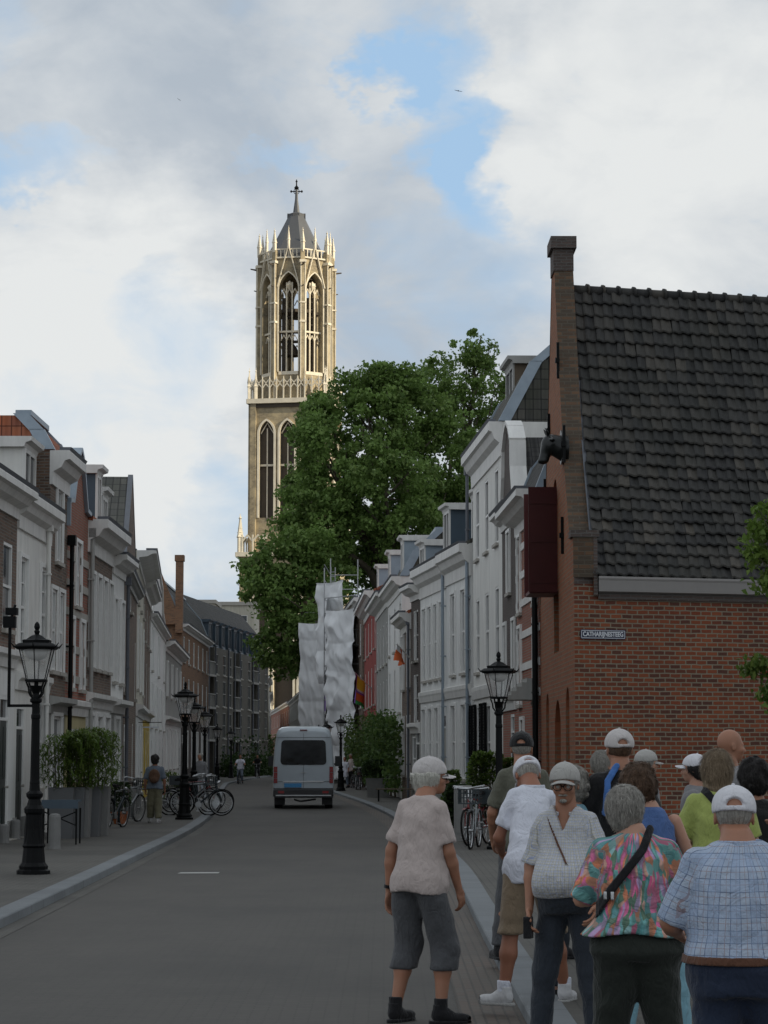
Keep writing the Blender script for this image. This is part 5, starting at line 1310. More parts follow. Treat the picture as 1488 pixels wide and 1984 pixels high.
def planter_with(name, label, loc, w, d, h, mat, fol, seed, matk='leafb', group=None, n=900, L=.22, ww=.02, over=.25, taper=.0):
    r = empty(name, loc, 0, label, 'planter', group); mb = MB(); k = taper
    P = [(-w/2+k, -d/2+k, 0), (w/2-k, -d/2+k, 0), (w/2-k, d/2-k, 0), (-w/2+k, d/2-k, 0)]; Q = [(-w/2, -d/2, h), (w/2, -d/2, h), (w/2, d/2, h), (-w/2, d/2, h)]
    I = [(-w/2+.04, -d/2+.04, h), (w/2-.04, -d/2+.04, h), (w/2-.04, d/2-.04, h), (-w/2+.04, d/2-.04, h)]; J = [(x, y, h-.08) for x, y, z in I]
    for i in range(4):
        j = (i+1) % 4; mb.face([P[i], P[j], Q[j], Q[i]]); mb.face([Q[i], Q[j], I[j], I[i]]); mb.face([I[i], I[j], J[j], J[i]])
    mb.face(J); mb.build('pot', M[mat], r)
    if fol: blades('foliage', n, (-w/2-over, w/2+over, -d/2-over, d/2+over, h-.05, h+fol), r, matk, seed, L, ww)
    st = MB(); rr_ = random.Random(seed)
    for i in range(9): x, y = rr_.uniform(-w/3, w/3), rr_.uniform(-d/3, d/3); st.cyl((x, y, h-.1), (x*1.6, y*1.6, h+fol*.8), .008, .004, 4)
    st.build('stems', M['bark'], r); return r
GPn = 'tall planters with bamboo'
for i, (px, Y, fol, mt, lb_) in enumerate(((120, 46.5, 1.05, 'dkgrey', 'dark planter of bamboo behind the grey table'), (150, 46.8, 1.15, 'dkgrey', 'dark planter of tall bamboo between table and pale planter'), (160, 47.0, 1.1, 'concrete', 'pale grey tapered planter, left one of the bamboo pair'),
       (180, 47.6, 1.2, 'dkgrey', 'dark planter of bamboo squeezed between the two pale planters'), (197, 48.2, 1.15, 'concrete', 'pale grey planter at the right end of the bamboo row'))):
    p = at(px, 1600, Y); planter_with('planter', lb_, (p.x, Y, .1), .32 if i else .5, .45, 1.0, mt, fol, 60+i, group=GPn, n=1300, over=.2, taper=.03, L=.2, ww=.016)
p = at(120, 1600, 43.5); r = empty('garden_table', (p.x, 43.5, .1), 0, 'blue grey slatted table standing before the bamboo on the left pavement', 'table')
mb = MB()
for i in range(5): mb.box(L0, -.32, .32, -.3+i*.125, -.19+i*.125, .78, .81)
mb.box(L0, -.34, .34, -.33, -.31, .66, .82); mb.build('table_top', M['slateblue'], r)
for sx in (-1, 1):
    for sy in (-1, 1): q = MB(); q.cyl((sx*.3, sy*.28, .66), (sx*.30, sy*.27, 0), .02, .016, 6); q.build('leg', M['black'], r)
q = MB(); q.cyl((-.3, -.28, .6), (.3, -.28, .35), .012, .012, 5); q.cyl((.3, -.28, .6), (-.3, -.28, .35), .012, .012, 5); q.build('brace', M['black'], r)
def bollard(px, Y, h, r_, label, mt='concrete', z=.1, px_base=None):
    p = at(px, 1600, Y); b = MB(); b.lathe((0, 0, 0), [(r_*1.08, 0), (r_*1.0, .06), (r_*.96, h*.9), (r_*.85, h*.97), (r_*.4, h)], 12)
    o = b.build('bollard', M[mt], smooth=False); o.location = (p.x, Y, z); return tag(o, label, 'bollard', 'bollards along the pavements')
bollard(106, 41.2, .62, .11, 'short round concrete bollard directly right of the nearest lamp'); bollard(8, 44, .35, .10, 'low stone post at the foot of the leftmost house'); bollard(30, 46, .38, .1, 'low stone post before the first dark doorway on the left')
bollard(47, 47, .42, .1, 'low stone post beneath the second doorway on the left'); bollard(256, 62, .82, .1, 'pale grey bollard between the flower pot and the walking woman'); bollard(266, 66, .82, .1, 'pale grey bollard just left of the walking woman')
p = at(232, 1590, 56.2); r = empty('flower_pot', (p.x, 56.2, .1), 0, 'round terracotta pot with a small bush on the left pavement', 'flower pot')
mb = MB(); mb.lathe((0, 0, 0), [(.14, 0), (.20, .24), (.225, .24), (.225, .29), (.19, .29), (.18, .25)], 14); mb.build('pot', M['terracotta'], r, smooth=False); blades('foliage', 700, (-.28, .28, -.28, .28, .25, 1.0), r, 'leafd', 9, .12, .025)
p = at(322, 1590, 73); planter_with('planter', 'grassy green plant in a low trough behind the walking woman', (p.x, 73, .1), .6, .4, .3, 'dkgrey', .8, 71, n=900, over=.2)
# shop sign over the left pavement
p = at(277, 1409, 79)+Vector((.34, 0, 0)); r = empty('shop_sign', p, 0, 'small white projecting shop sign by the ochre yellow shop front', 'sign')
mb = MB(); mb.box(L0, -.27, .27, -.02, .02, -.15, .15); mb.build('panel', M['whitepaint'], r); mb = MB(); mb.box(L0, -.62, .29, -.025, .025, .15, .175); mb.build('bracket', M['black'], r)
mb = MB(); mb.lathe((0, 0, 0), [(.05, -.02), (.05, .02)], 8); mb.build('emblem', M['slateblue'], r); S.objects[r.children[-1].name].location = (-.08, -.03, 0); r.children[-1].rotation_euler = (R(90), 0, 0)
# ---- right pavement things
p = at(898, 1560, 44.9); r = empty('utility_cabinet', (p.x, 45.6, .08), 0, 'plain grey utility cabinet post behind the right hand bicycles', 'utility cabinet')
mb = MB(); mb.box(L0, -.16, .16, -.12, .12, 0, 1.02); mb.build('body', M['concrete'], r); mb = MB(); mb.box(L0, -.18, .18, -.14, .14, 1.022, 1.07); mb.build('lid', M['grey'], r); mb = MB(); mb.box(L0, -.13, .13, -.128, -.122, .15, .92); mb.build('hatch', M['concrete'], r)
def shrub(name, label, px, Y, w, d, h, n, matk, seed, z=.08, L=.13, ww=.035, x=None, cat='shrub', group=None, z0=.08):
    p = at(px, 1550, Y); r = empty(name, (x if x is not None else p.x, Y, z), 0, label, cat, group)
    blades('foliage', n, (-w/2, w/2, -d/2, d/2, z0, h), r, matk, seed, L, ww)
    st = MB(); rr_ = random.Random(seed)
    for i in range(7): x_, y_ = rr_.uniform(-w/5, w/5), rr_.uniform(-d/5, d/5); st.cyl((x_*.3, y_*.3, 0), (x_*2, y_*2, h*.75), .022, .008, 5)
    st.build('stems', M['bark'], r); return r
shrub('shrub', 'round dark clipped bush in a tub left of the grey cabinet', 888, 50, .62, .6, 1.05, 2200, 'leafd', 81, L=.09)
shrub('shrub', 'leafy green hedge plant against the white house behind the right lamp', 945, 55, 1.0, .8, 1.75, 2600, 'leafb', 82, L=.12)
shrub('shrub', 'leafy green plant by the downpipe right of the right hand lamp', 990, 54, .7, .6, 1.6, 1800, 'leafb', 83, L=.12)
shrub('shrub', 'low green plant under the windows of the low white house', 875, 57, .5, .6, 1.3, 1300, 'leafb', 84)
for i, (px, Y, x) in enumerate(((735, 96, None), (770, 88, None))): pass
p = at(733, 1530, 93); planter_with('planter', 'big grey tub with shrubs on the far right pavement', (p.x, 92, .08), 1.0, .8, .75, 'concrete', .75, 85, matk='leafd', n=1600, over=.15, taper=.08, L=.16, ww=.03)
p = at(774, 1530, 84); r = empty('bench', (p.x, 84, .08), 0, 'low wooden bench before the far white houses on the right', 'bench')
mb = MB()
for i in range(3): mb.box(L0, -.85, .85, -.22+i*.15, -.09+i*.15, .42, .46)
mb.build('seat', M['wood'], r)
for sx in (-.75, .75): q = MB(); q.box(L0, sx-.03, sx+.03, -.2, .26, 0, .415); q.build('leg', M['black'], r)
# climbers
def climber(label, A, B, z0, z1, out, seed, n, px=None, thick=.8):
    f = Fr(A, B, (-1, 0)); r = empty('climbing_plant', (A[0], A[1], 0), 0, label, 'climbing plant'); rs = np.random.RandomState(seed); pts = []
    for i in range(n):
        u = rs.uniform(0, f.L); k = (1-(abs(u/f.L-.5)*2)**2*.3)*(1.12-.55*u/f.L)*(.85+.3*noise.noise(Vector((u*.8, seed, 0)))); z = z0+(z1-z0)*k*rs.beta(1.4, .9); nn = rs.uniform(.05, thick*(.5+.8*z/z1))
        q = f.p(u, nn, z)-f.o
        if noise.noise(q*.9) < -.18: continue
        pts.append(q)
    mesh_quads('foliage', leaf_cloud(np.array(pts), .15, seed), M['leafc'], r)
    st = MB(); rr_ = random.Random(seed)
    for i in range(5): u = f.L*(.2+.15*i); limb(st, f.p(u, .1, 0)-f.o, f.p(u+rr_.uniform(-.6, .6), .2, z1*.8)-f.o, .045, .015, rr_, 6, .06)
    st.build('stems', M['bark'], r, smooth=True); return r
climber('broad climbing plant covering the far white house front beyond the low white houses', (.78, 87), (-.35, 110), .3, 4.2, 1, 91, 8000, thick=1.0)
climber('darker ivy at the foot of the red house by the pride flag', (-.5, 113), (-1.2, 127), .3, 4.3, 1, 92, 3500, thick=1.2)
# low hedge and greenery before the modern block
f = Fr((-12.2, 170), (-8.9, 197), (1, 0)); rs = np.random.RandomState(5); pts = [f.p(rs.uniform(0, f.L), rs.uniform(.2, 1.2), .1+rs.beta(1.2, 1.2)*rs.choice([1.3, 1.7, 3.2], p=[.6, .3, .1]))-f.o for _ in range(6000)]
pts = [p for p in pts if noise.noise(p*.5) > -.2]
r = empty('hedge', (f.o.x, f.o.y, 0), 0, 'dark low hedge along the foot of the modern apartment block', 'hedge'); mesh_quads('foliage', leaf_cloud(np.array(pts), .2, 3), M['leafd'], r)
st = MB()
for i in range(14): q = f.p(f.L*(i+.5)/14, .7, 0)-f.o; st.cyl(q, q+Vector((0, 0, .9)), .03, .02, 5)
st.build('stems', M['bark'], r)
shrub('shrub', 'bush at the far bend of the street beside the modern block', 519, 200, 2.2, 2.0, 3.4, 2500, 'leafb', 86, L=.25, ww=.06, x=-9.6)
# foliage entering from the right, near the camera
def spray(name, label, lob, trunk, seed):
    root = empty(name, trunk, 0, label, 'tree'); rel = [(x-trunk[0], y-trunk[1], z-trunk[2], rx, ry, rz) for x, y, z, rx, ry, rz in lob]
    pts, cl = crown_points(rel, seed, .15, .9, 22, .2, -2); mesh_quads('crown', leaf_cloud(pts, .07, seed, droop=.5), M['leafb'], root)
    rr_ = random.Random(seed); tk = MB(); limb(tk, (0, 0, 0), (0.1, 0, 3.3), .11, .08, rr_, 6, .05)
    for c in cl[::3]: limb(tk, (0.1, 0, rr_.uniform(2, 3.3)), tuple(c), .02, .004, rr_, 5, .12)
    tk.build('trunk', M['bark'], root, smooth=True); return root
Yb = 27.0
def lb2(px, py, rp): p = at(px, py, Yb); s = Yb/FPX; return (p.x, p.y, p.z, rp*s, rp*s, rp*s)
spray('young_tree', 'young light green tree whose branches enter the frame at the right edge', [lb2(1480, 1020, 42), lb2(1520, 1000, 60), lb2(1468, 1080, 34), lb2(1500, 1120, 42), lb2(1446, 1050, 18), lb2(1490, 1290, 30), lb2(1460, 1300, 22), lb2(1485, 1345, 26), lb2(1560, 1190, 60), lb2(1530, 1320, 45), lb2(1445, 1285, 14)], (at(1600, 1300, Yb).x, Yb, .08), 5)
# ---------------------------------------------------------------- van seen from behind
M['vanpaint'] = simple('white_van_paint', (.46, .52, .57), .3, var=.04, coat=.5); M['vanglass'] = glassmat('van_tinted_glass', (.004, .005, .006), .04); M['vanglass'].node_tree.nodes['Principled BSDF'].inputs['Specular IOR Level'].default_value = .22
M['redlens'] = simple('red_lens', (.22, .01, .012), .2, var=.1); M['plateblue'] = simple('blue_number_plate', (.05, .25, .52), .4, var=.05); M['plastic'] = simple('dark_bumper_plastic', (.03, .03, .032), .55)
def van():
    r = empty('van', (-2.62, 76, 0), R(1.5), 'white high roofed minibus van seen from behind, driving up the street', 'van')
    # cross sections along y (rear at y=0): (y, halfwidth bottom, halfwidth belt, halfwidth top, z bottom, z belt, z top)
    secs = [(-.02, .93, .955, .80, .42, 1.35, 2.50), (.12, .975, .995, .85, .36, 1.35, 2.62), (.6, .985, 1.0, .86, .34, 1.35, 2.66), (2.5, .985, 1.0, .87, .34, 1.35, 2.68), (4.2, .985, 1.0, .85, .34, 1.35, 2.60),
            (4.9, .98, .99, .78, .34, 1.35, 2.25), (5.5, .95, .95, .70, .36, 1.3, 1.5), (6.0, .85, .85, .6, .4, .9, 1.1)]
    def ring(sec):
        y, wb, wm, wt, z0, zm, z1 = sec; rr_ = .16
        pts = [(wb, z0), (wm, z0+.25), (wm, zm), (wm-(wm-wt)*.35, zm+(z1-zm)*.5), (wt+.03, z1-.22), (wt-.02, z1-.09), (wt-.14, z1-.015), (wt*.5, z1+.02)]
        full = [(x, z) for x, z in pts]+[(-x, z) for x, z in reversed(pts)]
        return [(x, y, z) for x, z in full]
    bm = bmesh.new(); rings = [[bm.verts.new(p) for p in ring(s)] for s in secs]; n = len(rings[0])
    for a, b in zip(rings[:-1], rings[1:]):
        for i in range(n): j = (i+1) % n; bm.faces.new((a[i], a[j], b[j], b[i]))
    bm.faces.new(rings[0]); bm.faces.new(rings[-1][::-1])
    bmesh.ops.recalc_face_normals(bm, faces=bm.faces)
    me = bpy.data.meshes.new('body'); bm.to_mesh(me); bm.free(); me.materials.append(M['vanpaint'])
    o = bpy.data.objects.new('body', me); COL.objects.link(o); o.parent = r
    bv = o.modifiers.new('b', 'BEVEL'); bv.width = .035; bv.segments = 3; bv.limit_method = 'ANGLE'; bv.angle_limit = R(35)
    for p in me.polygons: p.use_smooth = True
    f = LF((0, 0, 0)); y = -.02
    def pane(pts, mat, name, y0, th=.012, par=r):
        mb = MB(); mb.slab(LF((0, 0, 0)), pts, y0-th, y0); return mb.build(name, mat, par)
    # rear doors: shallow shut lines
    mb = MB(); mb.box(f, -.004, .004, -.031, -.021, .56, 2.44); mb.box(f, -.90, .90, -.031, -.021, 2.30, 2.308); mb.box(f, -.88, .88, -.031, -.021, .87, .882); mb.build('door_seams', M['plastic'], r)
    def rr_poly(x0, x1, z0, z1, xt, rad=.09):
        pts = []
        for cx, cz, a0 in ((xt-rad, z1-rad, 0), (-(xt-rad), z1-rad, 90), (-(x1-rad), z0+rad, 180), (x1-rad, z0+rad, 270)):
            for k in range(5): a = R(a0+k*22.5); pts.append((cx+rad*cos(a), cz+rad*sin(a)))
        return pts
    pane(rr_poly(0, .745, 1.42, 2.22, .72, .12), M['vanglass'], 'rear_window', -.022, .014)
    # shapes of seats and passengers behind the glass read as darker and paler areas
    sg = MB()
    for x, z, s in ((-.42, 1.62, .13), (-.15, 1.60, .11), (.13, 1.63, .12), (.42, 1.66, .15)): sg.lathe((x, .5, z), [(s*.6, -.35), (s*1.5, -.15), (s*1.3, 0), (s*.6, .08), (s*.9, .2), (s*.8, .36), (s*.3, .45)], 8)
    sg.build('seats', M['plastic'], r)
    for s in (-1, 1):
        mb = MB(); X0, X1 = .845, .965
        for z0, z1 in ((1.18, 1.36), (.98, 1.165), (.83, .965)): mb.box(f, *(sorted((s*X0, s*X1))), -.045, .08, z0, z1)
        mb.build('tail_light', M['redlens'], r)
        mb = MB(); mb.box(f, *(sorted((s*.62, s*.82))), -.14, -.095, .50, .58); mb.build('rear_reflector', M['redlens'], r)
        mb = MB(); mb.cyl((s*.70, .9, .35), (s*.95, .9, .35), .345, .345, 20); mb.cyl((s*.66, .9, .35), (s*.70, .9, .35), .2, .2, 12); mb.build('rear_wheel', M['tyre'], r)
        mb = MB(); mb.cyl((s*.72, 4.7, .35), (s*.96, 4.7, .35), .345, .345, 20); mb.build('front_wheel', M['tyre'], r)
        mb = MB(); mb.box(f, *(sorted((s*1.05, s*1.25))), 4.5, 4.6, 1.35, 1.70); mb.box(f, *(sorted((s*.97, s*1.06))), 4.53, 4.57, 1.4, 1.45); mb.build('wing_mirror', M['plastic'], r)
        mb = MB(); mb.box(f, *(sorted((s*.60, s*.95))), .4, .46, .12, .42); mb.build('mudflap', M['plastic'], r)
    mb = MB(); mb.extr(f, [(-.10, .40), (-.13, .43), (-.13, .60), (.0, .68), (.1, .68), (.1, .40)], -.975, .975); mb.build('bumper', M['plastic'], r)
    mb = MB(); mb.box(f, -.90, .90, -.22, -.132, .415, .45); mb.build('step_bar', M['chrome'], r)
    mb = MB(); mb.box(f, -.62, -.06, -.052, -.032, .69, .82); mb.build('number_plate', M['plateblue'], r)
    mb = MB(); mb.box(f, -.66, .66, -.040, -.024, .855, .90); mb.build('plate_trim', M['chrome'], r)
    mb = MB(); mb.slab(f, [(-.11, 1.16), (0, 1.185), (.11, 1.16), (0, 1.145)], -.035, -.022); mb.lathe((0, -.03, 1.168), [(.02, -.02), (.028, 0), (.02, .02)], 8); mb.build('badge', M['chrome'], r)
    mb = MB(); mb.box(f, -.12, .12, -.04, .0, 2.53, 2.56); mb.build('brake_light', M['redlens'], r)
    mb = MB(); mb.tube([(-.3, .1, .30), (-.1, .05, .24), (.15, .06, .27), (.4, .1, .31)], .03, 6); mb.build('exhaust', M['plastic'], r)
    return r
van()
# ---------------------------------------------------------------- scaffold with netting
GS = 'netted scaffolding'
M['steel'] = simple('galvanised_scaffold_tube', (.42, .43, .44), .45, .6, .1)
m, nt, b = newmat('white_scaffold_net'); t = NT(nt); tcn = t.n('ShaderNodeTexCoord').outputs['Object']
c = t.mix(t.noise(tcn, .6, 4, .6), (.76, .78, .80), (.86, .87, .88)); t.l(c, b.inputs['Base Color']); b.inputs['Roughness'].default_value = .8; b.inputs['Alpha'].default_value = .93
M['net'] = m
def netting(name, corners, seed, parent, amp=.16, nu=40, nv=110, sag=True):
    """curtain between two poles: corners (xL,yL),(xR,yR), z0,z1 with drape folds"""
    (xl, yl), (xr, yr), z0, z1 = corners[:4]; zr = corners[4] if len(corners) > 4 else z1
    A = Vector((xl, yl, 0)); B = Vector((xr, yr, 0)); U = (B-A); n = Vector((-U.y, U.x, 0)).normalized()
    if n.y > 0: n = -n
    V = []; F = []
    for j in range(nv+1):
        for i in range(nu+1):
            s = i/nu; q = j/nv; zt = z1+(zr-z1)*s; z = z0+(zt-z0)*q
            lift = abs(sin(q*(z1-z0)/2.0*pi))**.6          # tied at every deck
            rdg = 1-abs(noise.noise(Vector((s*3.1+z*.55+seed, z*.5-s*1.5, seed*1.7))))*3; d = amp*.45*max(0, rdg)+.03*noise.noise(Vector((s*14+z*.5, z*2.2, seed)))+amp*(.25+lift*.8)*(noise.noise(Vector((s*2.3+seed, z*.45, seed)))*1.35+.45*noise.noise(Vector((s*7, z*.7+s*3, seed*2)))+.35*noise.noise(Vector((s*4+z*.8, z*1.3, seed*3))))
            e = noise.noise(Vector((seed, z*.55, s*.6)))*.12*(1 if s in (0, 1) else .5)
            p = A+U*(s+e*(.25 if 0 < s < 1 else .25))+n*(.06+d+.10*lift); V.append((p.x, p.y, z-.10*sin(pi*s)*q))
    for j in range(nv):
        for i in range(nu): a = j*(nu+1)+i; F.append((a, a+1, a+nu+2, a+nu+1))
    me = bpy.data.meshes.new(name); me.from_pydata(V, [], F); me.materials.append(M['net']); me.polygons.foreach_set('use_smooth', [True]*len(F))
    o = bpy.data.objects.new(name, me); COL.objects.link(o); o.parent = parent; return o
sc = empty('scaffolding', (-3.5, 140, 0), 0, 'tall steel scaffolding wrapped in creased white netting over the far right houses', 'scaffolding')
def rp(px, py, Y): p = at(px, py, Y); return (p.x+3.5, Y-140)
def zz(py, Y): return zat(py, Y)
tb = MB(); posts = {}
grid = [(628, 138), (697, 135), (640, 146), (693, 146), (592, 152), (640, 153), (600, 163), (640, 163)]
tops = [1108, 1165, 1090, 1092, 1205, 1165, 1215, 1150]
for (px, Y), tp_ in zip(grid, tops):
    x, y = rp(px, 1300, Y); tb.cyl((x, y, .08), (x, y, zz(tp_-8, Y)), .035, .035, 6)
def bar(a, b, z): tb.cyl((a[0], a[1], z), (b[0], b[1], z), .028, .028, 5)
P_ = [rp(px, 1300, Y) for px, Y in grid]
for k in range(6):
    z = 2.1+2.0*k
    for a, b in ((0, 1), (0, 2), (1, 3), (2, 3), (4, 5), (4, 6), (5, 7), (6, 7), (5, 2)):
        if z < min(zz(tops[a], grid[a][1]), zz(tops[b], grid[b][1])): bar(P_[a], P_[b], z); bar(P_[a], P_[b], z+.9)
tb.build('poles', M['steel'], sc)
for k in range(6):
    z = 2.0+2.0*k
    for q in ((0, 1, 3, 2), (4, 5, 7, 6)):
        dk_ = MB()
        if z < min(zz(tops[i], grid[i][1]) for i in q): dk_.face([(P_[i][0], P_[i][1], z) for i in q]); dk_.face([(P_[i][0], P_[i][1], z-.05) for i in reversed(q)]); dk_.build('deck_boards', M['wood'], sc)
netting('netting', (rp(640, 0, 137.5), rp(695, 0, 134.5), 2.3, zz(1180, 136)), 3, sc, .28)
netting('netting', (rp(622, 0, 141), rp(672, 0, 137.8), 6.0, zz(1125, 139), zz(1125, 139)), 5, sc, .22)
netting('netting', (rp(587, 0, 151.5), rp(640, 0, 150), 1.2, zz(1206, 151)), 8, sc, .15)
netting('netting', (rp(640, 0, 149.8), rp(641, 0, 138), 1.2, zz(1165, 143)), 9, sc, .12)
netting('netting', (rp(642, 0, 137.2), rp(694, 0, 134), .3, 3.6), 12, sc, .3)
netting('netting', (rp(588, 0, 151.7), rp(602, 0, 163), 1.2, zz(1210, 157)), 14, sc, .12)
# ladder on top
ld = MB(); 
for (px, Y) in ((644, 139.5), (652, 139.5)): x, y = rp(px, 0, Y); ld.cyl((x, y, zz(1125, 139)), (x, y, zz(1098, 139)), .03, .03, 5)
for k in range(3): a, b = rp(644, 0, 139.5), rp(652, 0, 139.5); ld.cyl((*a, zz(1125-9*k, 139)), (*b, zz(1125-9*k, 139)), .02, .02, 5)
ld.build('ladder', M['steel'], sc)
# ---------------------------------------------------------------- flags
def clothflag(name, pts_grid, mats, mi, parent):
    V = []; F = []; MI = []; h = len(pts_grid); w = len(pts_grid[0])
    for row in pts_grid: V += [tuple(p) for p in row]
    for j in range(h-1):
        for i in range(w-1): a = j*w+i; F.append((a, a+1, a+w+1, a+w)); MI.append(mi(i/(w-1), j/(h-1)))
    me = bpy.data.meshes.new(name); me.from_pydata(V, [], F)
    for m_ in mats: me.materials.append(m_)
    me.polygons.foreach_set('material_index', MI); me.polygons.foreach_set('use_smooth', [True]*len(F))
    o = bpy.data.objects.new(name, me); COL.objects.link(o); o.parent = parent; return o
FC = {k: simple('flag_'+k, c, .8, var=.05) for k, c in dict(yellow=(.80, .66, .05), purple=(.22, .10, .42), orange=(.60, .12, .03), red=(.5, .03, .03), white=(.6, .6, .6), pink=(.5, .25, .35), brown=(.12, .05, .03), green=(.03, .25, .06), blue=(.05, .1, .4)).items()}
def hangflag(label, base, tip, w, h, mats, mi, seed):
    b = Vector(base); t_2 = Vector(tip); r = empty('flag', b, 0, label, 'flag'); po = MB(); po.cyl((0, 0, 0), t_2-b, .028, .022, 6); po.build('pole', M['frame'], r)
    e = (t_2-b); g = []
    for j in range(15):
        row = []
        for i in range(13):
            s = i/12; q = j/14; p = e*(1-s*w/e.length); p = p+Vector((.10*sin(s*9+q*2+seed)*(.3+q), .16*sin(s*7+seed+q)*(.2+q), -h*q*(1-.12*s)+.05*sin(s*8)))
            row.append(p)
        g.append(row)
    clothflag('cloth', g, mats, mi, r); return r
p0 = at(726, 1340, 118); p1 = at(687, 1303, 116)
ml = [FC[k] for k in ('yellow', 'purple', 'white', 'orange', 'red', 'green')]
hangflag('drooping rainbow pride flag with yellow triangle and purple ring before the scaffolding', p0, p1, 1.35, 1.5, ml,
   lambda s, q: 1 if s < .18 else (0 if (q < .42-.3*abs(s-.5)) else (2 if q < .5 else (1 if q < .56 else (3 if q < .8 else 5)))), 1.0)
p0 = at(806, 1288, 84.5); p1 = at(768, 1247, 82.5)
hangflag('orange and white flag hanging limp from a slanted pole on the right', p0, p1, .75, .62, [FC['orange'], FC['white'], FC['orange']], lambda s, q: 1 if (q < .35 and s < .5) else 0, 2.2)
# purple banner stripe on the netting
bn = MB(); x, y = rp(633, 0, 140); bn.box(LF((x, y-.35, 0)), -.06, .06, 0, .02, zz(1378, 140), zz(1345, 140)); o = bn.build('banner', FC['purple'], sc)
# ---------------------------------------------------------------- birds
def bird(label, px, py, Y, span, ang):
    p = at(px, py, Y); bm_ = MB(); s = span/2
    bm_.lathe((0, 0, 0), [(.01, -.22*span*.9), (.05*span, -.1*span), (.07*span, 0), (.045*span, .14*span), (.02*span, .2*span), (.005, .26*span)], 8)
    o = bm_.build('bird', M['black'], smooth=True)
    w = MB()
    for sg_ in (-1, 1):
        w.slab(LF((0, 0, 0)), [(sg_*.02, -.06*span), (sg_*.25*span, -.07*span), (sg_*.5*span, -.02*span), (sg_*.27*span, .07*span), (sg_*.02, .07*span)], -.01, .01)
    wo_ = w.build('wings', M['black'], o); wo_.rotation_euler = (0, 0, 0)
    o.location = p; o.rotation_euler = (R(-80), ang, R(20)); return tag(o, label, 'bird')
bird('dark bird gliding in the blue gap of the sky', 888, 176, 150, .55, .1)
bird('tiny pale bird at the upper left of the sky', 347, 193, 320, .7, .6)
# ---------------------------------------------------------------- implicit surfaces -> one continuous mesh (surface nets)
def vnoise(P, f, seed=0):
    Q = P*f+seed*13.37; I = np.floor(Q).astype(np.int64); T = Q-I; T = T*T*(3-2*T)
    def h(dx, dy, dz):
        n = (I[:, 0]+dx)*374761393+(I[:, 1]+dy)*668265263+(I[:, 2]+dz)*2147483647+seed*1013
        n = (n ^ (n >> 13))*1274126177 & 0x7fffffff; n = (n ^ (n >> 16)) & 0xffff
        return n/65535.0
    x, y, z = T[:, 0], T[:, 1], T[:, 2]
    a = h(0, 0, 0)*(1-x)+h(1, 0, 0)*x; b = h(0, 1, 0)*(1-x)+h(1, 1, 0)*x; c = h(0, 0, 1)*(1-x)+h(1, 0, 1)*x; d = h(0, 1, 1)*(1-x)+h(1, 1, 1)*x
    return ((a*(1-y)+b*y)*(1-z)+(c*(1-y)+d*y)*z)*2-1
def smin(a, b, k):
    h = np.clip(.5+.5*(b-a)/k, 0, 1); return b*(1-h)+a*h-k*h*(1-h)
def cone(P, a, b, ra, rb, sq=None):
    a = np.array(a, float); b = np.array(b, float); d = b-a; L2 = max(d.dot(d), 1e-9)
    t = np.clip((P-a)@d/L2, 0, 1); return np.linalg.norm(P-a-t[:, None]*d, axis=1)-(ra+(rb-ra)*t)
def ell(P, c, r, Rm=None):
    q = P-np.array(c, float)
    if Rm is not None: q = q@Rm
    r = np.array(r, float); k = np.linalg.norm(q/r, axis=1); k2 = np.linalg.norm(q/(r*r), axis=1)+1e-9
    return k*(k-1)/k2
def rotm(yaw=0, pitch=0, roll=0):
    return np.array((Matrix.Rotation(yaw, 3, 'Z')@Matrix.Rotation(pitch, 3, 'X')@Matrix.Rotation(roll, 3, 'Y')))
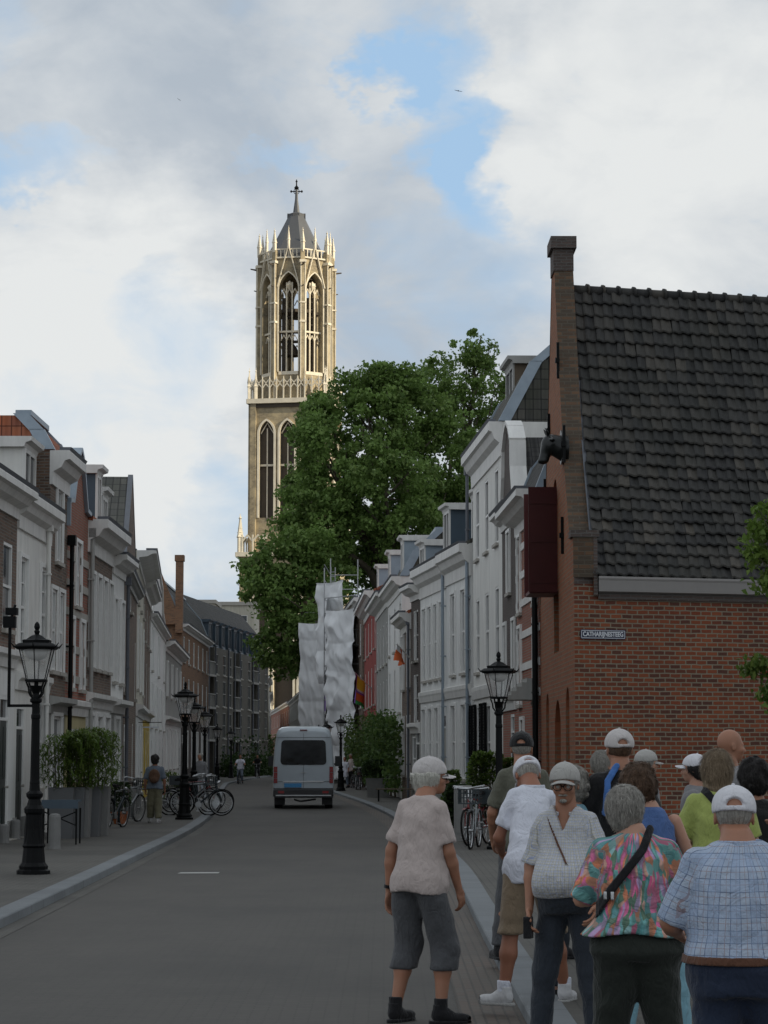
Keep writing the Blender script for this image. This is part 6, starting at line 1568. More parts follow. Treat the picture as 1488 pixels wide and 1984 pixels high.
def nets(fn, lo, hi, h):
    lo = np.array(lo, float); hi = np.array(hi, float); n = np.ceil((hi-lo)/h).astype(int)+1
    g = [lo[i]+h*np.arange(n[i]) for i in range(3)]
    X, Y, Z = np.meshgrid(*g, indexing='ij'); P = np.stack([X.ravel(), Y.ravel(), Z.ravel()], 1)
    D = fn(P).reshape(n); Sg = D < 0
    nx, ny, nz = n-1
    acc = np.zeros((nx, ny, nz, 3)); cnt = np.zeros((nx, ny, nz))
    idx = np.stack(np.meshgrid(np.arange(nx), np.arange(ny), np.arange(nz), indexing='ij'), -1).astype(float)
    C = [(i, j, k) for i in (0, 1) for j in (0, 1) for k in (0, 1)]
    for a in C:
        for b in C:
            if sum(abs(x-y) for x, y in zip(a, b)) != 1 or a > b: continue
            da = D[a[0]:a[0]+nx, a[1]:a[1]+ny, a[2]:a[2]+nz]; db = D[b[0]:b[0]+nx, b[1]:b[1]+ny, b[2]:b[2]+nz]
            m_ = (da < 0) != (db < 0); den_ = np.where(m_, da-db, 1); t = np.where(m_, da/den_, 0)
            for ax in range(3): acc[..., ax] += np.where(m_, a[ax]+(b[ax]-a[ax])*t, 0)
            cnt += m_
    act = cnt > 0; vid = -np.ones((nx, ny, nz), int); vid[act] = np.arange(act.sum())
    V = (idx[act]+acc[act]/cnt[act][:, None])*h+lo
    F = []
    for ax in range(3):
        o = [(1, 2), (2, 0), (0, 1)][ax]
        sl0 = [slice(0, nx+1), slice(0, ny+1), slice(0, nz+1)]
        a = [slice(None)]*3; b = [slice(None)]*3; a[ax] = slice(0, -1); b[ax] = slice(1, None)
        ch = Sg[tuple(a)] != Sg[tuple(b)]; dirn = Sg[tuple(a)]
        I = np.argwhere(ch)
        ok = np.ones(len(I), bool)
        for q in o: ok &= (I[:, q] > 0) & (I[:, q] < (nx, ny, nz)[q])
        I = I[ok]; dv = dirn[tuple(I.T)]
        def at_(d1, d2):
            J = I.copy(); J[:, o[0]] -= d1; J[:, o[1]] -= d2; return vid[tuple(J.T)]
        q0, q1, q2, q3 = at_(1, 1), at_(0, 1), at_(0, 0), at_(1, 0)
        f = np.stack([q0, q1, q2, q3], 1); f[~dv] = f[~dv][:, ::-1]; F.append(f)
    return V, np.concatenate(F)
def mk(name, parts, mats, parent, uvfn=None, matfn=None):
    """parts: list of (V,F); joined into one smooth mesh object"""
    Vs = []; Fs = []; o_ = 0
    for V, F in parts: Vs.append(V); Fs.append(F+o_); o_ += len(V)
    V = np.concatenate(Vs); F = np.concatenate(Fs)
    me = bpy.data.meshes.new(name); me.vertices.add(len(V)); me.vertices.foreach_set('co', V.astype(np.float32).ravel())
    me.loops.add(len(F)*4); me.loops.foreach_set('vertex_index', F.astype(np.int32).ravel()); me.polygons.add(len(F))
    me.polygons.foreach_set('loop_start', np.arange(0, len(F)*4, 4, dtype=np.int32)); me.polygons.foreach_set('loop_total', np.full(len(F), 4, dtype=np.int32))
    mats = mats if isinstance(mats, (list, tuple)) else [mats]
    for m_ in mats: me.materials.append(m_)
    me.polygons.foreach_set('use_smooth', np.ones(len(F), bool))
    if matfn is not None: me.polygons.foreach_set('material_index', matfn(V[F].mean(1)).astype(np.int32))
    me.update(calc_edges=True); me.validate()
    if uvfn is not None:
        uv = me.uv_layers.new(name='UVMap'); c = uvfn(V); li = np.zeros(len(me.loops), dtype=np.int32); me.loops.foreach_get('vertex_index', li)
        uv.data.foreach_set('uv', c[li].astype(np.float32).ravel())
    o = bpy.data.objects.new(name, me); COL.objects.link(o); o.parent = parent; return o

# ---- cloth materials
def cloth(name, col, var=.12, weave=300, rough=.85, heather=0):
    m, nt, b = newmat(name); t = NT(nt); tc = t.n('ShaderNodeTexCoord').outputs['Object']
    f = t.noise(tc, 3, 4, .6); c = t.mix(f, tuple(x*(1-var) for x in col), tuple(min(1, x*(1+var)) for x in col))
    if heather: c = t.mix(t.math('MULTIPLY', t.noise(tc, 180, 2, .7), heather), c, tuple(min(1, x*2.2+.03) for x in col))
    t.l(c, b.inputs['Base Color']); b.inputs['Roughness'].default_value = rough; b.inputs['Specular IOR Level'].default_value = .25
    b.inputs['Sheen Weight'].default_value = .15
    w = t.math('ADD', t.math('MULTIPLY', t.noise(t.mapping(tc, (1, 1, .35)), 26, 4, .55, .8), .5), t.math('ABSOLUTE', t.math('SUBTRACT', t.noise(t.mapping(tc, (1, 1, .6), rot=(0, .5, .3)), 9, 3, .5, 1.2), .5))); t.l(t.bump(w, .8, .03), b.inputs['Normal']); return m
def plaid(name, base, l1, l2, s1=.045, w1=.12, s2=.045, w2=.10, soft=.35, extra=None):
    m, nt, b = newmat(name); t = NT(nt); uv = t.n('ShaderNodeUVMap').outputs[0]
    wn = t.n('ShaderNodeTexNoise', i_Scale=5.0, i_Detail=2.0); t.l(uv, wn.inputs['Vector'])
    wv = t.n('ShaderNodeVectorMath', operation='MULTIPLY_ADD'); t.l(wn.outputs['Color'], wv.inputs[0]); wv.inputs[1].default_value = (.016, .016, 0); t.l(uv, wv.inputs[2])
    s = t.n('ShaderNodeSeparateXYZ'); t.l(wv.outputs[0], s.inputs[0])
    def line(c, sp, w, ph=0):
        f = t.math('ABSOLUTE', t.math('SUBTRACT', t.math('FRACT', t.math('ADD', t.math('DIVIDE', c, sp), ph)), .5)); return t.math('LESS_THAN', f, w/2)
    a = t.math('MAXIMUM', line(s.outputs[0], s1, w1), line(s.outputs[1], s2, w2)); d = t.math('MAXIMUM', line(s.outputs[0], s1, w1*.8, .42), line(s.outputs[1], s2, w2*.8, .42))
    c = t.mix(t.math('MULTIPLY', a, .8), base, l1); c = t.mix(t.math('MULTIPLY', d, .7), c, l2)
    bands = t.math('ADD', line(s.outputs[0], s1*2, .5), line(s.outputs[1], s2*2, .5)); c = t.mix(t.math('MULTIPLY', bands, soft*.5), c, extra or l2)
    t.l(c, b.inputs['Base Color']); b.inputs['Roughness'].default_value = .85; b.inputs['Specular IOR Level'].default_value = .2
    tco = t.n('ShaderNodeTexCoord').outputs['Object']; w = t.math('ADD', t.math('MULTIPLY', t.noise(tco, 22, 4, .55, .8), .4), t.math('ABSOLUTE', t.math('SUBTRACT', t.noise(t.mapping(tco, (1, 1, .7), rot=(0, .6, .3)), 9, 3, .5, 1.2), .5))); t.l(t.bump(w, .8, .03), b.inputs['Normal']); return m
def floral(name):
    m, nt, b = newmat(name); t = NT(nt); uv = t.n('ShaderNodeUVMap').outputs[0]
    wn = t.n('ShaderNodeTexNoise', i_Scale=7.0, i_Detail=2.0); t.l(uv, wn.inputs['Vector'])
    wv = t.n('ShaderNodeVectorMath', operation='MULTIPLY_ADD'); t.l(wn.outputs['Color'], wv.inputs[0]); wv.inputs[1].default_value = (.09, .09, 0); t.l(uv, wv.inputs[2])
    pal = [(0, (.03, .30, .32)), (.14, (.75, .05, .24)), (.26, (.50, .32, .60)), (.38, (.80, .20, .05)), (.50, (.10, .45, .44)), (.62, (.70, .36, .26)), (.73, (.04, .17, .08)), (.82, (.80, .10, .34)), (.92, (.25, .55, .55))]
    def lay(rot, sc, ph):
        v = t.n('ShaderNodeTexVoronoi'); v.feature = 'F1'; v.inputs['Scale'].default_value = 1; v.inputs['Randomness'].default_value = 1
        t.l(t.mapping(wv.outputs[0], (sc*2.9, sc*1.15, 1), (ph, ph, 0), (0, 0, rot)), v.inputs['Vector'])
        sp = t.n('ShaderNodeSeparateColor'); t.l(v.outputs['Color'], sp.inputs[0])
        return t.ramp(sp.outputs[0], pal, 'CONSTANT'), sp.outputs[1], v.outputs['Distance']
    a, ra, da = lay(.6, 11, 1.3); c2, rb, db = lay(-.75, 12, 4.1)
    c = t.mix(t.math('GREATER_THAN', rb, .45), a, c2)
    streak = t.noise(t.mapping(wv.outputs[0], (60, 12, 1), rot=(0, 0, .5)), 1, 3, .6)
    c = t.mix(t.math('MULTIPLY', streak, .4), c, (.55, .5, .5)); c = t.mix(t.ramp(da, [(.35, 0), (.55, .5)]), c, (.04, .10, .08))
    t.l(c, b.inputs['Base Color']); b.inputs['Roughness'].default_value = .8
    tco = t.n('ShaderNodeTexCoord').outputs['Object']; w = t.math('ABSOLUTE', t.math('SUBTRACT', t.noise(t.mapping(tco, (1, 1, 1.6), rot=(0, .4, .3)), 8, 3, .5, 1.2), .5)); t.l(t.bump(w, .8, .03), b.inputs['Normal']); return m
def skin(name, col):
    m, nt, b = newmat(name); t = NT(nt); tc = t.n('ShaderNodeTexCoord').outputs['Object']
    c = t.mix(t.noise(tc, 9, 4, .65), tuple(x*.82 for x in col), (min(1, col[0]*1.12), col[1]*.98, col[2]*.95)); t.l(c, b.inputs['Base Color'])
    b.inputs['Roughness'].default_value = .55; b.inputs['Subsurface Weight'].default_value = .08; b.inputs['Subsurface Radius'].default_value = (.02, .008, .004)
    t.l(t.bump(t.noise(tc, 60, 3), .15, .004), b.inputs['Normal']); return m
def hairmat(name, c1, c2):
    m, nt, b = newmat(name); t = NT(nt); tc = t.n('ShaderNodeTexCoord').outputs['Object']
    st = t.noise(t.mapping(tc, (1, 1, .16)), 95, 4, .65, .6); c = t.mix(t.ramp(st, [(.35, 0), (.65, 1)]), c1, c2); t.l(c, b.inputs['Base Color']); b.inputs['Roughness'].default_value = .6
    b.inputs['Specular IOR Level'].default_value = .3
    t.l(t.bump(t.math('ADD', st, t.noise(tc, 25, 3)), .8, .012), b.inputs['Normal']); return m
K = dict(sk=skin('skin_tanned', (.36, .185, .115)), sk2=skin('skin_light', (.46, .27, .19)), sk3=skin('skin_deep_tan', (.30, .135, .08)),
  hwhite=hairmat('white_hair', (.44, .43, .38), (.64, .63, .57)), hgrey=hairmat('grey_hair', (.17, .16, .145), (.40, .38, .34)), hbrown=hairmat('brown_hair', (.05, .028, .016), (.13, .075, .045)),
  hblack=hairmat('black_hair', (.008, .007, .007), (.03, .026, .025)), hblond=hairmat('dark_blond_hair', (.13, .09, .055), (.30, .23, .15)),
  pink=cloth('pale_pink_jersey', (.48, .41, .385)), sweat=cloth('heathered_grey_sweat_fabric', (.055, .057, .062), heather=.5), black=cloth('black_fabric', (.012, .012, .013)), white=cloth('white_linen', (.66, .68, .76)),
  whitecap=cloth('white_cap_cotton', (.66, .66, .70)), khaki=cloth('khaki_cotton', (.20, .15, .10), heather=.3), olive=cloth('olive_jersey', (.115, .115, .088)), jeans=cloth('dark_denim', (.022, .028, .038), heather=.2), navy=cloth('navy_denim', (.012, .020, .042), heather=.2),
  dkgreen=cloth('black_green_trousers', (.018, .022, .018)), lime=cloth('lime_jersey', (.36, .42, .12)), greycap=cloth('pale_grey_cap', (.40, .39, .37)), offcap=cloth('off_white_cap', (.52, .49, .48)), ltblue=cloth('light_blue_cotton', (.20, .38, .46)),
  bluestrap=cloth('blue_webbing', (.06, .16, .42)), brownbag=cloth('brown_backpack_canvas', (.10, .055, .035)), leather=cloth('brown_belt_leather', (.11, .05, .03)), shoeblk=cloth('black_shoe', (.012, .012, .014)), shoewht=cloth('white_shoe_leather', (.55, .55, .56)), sole=cloth('pale_rubber_sole', (.35, .35, .34)),
  blueprint=cloth('blue_batik', (.07, .13, .30), var=.6), pattern=cloth('olive_patterned_viscose', (.10, .095, .06), var=.5, heather=.6), greyblue=cloth('grey_blue_top', (.13, .16, .20)), greytop=cloth('grey_top', (.22, .22, .23)),
  plaid1=plaid('beige_blue_check', (.60, .59, .55), (.30, .28, .19), (.26, .33, .56), s1=.0165, w1=.14, s2=.0165, w2=.14, soft=.25), plaid2=plaid('pale_blue_check', (.42, .49, .60), (.06, .08, .17), (.30, .19, .18), s1=.048, w1=.07, s2=.052, w2=.06, soft=.55, extra=(.30, .40, .58)), floral=floral('tropical_floral_print'),
  frame=cloth('dark_glasses_frame', (.01, .01, .01), rough=.3), eye=simple('eye_white', (.5, .48, .45), .3), steel=M['chrome'], mask=M['black'])
# ---------------------------------------------------------------- people
def person(label, loc, yaw, H=1.75, girth=1.0, belly=0.0, shw=1.0, lean=0.0, leanx=0.0, head=(0, 0, 0), hoff=(0, 0, 0),
           armL=((-.07, .0, -.29), (-.01, .10, -.25)), armR=((.07, .0, -.29), (.01, .10, -.25)), legL=((0, 0), (0, 0)), legR=((0, 0), (0, 0)), stance=.1,
           top='white', topz=.86, sleeve=.75, bottom='jeans', botlen=.06, botw=1.0, shoes='shoeblk', skinm='sk', hair=None, cap=None, q=1.0, hands=True,
           extras=(), face=False, hip=0.0, sleeveless=False, collar=False, cuff=False, socks=None, only_top=False, tuck=False, footyaw=(0, 0), seed=1):
    s = H/1.75; root = empty('person', loc, yaw, label, 'person')
    LX = lambda z: leanx*max(0, z-.95); LY = lambda z: lean*max(0, z-.95)
    zt = lambda z: z-abs(lean)*.25*max(0, z-.95)      # leaning lowers the shoulders a little
    sh = {}; el_ = {}; wr = {}
    for k, sg, arm in (('L', -1, armL), ('R', 1, armR)):
        b = np.array([sg*(.176*shw*girth**.55)+LX(1.39), LY(1.39)-.01, zt(1.402)]); sh[k] = b; el_[k] = b+np.array(arm[0]); wr[k] = el_[k]+np.array(arm[1])
    hipj = {}; kn = {}; an = {}
    for k, sg, lg in (('L', -1, legL), ('R', 1, legR)):
        hipj[k] = np.array([sg*.088, 0, .90]); kn[k] = np.array([sg*(.088+stance*.5)+lg[0][0], lg[0][1], .49]); an[k] = np.array([sg*(.088+stance)+lg[1][0], lg[1][1], .09])
    keys = np.array([(.78, .150, .120), (.88, .178*(1+hip), .130*(1+hip*.8)), (.96, .176*(1+hip*.8), .128), (1.06, .152, .115), (1.18, .158, .118), (1.30, .172*shw, .120), (1.37, .166*shw, .112), (1.415, .138*shw, .094), (1.455, .112, .082), (1.49, .075, .069), (1.53, .062, .062)])
    def torso(P, inf=0.0, zlo=.8, zhi=1.6):
        z = P[:, 2]; lz = np.maximum(0, z-.95); zc = z+abs(lean)*.25*lz
        rx = np.interp(zc, keys[:, 0], keys[:, 1])*girth+inf; ry = np.interp(zc, keys[:, 0], keys[:, 2])*girth+inf
        bel = belly*np.exp(-((zc-1.05)/.16)**2); cy = lean*lz+bel*.5; ry = ry+bel*.5; rx = rx+bel*.25
        # upper back is rounded behind, chest forward
        x = (P[:, 0]-leanx*lz)/rx; y = (P[:, 1]-cy)/ry
        k = (np.abs(x)**2.3+np.abs(y)**2.3)**(1/2.3); d = (k-1)*np.minimum(rx, ry)
        return np.maximum(d, np.maximum(zlo-z, z-zhi))
    hc = np.array([LX(1.62)+hoff[0], LY(1.60)+.02+hoff[1], zt(1.635)+hoff[2]])
    Rh = rotm(*head)
    nb_ = np.array([LX(1.45), LY(1.45)-.005, zt(1.45)])
    def headf(P):
        Q = (P-hc)@Rh
        d = ell(Q, (0, -.012, .028), (.077, .097, .098)); d = smin(d, ell(Q, (0, .028, -.035), (.060, .068, .078)), .03)
        d = smin(d, ell(Q, (0, .062, -.088), (.026, .024, .022)), .03)
        if face or True:
            d = smin(d, ell(Q, (0, .078, .012), (.050, .016, .013)), .015)                       # brow
            d = np.maximum(d, -ell(Q, (-.030, .100, -.006), (.017, .018, .012))); d = np.maximum(d, -ell(Q, (.030, .100, -.006), (.017, .018, .012)))
            d = smin(d, cone(Q, (0, .088, .0), (0, .112, -.038), .009, .014), .010)               # nose
            d = smin(d, ell(Q, (-.012, .100, -.042), (.010, .010, .008)), .006); d = smin(d, ell(Q, (.012, .100, -.042), (.010, .010, .008)), .006)
            d = smin(d, ell(Q, (0, .088, -.064), (.024, .012, .006)), .006); d = smin(d, ell(Q, (0, .086, -.074), (.021, .011, .006)), .006)
            d = np.maximum(d, -ell(Q, (0, .104, -.069), (.024, .012, .0022)))
            for sx in (-1, 1): d = smin(d, ell(Q, (sx*.042, .062, -.03), (.022, .024, .022)), .02)
        for sx in (-1, 1):
            e = ell(Q, (sx*.080, -.012, -.008), (.009, .020, .031)); e = np.maximum(e, -ell(Q, (sx*.090, -.006, -.006), (.008, .012, .020))); d = smin(d, e, .006)
        return d
    jaw = hc+Rh@np.array([0, -.02, -.06])
    def bodyf(P):
        d = np.maximum(torso(P, -.024, .98, 1.52), -1)
        for k in 'LR':
            if not only_top:
                d = smin(d, cone(P, hipj[k], kn[k], .066*girth**.4, .052), .02); m_ = kn[k]*.62+an[k]*.38+np.array([0, -.012, 0])
                d = smin(d, cone(P, kn[k], m_, .052, .056), .03); d = smin(d, cone(P, m_, an[k], .054, .034), .03)
            d = smin(d, cone(P, sh[k], el_[k], .046*girth**.35, .040*girth**.35), .02); md = el_[k]*.7+wr[k]*.3
            d = smin(d, cone(P, el_[k], md, .040*girth**.3, .042*girth**.3), .02); d = smin(d, cone(P, md, wr[k], .041*girth**.3, .026), .02)
        return smin(d, cone(P, nb_, jaw, .068*girth**.3, .060), .04)
    h1 = .0165*q
    allp = np.array([*sh.values(), *el_.values(), *wr.values(), *kn.values(), *an.values(), hc, [0, 0, .9]])
    lo = allp.min(0)-[.26, .24, .1]; hi = allp.max(0)+[.26, .3, .02]; lo[2] = .8 if only_top else .05; hi[2] = jaw[2]+.03
    parts = [nets(bodyf, lo, hi, h1)]
    parts.append(nets(lambda P: smin(headf(P), cone(P, nb_, jaw, .066*girth**.3, .058), .02), hc-.16, hc+.16, (.0062 if face else .0085)*q))
    # hands
    if hands:
        for k, sg in (('L', -1), ('R', 1)):
            fwd = wr[k]-el_[k]; fwd = fwd/np.linalg.norm(fwd); lat = np.array([sg, 0, 0.])
            pn = np.cross(fwd, np.array([0, 1., 0])); pn = pn/max(np.linalg.norm(pn), 1e-6)      # palm normal sideways
            if pn[0]*sg > 0: pn = -pn                                                             # palm faces the body
            wd = np.cross(fwd, pn)
            if wd[1] < 0: wd = -wd                                                                # thumb side forward
            w0 = wr[k]
            def handf(P, w0=w0, fwd=fwd, wd=wd, pn=pn):
                d = cone(P, w0-fwd*.02, w0+fwd*.015, .026, .024)
                c1 = w0+fwd*.055
                Rm = np.stack([wd, pn, fwd], 1); d = smin(d, ell(P, c1, (.041, .017, .050), Rm), .015)
                for i, (o_, l_) in enumerate(((.030, .070), (.011, .080), (-.009, .075), (-.028, .058))):
                    b0 = w0+fwd*.088+wd*o_; b1 = b0+fwd*l_*.45+pn*l_*.16+wd*o_*.12; b2 = b1+fwd*l_*.30+pn*l_*.34; b3 = b2+fwd*l_*.08+pn*l_*.26
                    f_ = smin(cone(P, b0, b1, .0098, .0088), cone(P, b1, b2, .0088, .0080), .003); f_ = smin(f_, cone(P, b2, b3, .008, .0068), .003)
                    d = smin(d, f_, .0035)
                t0 = w0+fwd*.03+wd*.028; t1 = t0+fwd*.035+wd*.026+pn*.012; t2 = t1+fwd*.032+wd*.004+pn*.012
                d = smin(d, smin(cone(P, t0, t1, .014, .0105), cone(P, t1, t2, .0105, .0085), .004), .006)
                return d
            c0 = w0+fwd*.07; parts.append(nets(handf, c0-.125, c0+.125, .0042*max(q, 1)))
    Hs = lambda pr: [(V*s, F) for V, F in pr]
    lipc = (hc+Rh@np.array([0, .098, -.069]))*s
    bo = mk('body', Hs(parts), [K[skinm]], root)
    if face:
        for sx in (-1, 1):
            c = hc+Rh@np.array([sx*.030, .082, -.006]); V, F = nets(lambda P: ell(P, c, (.0125,)*3), c-.016, c+.016, .003); mk('eye', Hs([(V, F)]), K['eye'], root)
    # clothes -------------------------------------------------------------
    sd0 = seed
    def rdg_(P, f, sd): return np.clip(1-np.abs(vnoise(P, f, sd))*3.2, 0, 1)
    def wr_(P, amp): return -amp*.9*rdg_(P*np.array([1, 1, .5])+P[:, [2, 2, 0]]*.35, 7, sd0+8)+amp*1.25*(vnoise(P*np.array([1, 1, .45]), 9, sd0)*.6+vnoise(P*np.array([1, 1, 2.2])+P[:, [2, 0, 1]]*.8, 6.5, sd0+3)*.6+vnoise(P, 22, sd0+5)*.25)
    slt = sleeve if not sleeveless else 0
    def topf(P):
        d = torso(P, .012, topz, zt(1.475)); fl_ = np.clip((1.18-P[:, 2])/.3, 0, 1)*.022; d = d-fl_
        if tuck: d = np.maximum(torso(P, .018, topz, zt(1.485)), topz-P[:, 2])
        d = smin(d, torso(P, .0, 1.0, zt(1.49)), .02)
        for k in 'LR':
            if slt > 0:
                a, b = sh[k], el_[k]; ex = 1.0
                e = a+(b-a)*min(slt, 1.0); dirv = (b-a)/np.linalg.norm(b-a)
                c = cone(P, a, a+(b-a)*1.25, .060*girth**.5, .062*girth**.4+(.006 if slt < 1 else 0)); c = np.maximum(c, (P-e)@dirv)
                if cuff: c = np.minimum(c, np.maximum(cone(P, a, b, .072*girth**.5, .066*girth**.4), np.maximum((P-e)@dirv, -((P-e)@dirv)-.05)))
                if slt > 1:
                    w_ = wr[k]; e2 = b+(w_-b)*(slt-1); dv2 = (w_-b)/np.linalg.norm(w_-b); c = smin(cone(P, a, b, .064*girth**.4, .052), np.maximum(cone(P, b, w_, .054, .044), (P-e2)@dv2), .02)
                d = smin(d, c, .032)
            else: d = np.maximum(d, -(cone(P, sh[k]+np.array([0, 0, .05]), sh[k]-np.array([0, 0, .06]), .075, .055)))
        d = d+wr_(P, .0075)
        if face: d = np.maximum(d, -np.maximum(np.abs(P[:, 0])-.05*(P[:, 2]-1.33)/.12, np.maximum(.0-P[:, 1], 1.33-P[:, 2])))
        return np.maximum(d, topz+.012*np.sin(P[:, 0]*14+seed)-P[:, 2])
    if collar or True:
        pass
    ae = [sh[k] for k in 'LR']+[el_[k] for k in 'LR']+([wr[k] for k in 'LR'] if slt > 1 else []); A_ = np.array(ae)
    lo = np.minimum(A_.min(0)-[.12, .12, .12], [-.30*girth, -.24*girth, topz-.04]); hi = np.maximum(A_.max(0)+[.12, .12, .12], [.30*girth, .30+belly, 0]); hi[2] = max(zt(1.53), A_[:, 2].max()+.09); lo[2] = min(topz-.04, A_[:, 2].min()-.1)
    V, F = nets(topf, lo, hi, .0125*q)
    back = abs(((yaw+pi) % (2*pi))-pi) < pi/2       # which side should not carry the seam
    def uvt(V):
        V = V/s; out_ = np.zeros((len(V), 2)); x = V[:, 0]-leanx*np.maximum(0, V[:, 2]-.95); y = V[:, 1]-LY(1.2)
        ang = np.arctan2(x, -y) if back else np.arctan2(x, y); out_[:, 0] = ang*.19; out_[:, 1] = V[:, 2]
        for k, sg in (('L', -1), ('R', 1)):
            a, b = sh[k]+np.array([sg*.03, 0, 0]), el_[k]; d = b-a; L = np.linalg.norm(d); dv = d/L; t = (V-a)@dv; r_ = V-a-t[:, None]*dv
            m_ = (np.linalg.norm(r_, axis=1) < .085) & (t > -.01) & (sg*(V[:, 0]-sh[k][0]) > -.01)
            out_[m_, 1] = 1.42-t[m_]; out_[m_, 0] = sg*.3+(r_[m_, 1])*1.3*(1 if back else -1)
        return out_
    mk('shirt', [(V*s, F)], K[top], root, uvfn=uvt)
    if collar:
        nc = nb_+np.array([0, -.004, .012]); rr_ = .083*girth**.3
        V, F = nets(lambda P: np.maximum(np.maximum(cone(P, nc-[0, 0, .06], nc+[0, 0, .06], rr_+.012, rr_+.004), -(cone(P, nc-[0, 0, .08], nc+[0, 0, .08], rr_-.004, rr_-.008))), np.maximum(nc[2]-.03-P[:, 2], np.maximum(P[:, 2]-nc[2]-.026+np.maximum(0, P[:, 1]-nc[1])*.45, np.where(P[:, 1] > nc[1]+.03, .032-np.abs(P[:, 0]-nc[0]), -1) if face else P[:, 2]*0-1))), nc-.13, nc+.13, .0065)
        mk('collar', [(V*s, F)], K[top], root, uvfn=lambda V: np.stack([np.arctan2(V[:, 0], -V[:, 1])*.1, V[:, 2]], 1))
    if not only_top:
        zl = {k: an[k][2]+botlen for k in 'LR'}
        def botf(P):
            d = torso(P, -.008+(.0 if not tuck else .016), .84, 1.04 if tuck else topz+.05)
            for k in 'LR':
                c = cone(P, hipj[k]+np.array([0, 0, -.04]), kn[k], .096*girth**.6*min(botw, 1.08)*(1+hip*.6), .075*botw); c2 = cone(P, kn[k], an[k], .075*botw, .058*botw)
                c = smin(c, c2, .02); dv = (an[k]-kn[k])/np.linalg.norm(an[k]-kn[k]); c = np.maximum(c, zl[k]-P[:, 2]); d = smin(d, c, .035)
            d = d+wr_(P, .008)
            return np.maximum(d, min(zl.values())-.001-P[:, 2])
        lo = allp.min(0)*0; lo = np.minimum(np.array([kn['L'], an['L'], hipj['L'], kn['R'], an['R']]).min(0)-.15, [-.27*girth, -.2*girth, 0]); hi = np.maximum(np.array([kn['R'], an['R'], hipj['R'], kn['L'], an['L']]).max(0)+.15, [.27*girth, .2*girth+belly, 0]); lo[2] = min(zl.values())-.03; hi[2] = 1.08 if tuck else topz+.07
        V, F = nets(botf, lo, hi, .0135*q); mk('trousers' if botlen < .3 else 'shorts', [(V*s, F)], K[bottom], root)
        for k, sg, fy in (('L', -1, footyaw[0]), ('R', 1, footyaw[1])):
            a = an[k]; Rf = rotm(fy-sg*.18*1.0)
            def shoef(P):
                Q = (P-a)@Rf; d = smin(ell(Q, (0, .01, -.035), (.043, .075, .055)), ell(Q, (0, .115, -.055), (.046, .085, .036)), .03); d = smin(d, cone(Q, (0, -.005, -.02), (0, -.01, .03), .044, .043), .02)
                return np.maximum(np.maximum(d, -.088-Q[:, 2]), Q[:, 2]-.035)
            V, F = nets(shoef, a+[-.15, -.17, -.12], a+[.15, .22, .06], .0085*q); so_ = mk('shoe', [(V*s, F)], K[shoes], root)
            V, F = nets(lambda P: np.maximum(smin(ell((P-a)@Rf, (0, -.0, -.08), (.045, .082, .05)), ell((P-a)@Rf, (0, .115, -.08), (.048, .086, .05)), .03), np.maximum(-.0895-((P-a)@Rf)[:, 2], ((P-a)@Rf)[:, 2]+.068)), a+[-.15, -.17, -.12], a+[.15, .23, 0], .0085*q)
            mk('sole', [(V*s, F)], K['sole' if shoes == 'shoewht' else 'shoeblk'], so_)
            if socks:
                V, F = nets(lambda P: np.maximum(cone(P, a+[0, 0, -.02], a+[0, 0, .12], .043, .047), P[:, 2]-a[2]-.075), a-.08, a+[.08, .08, .13], .009); mk('sock', [(V*s, F)], K[socks], root)
    # hair and headwear ----------------------------------------------------
    if hair:
        st_, hm = hair
        def hairf(P):
            Q = (P-hc)@Rh; n1 = vnoise(Q*np.array([1, 1, .35]), 42, seed)*.004+vnoise(Q, 90, seed+2)*.002
            cut = Q[:, 1]-.045-.25*np.maximum(0, Q[:, 2]-.02)-.55*np.maximum(0, Q[:, 2]-.06)
            if st_ == 'short': d = ell(Q, (0, -.018, .032), (.084, .103, .102)); low = -.055-Q[:, 2]+np.maximum(0, Q[:, 1]+.0)*1.2
            elif st_ == 'crop': d = ell(Q, (0, -.014, .028), (.0795, .0995, .100)); low = -.05-Q[:, 2]+np.maximum(0, Q[:, 1]+.0)*1.2; n1 = n1*.4
            elif st_ == 'full': d = smin(ell(Q, (0, -.025, .03), (.098, .112, .108)), ell(Q, (0, -.055, -.03), (.082, .07, .085)), .03); low = -.10-Q[:, 2]+np.maximum(0, Q[:, 1]+.02)*1.3; n1 = n1*1.6
            elif st_ == 'sweep': d = smin(ell(Q, (0, -.02, .035), (.094, .108, .108)), ell(Q, (0, .055, .075), (.07, .05, .035)), .03); d = smin(d, ell(Q, (0, -.055, -.045), (.072, .055, .07)), .03); low = -.105-Q[:, 2]+np.maximum(0, Q[:, 1]+.01)*1.5; cut = cut-.03*(Q[:, 2] > .04)
            elif st_ == 'curly': d = smin(ell(Q, (0, -.025, .035), (.112, .122, .115)), ell(Q, (0, -.06, -.04), (.10, .075, .09)), .04)+vnoise(Q, 28, seed)*.014; low = -.12-Q[:, 2]+np.maximum(0, Q[:, 1]+.02)*1.3; n1 = n1*2.5
            else: d = smin(ell(Q, (0, -.018, .03), (.092, .108, .106)), cone(Q, (0, -.045, -.03), (0, -.055, -.19), .092, .080), .04)+vnoise(Q*np.array([1, 1, .12]), 38, seed)*.006; low = -.22-Q[:, 2]+np.maximum(0, Q[:, 1]+.0)*1.5+vnoise(Q, 30, 3)*.015
            if cap: d = np.maximum(d, Q[:, 2]-.030)
            return np.maximum(np.maximum(d+n1, cut), low)
        V, F = nets(hairf, hc-[.17, .19, .30], hc+[.17, .17, .18], .0068*q); prt = [(V*s, F)]
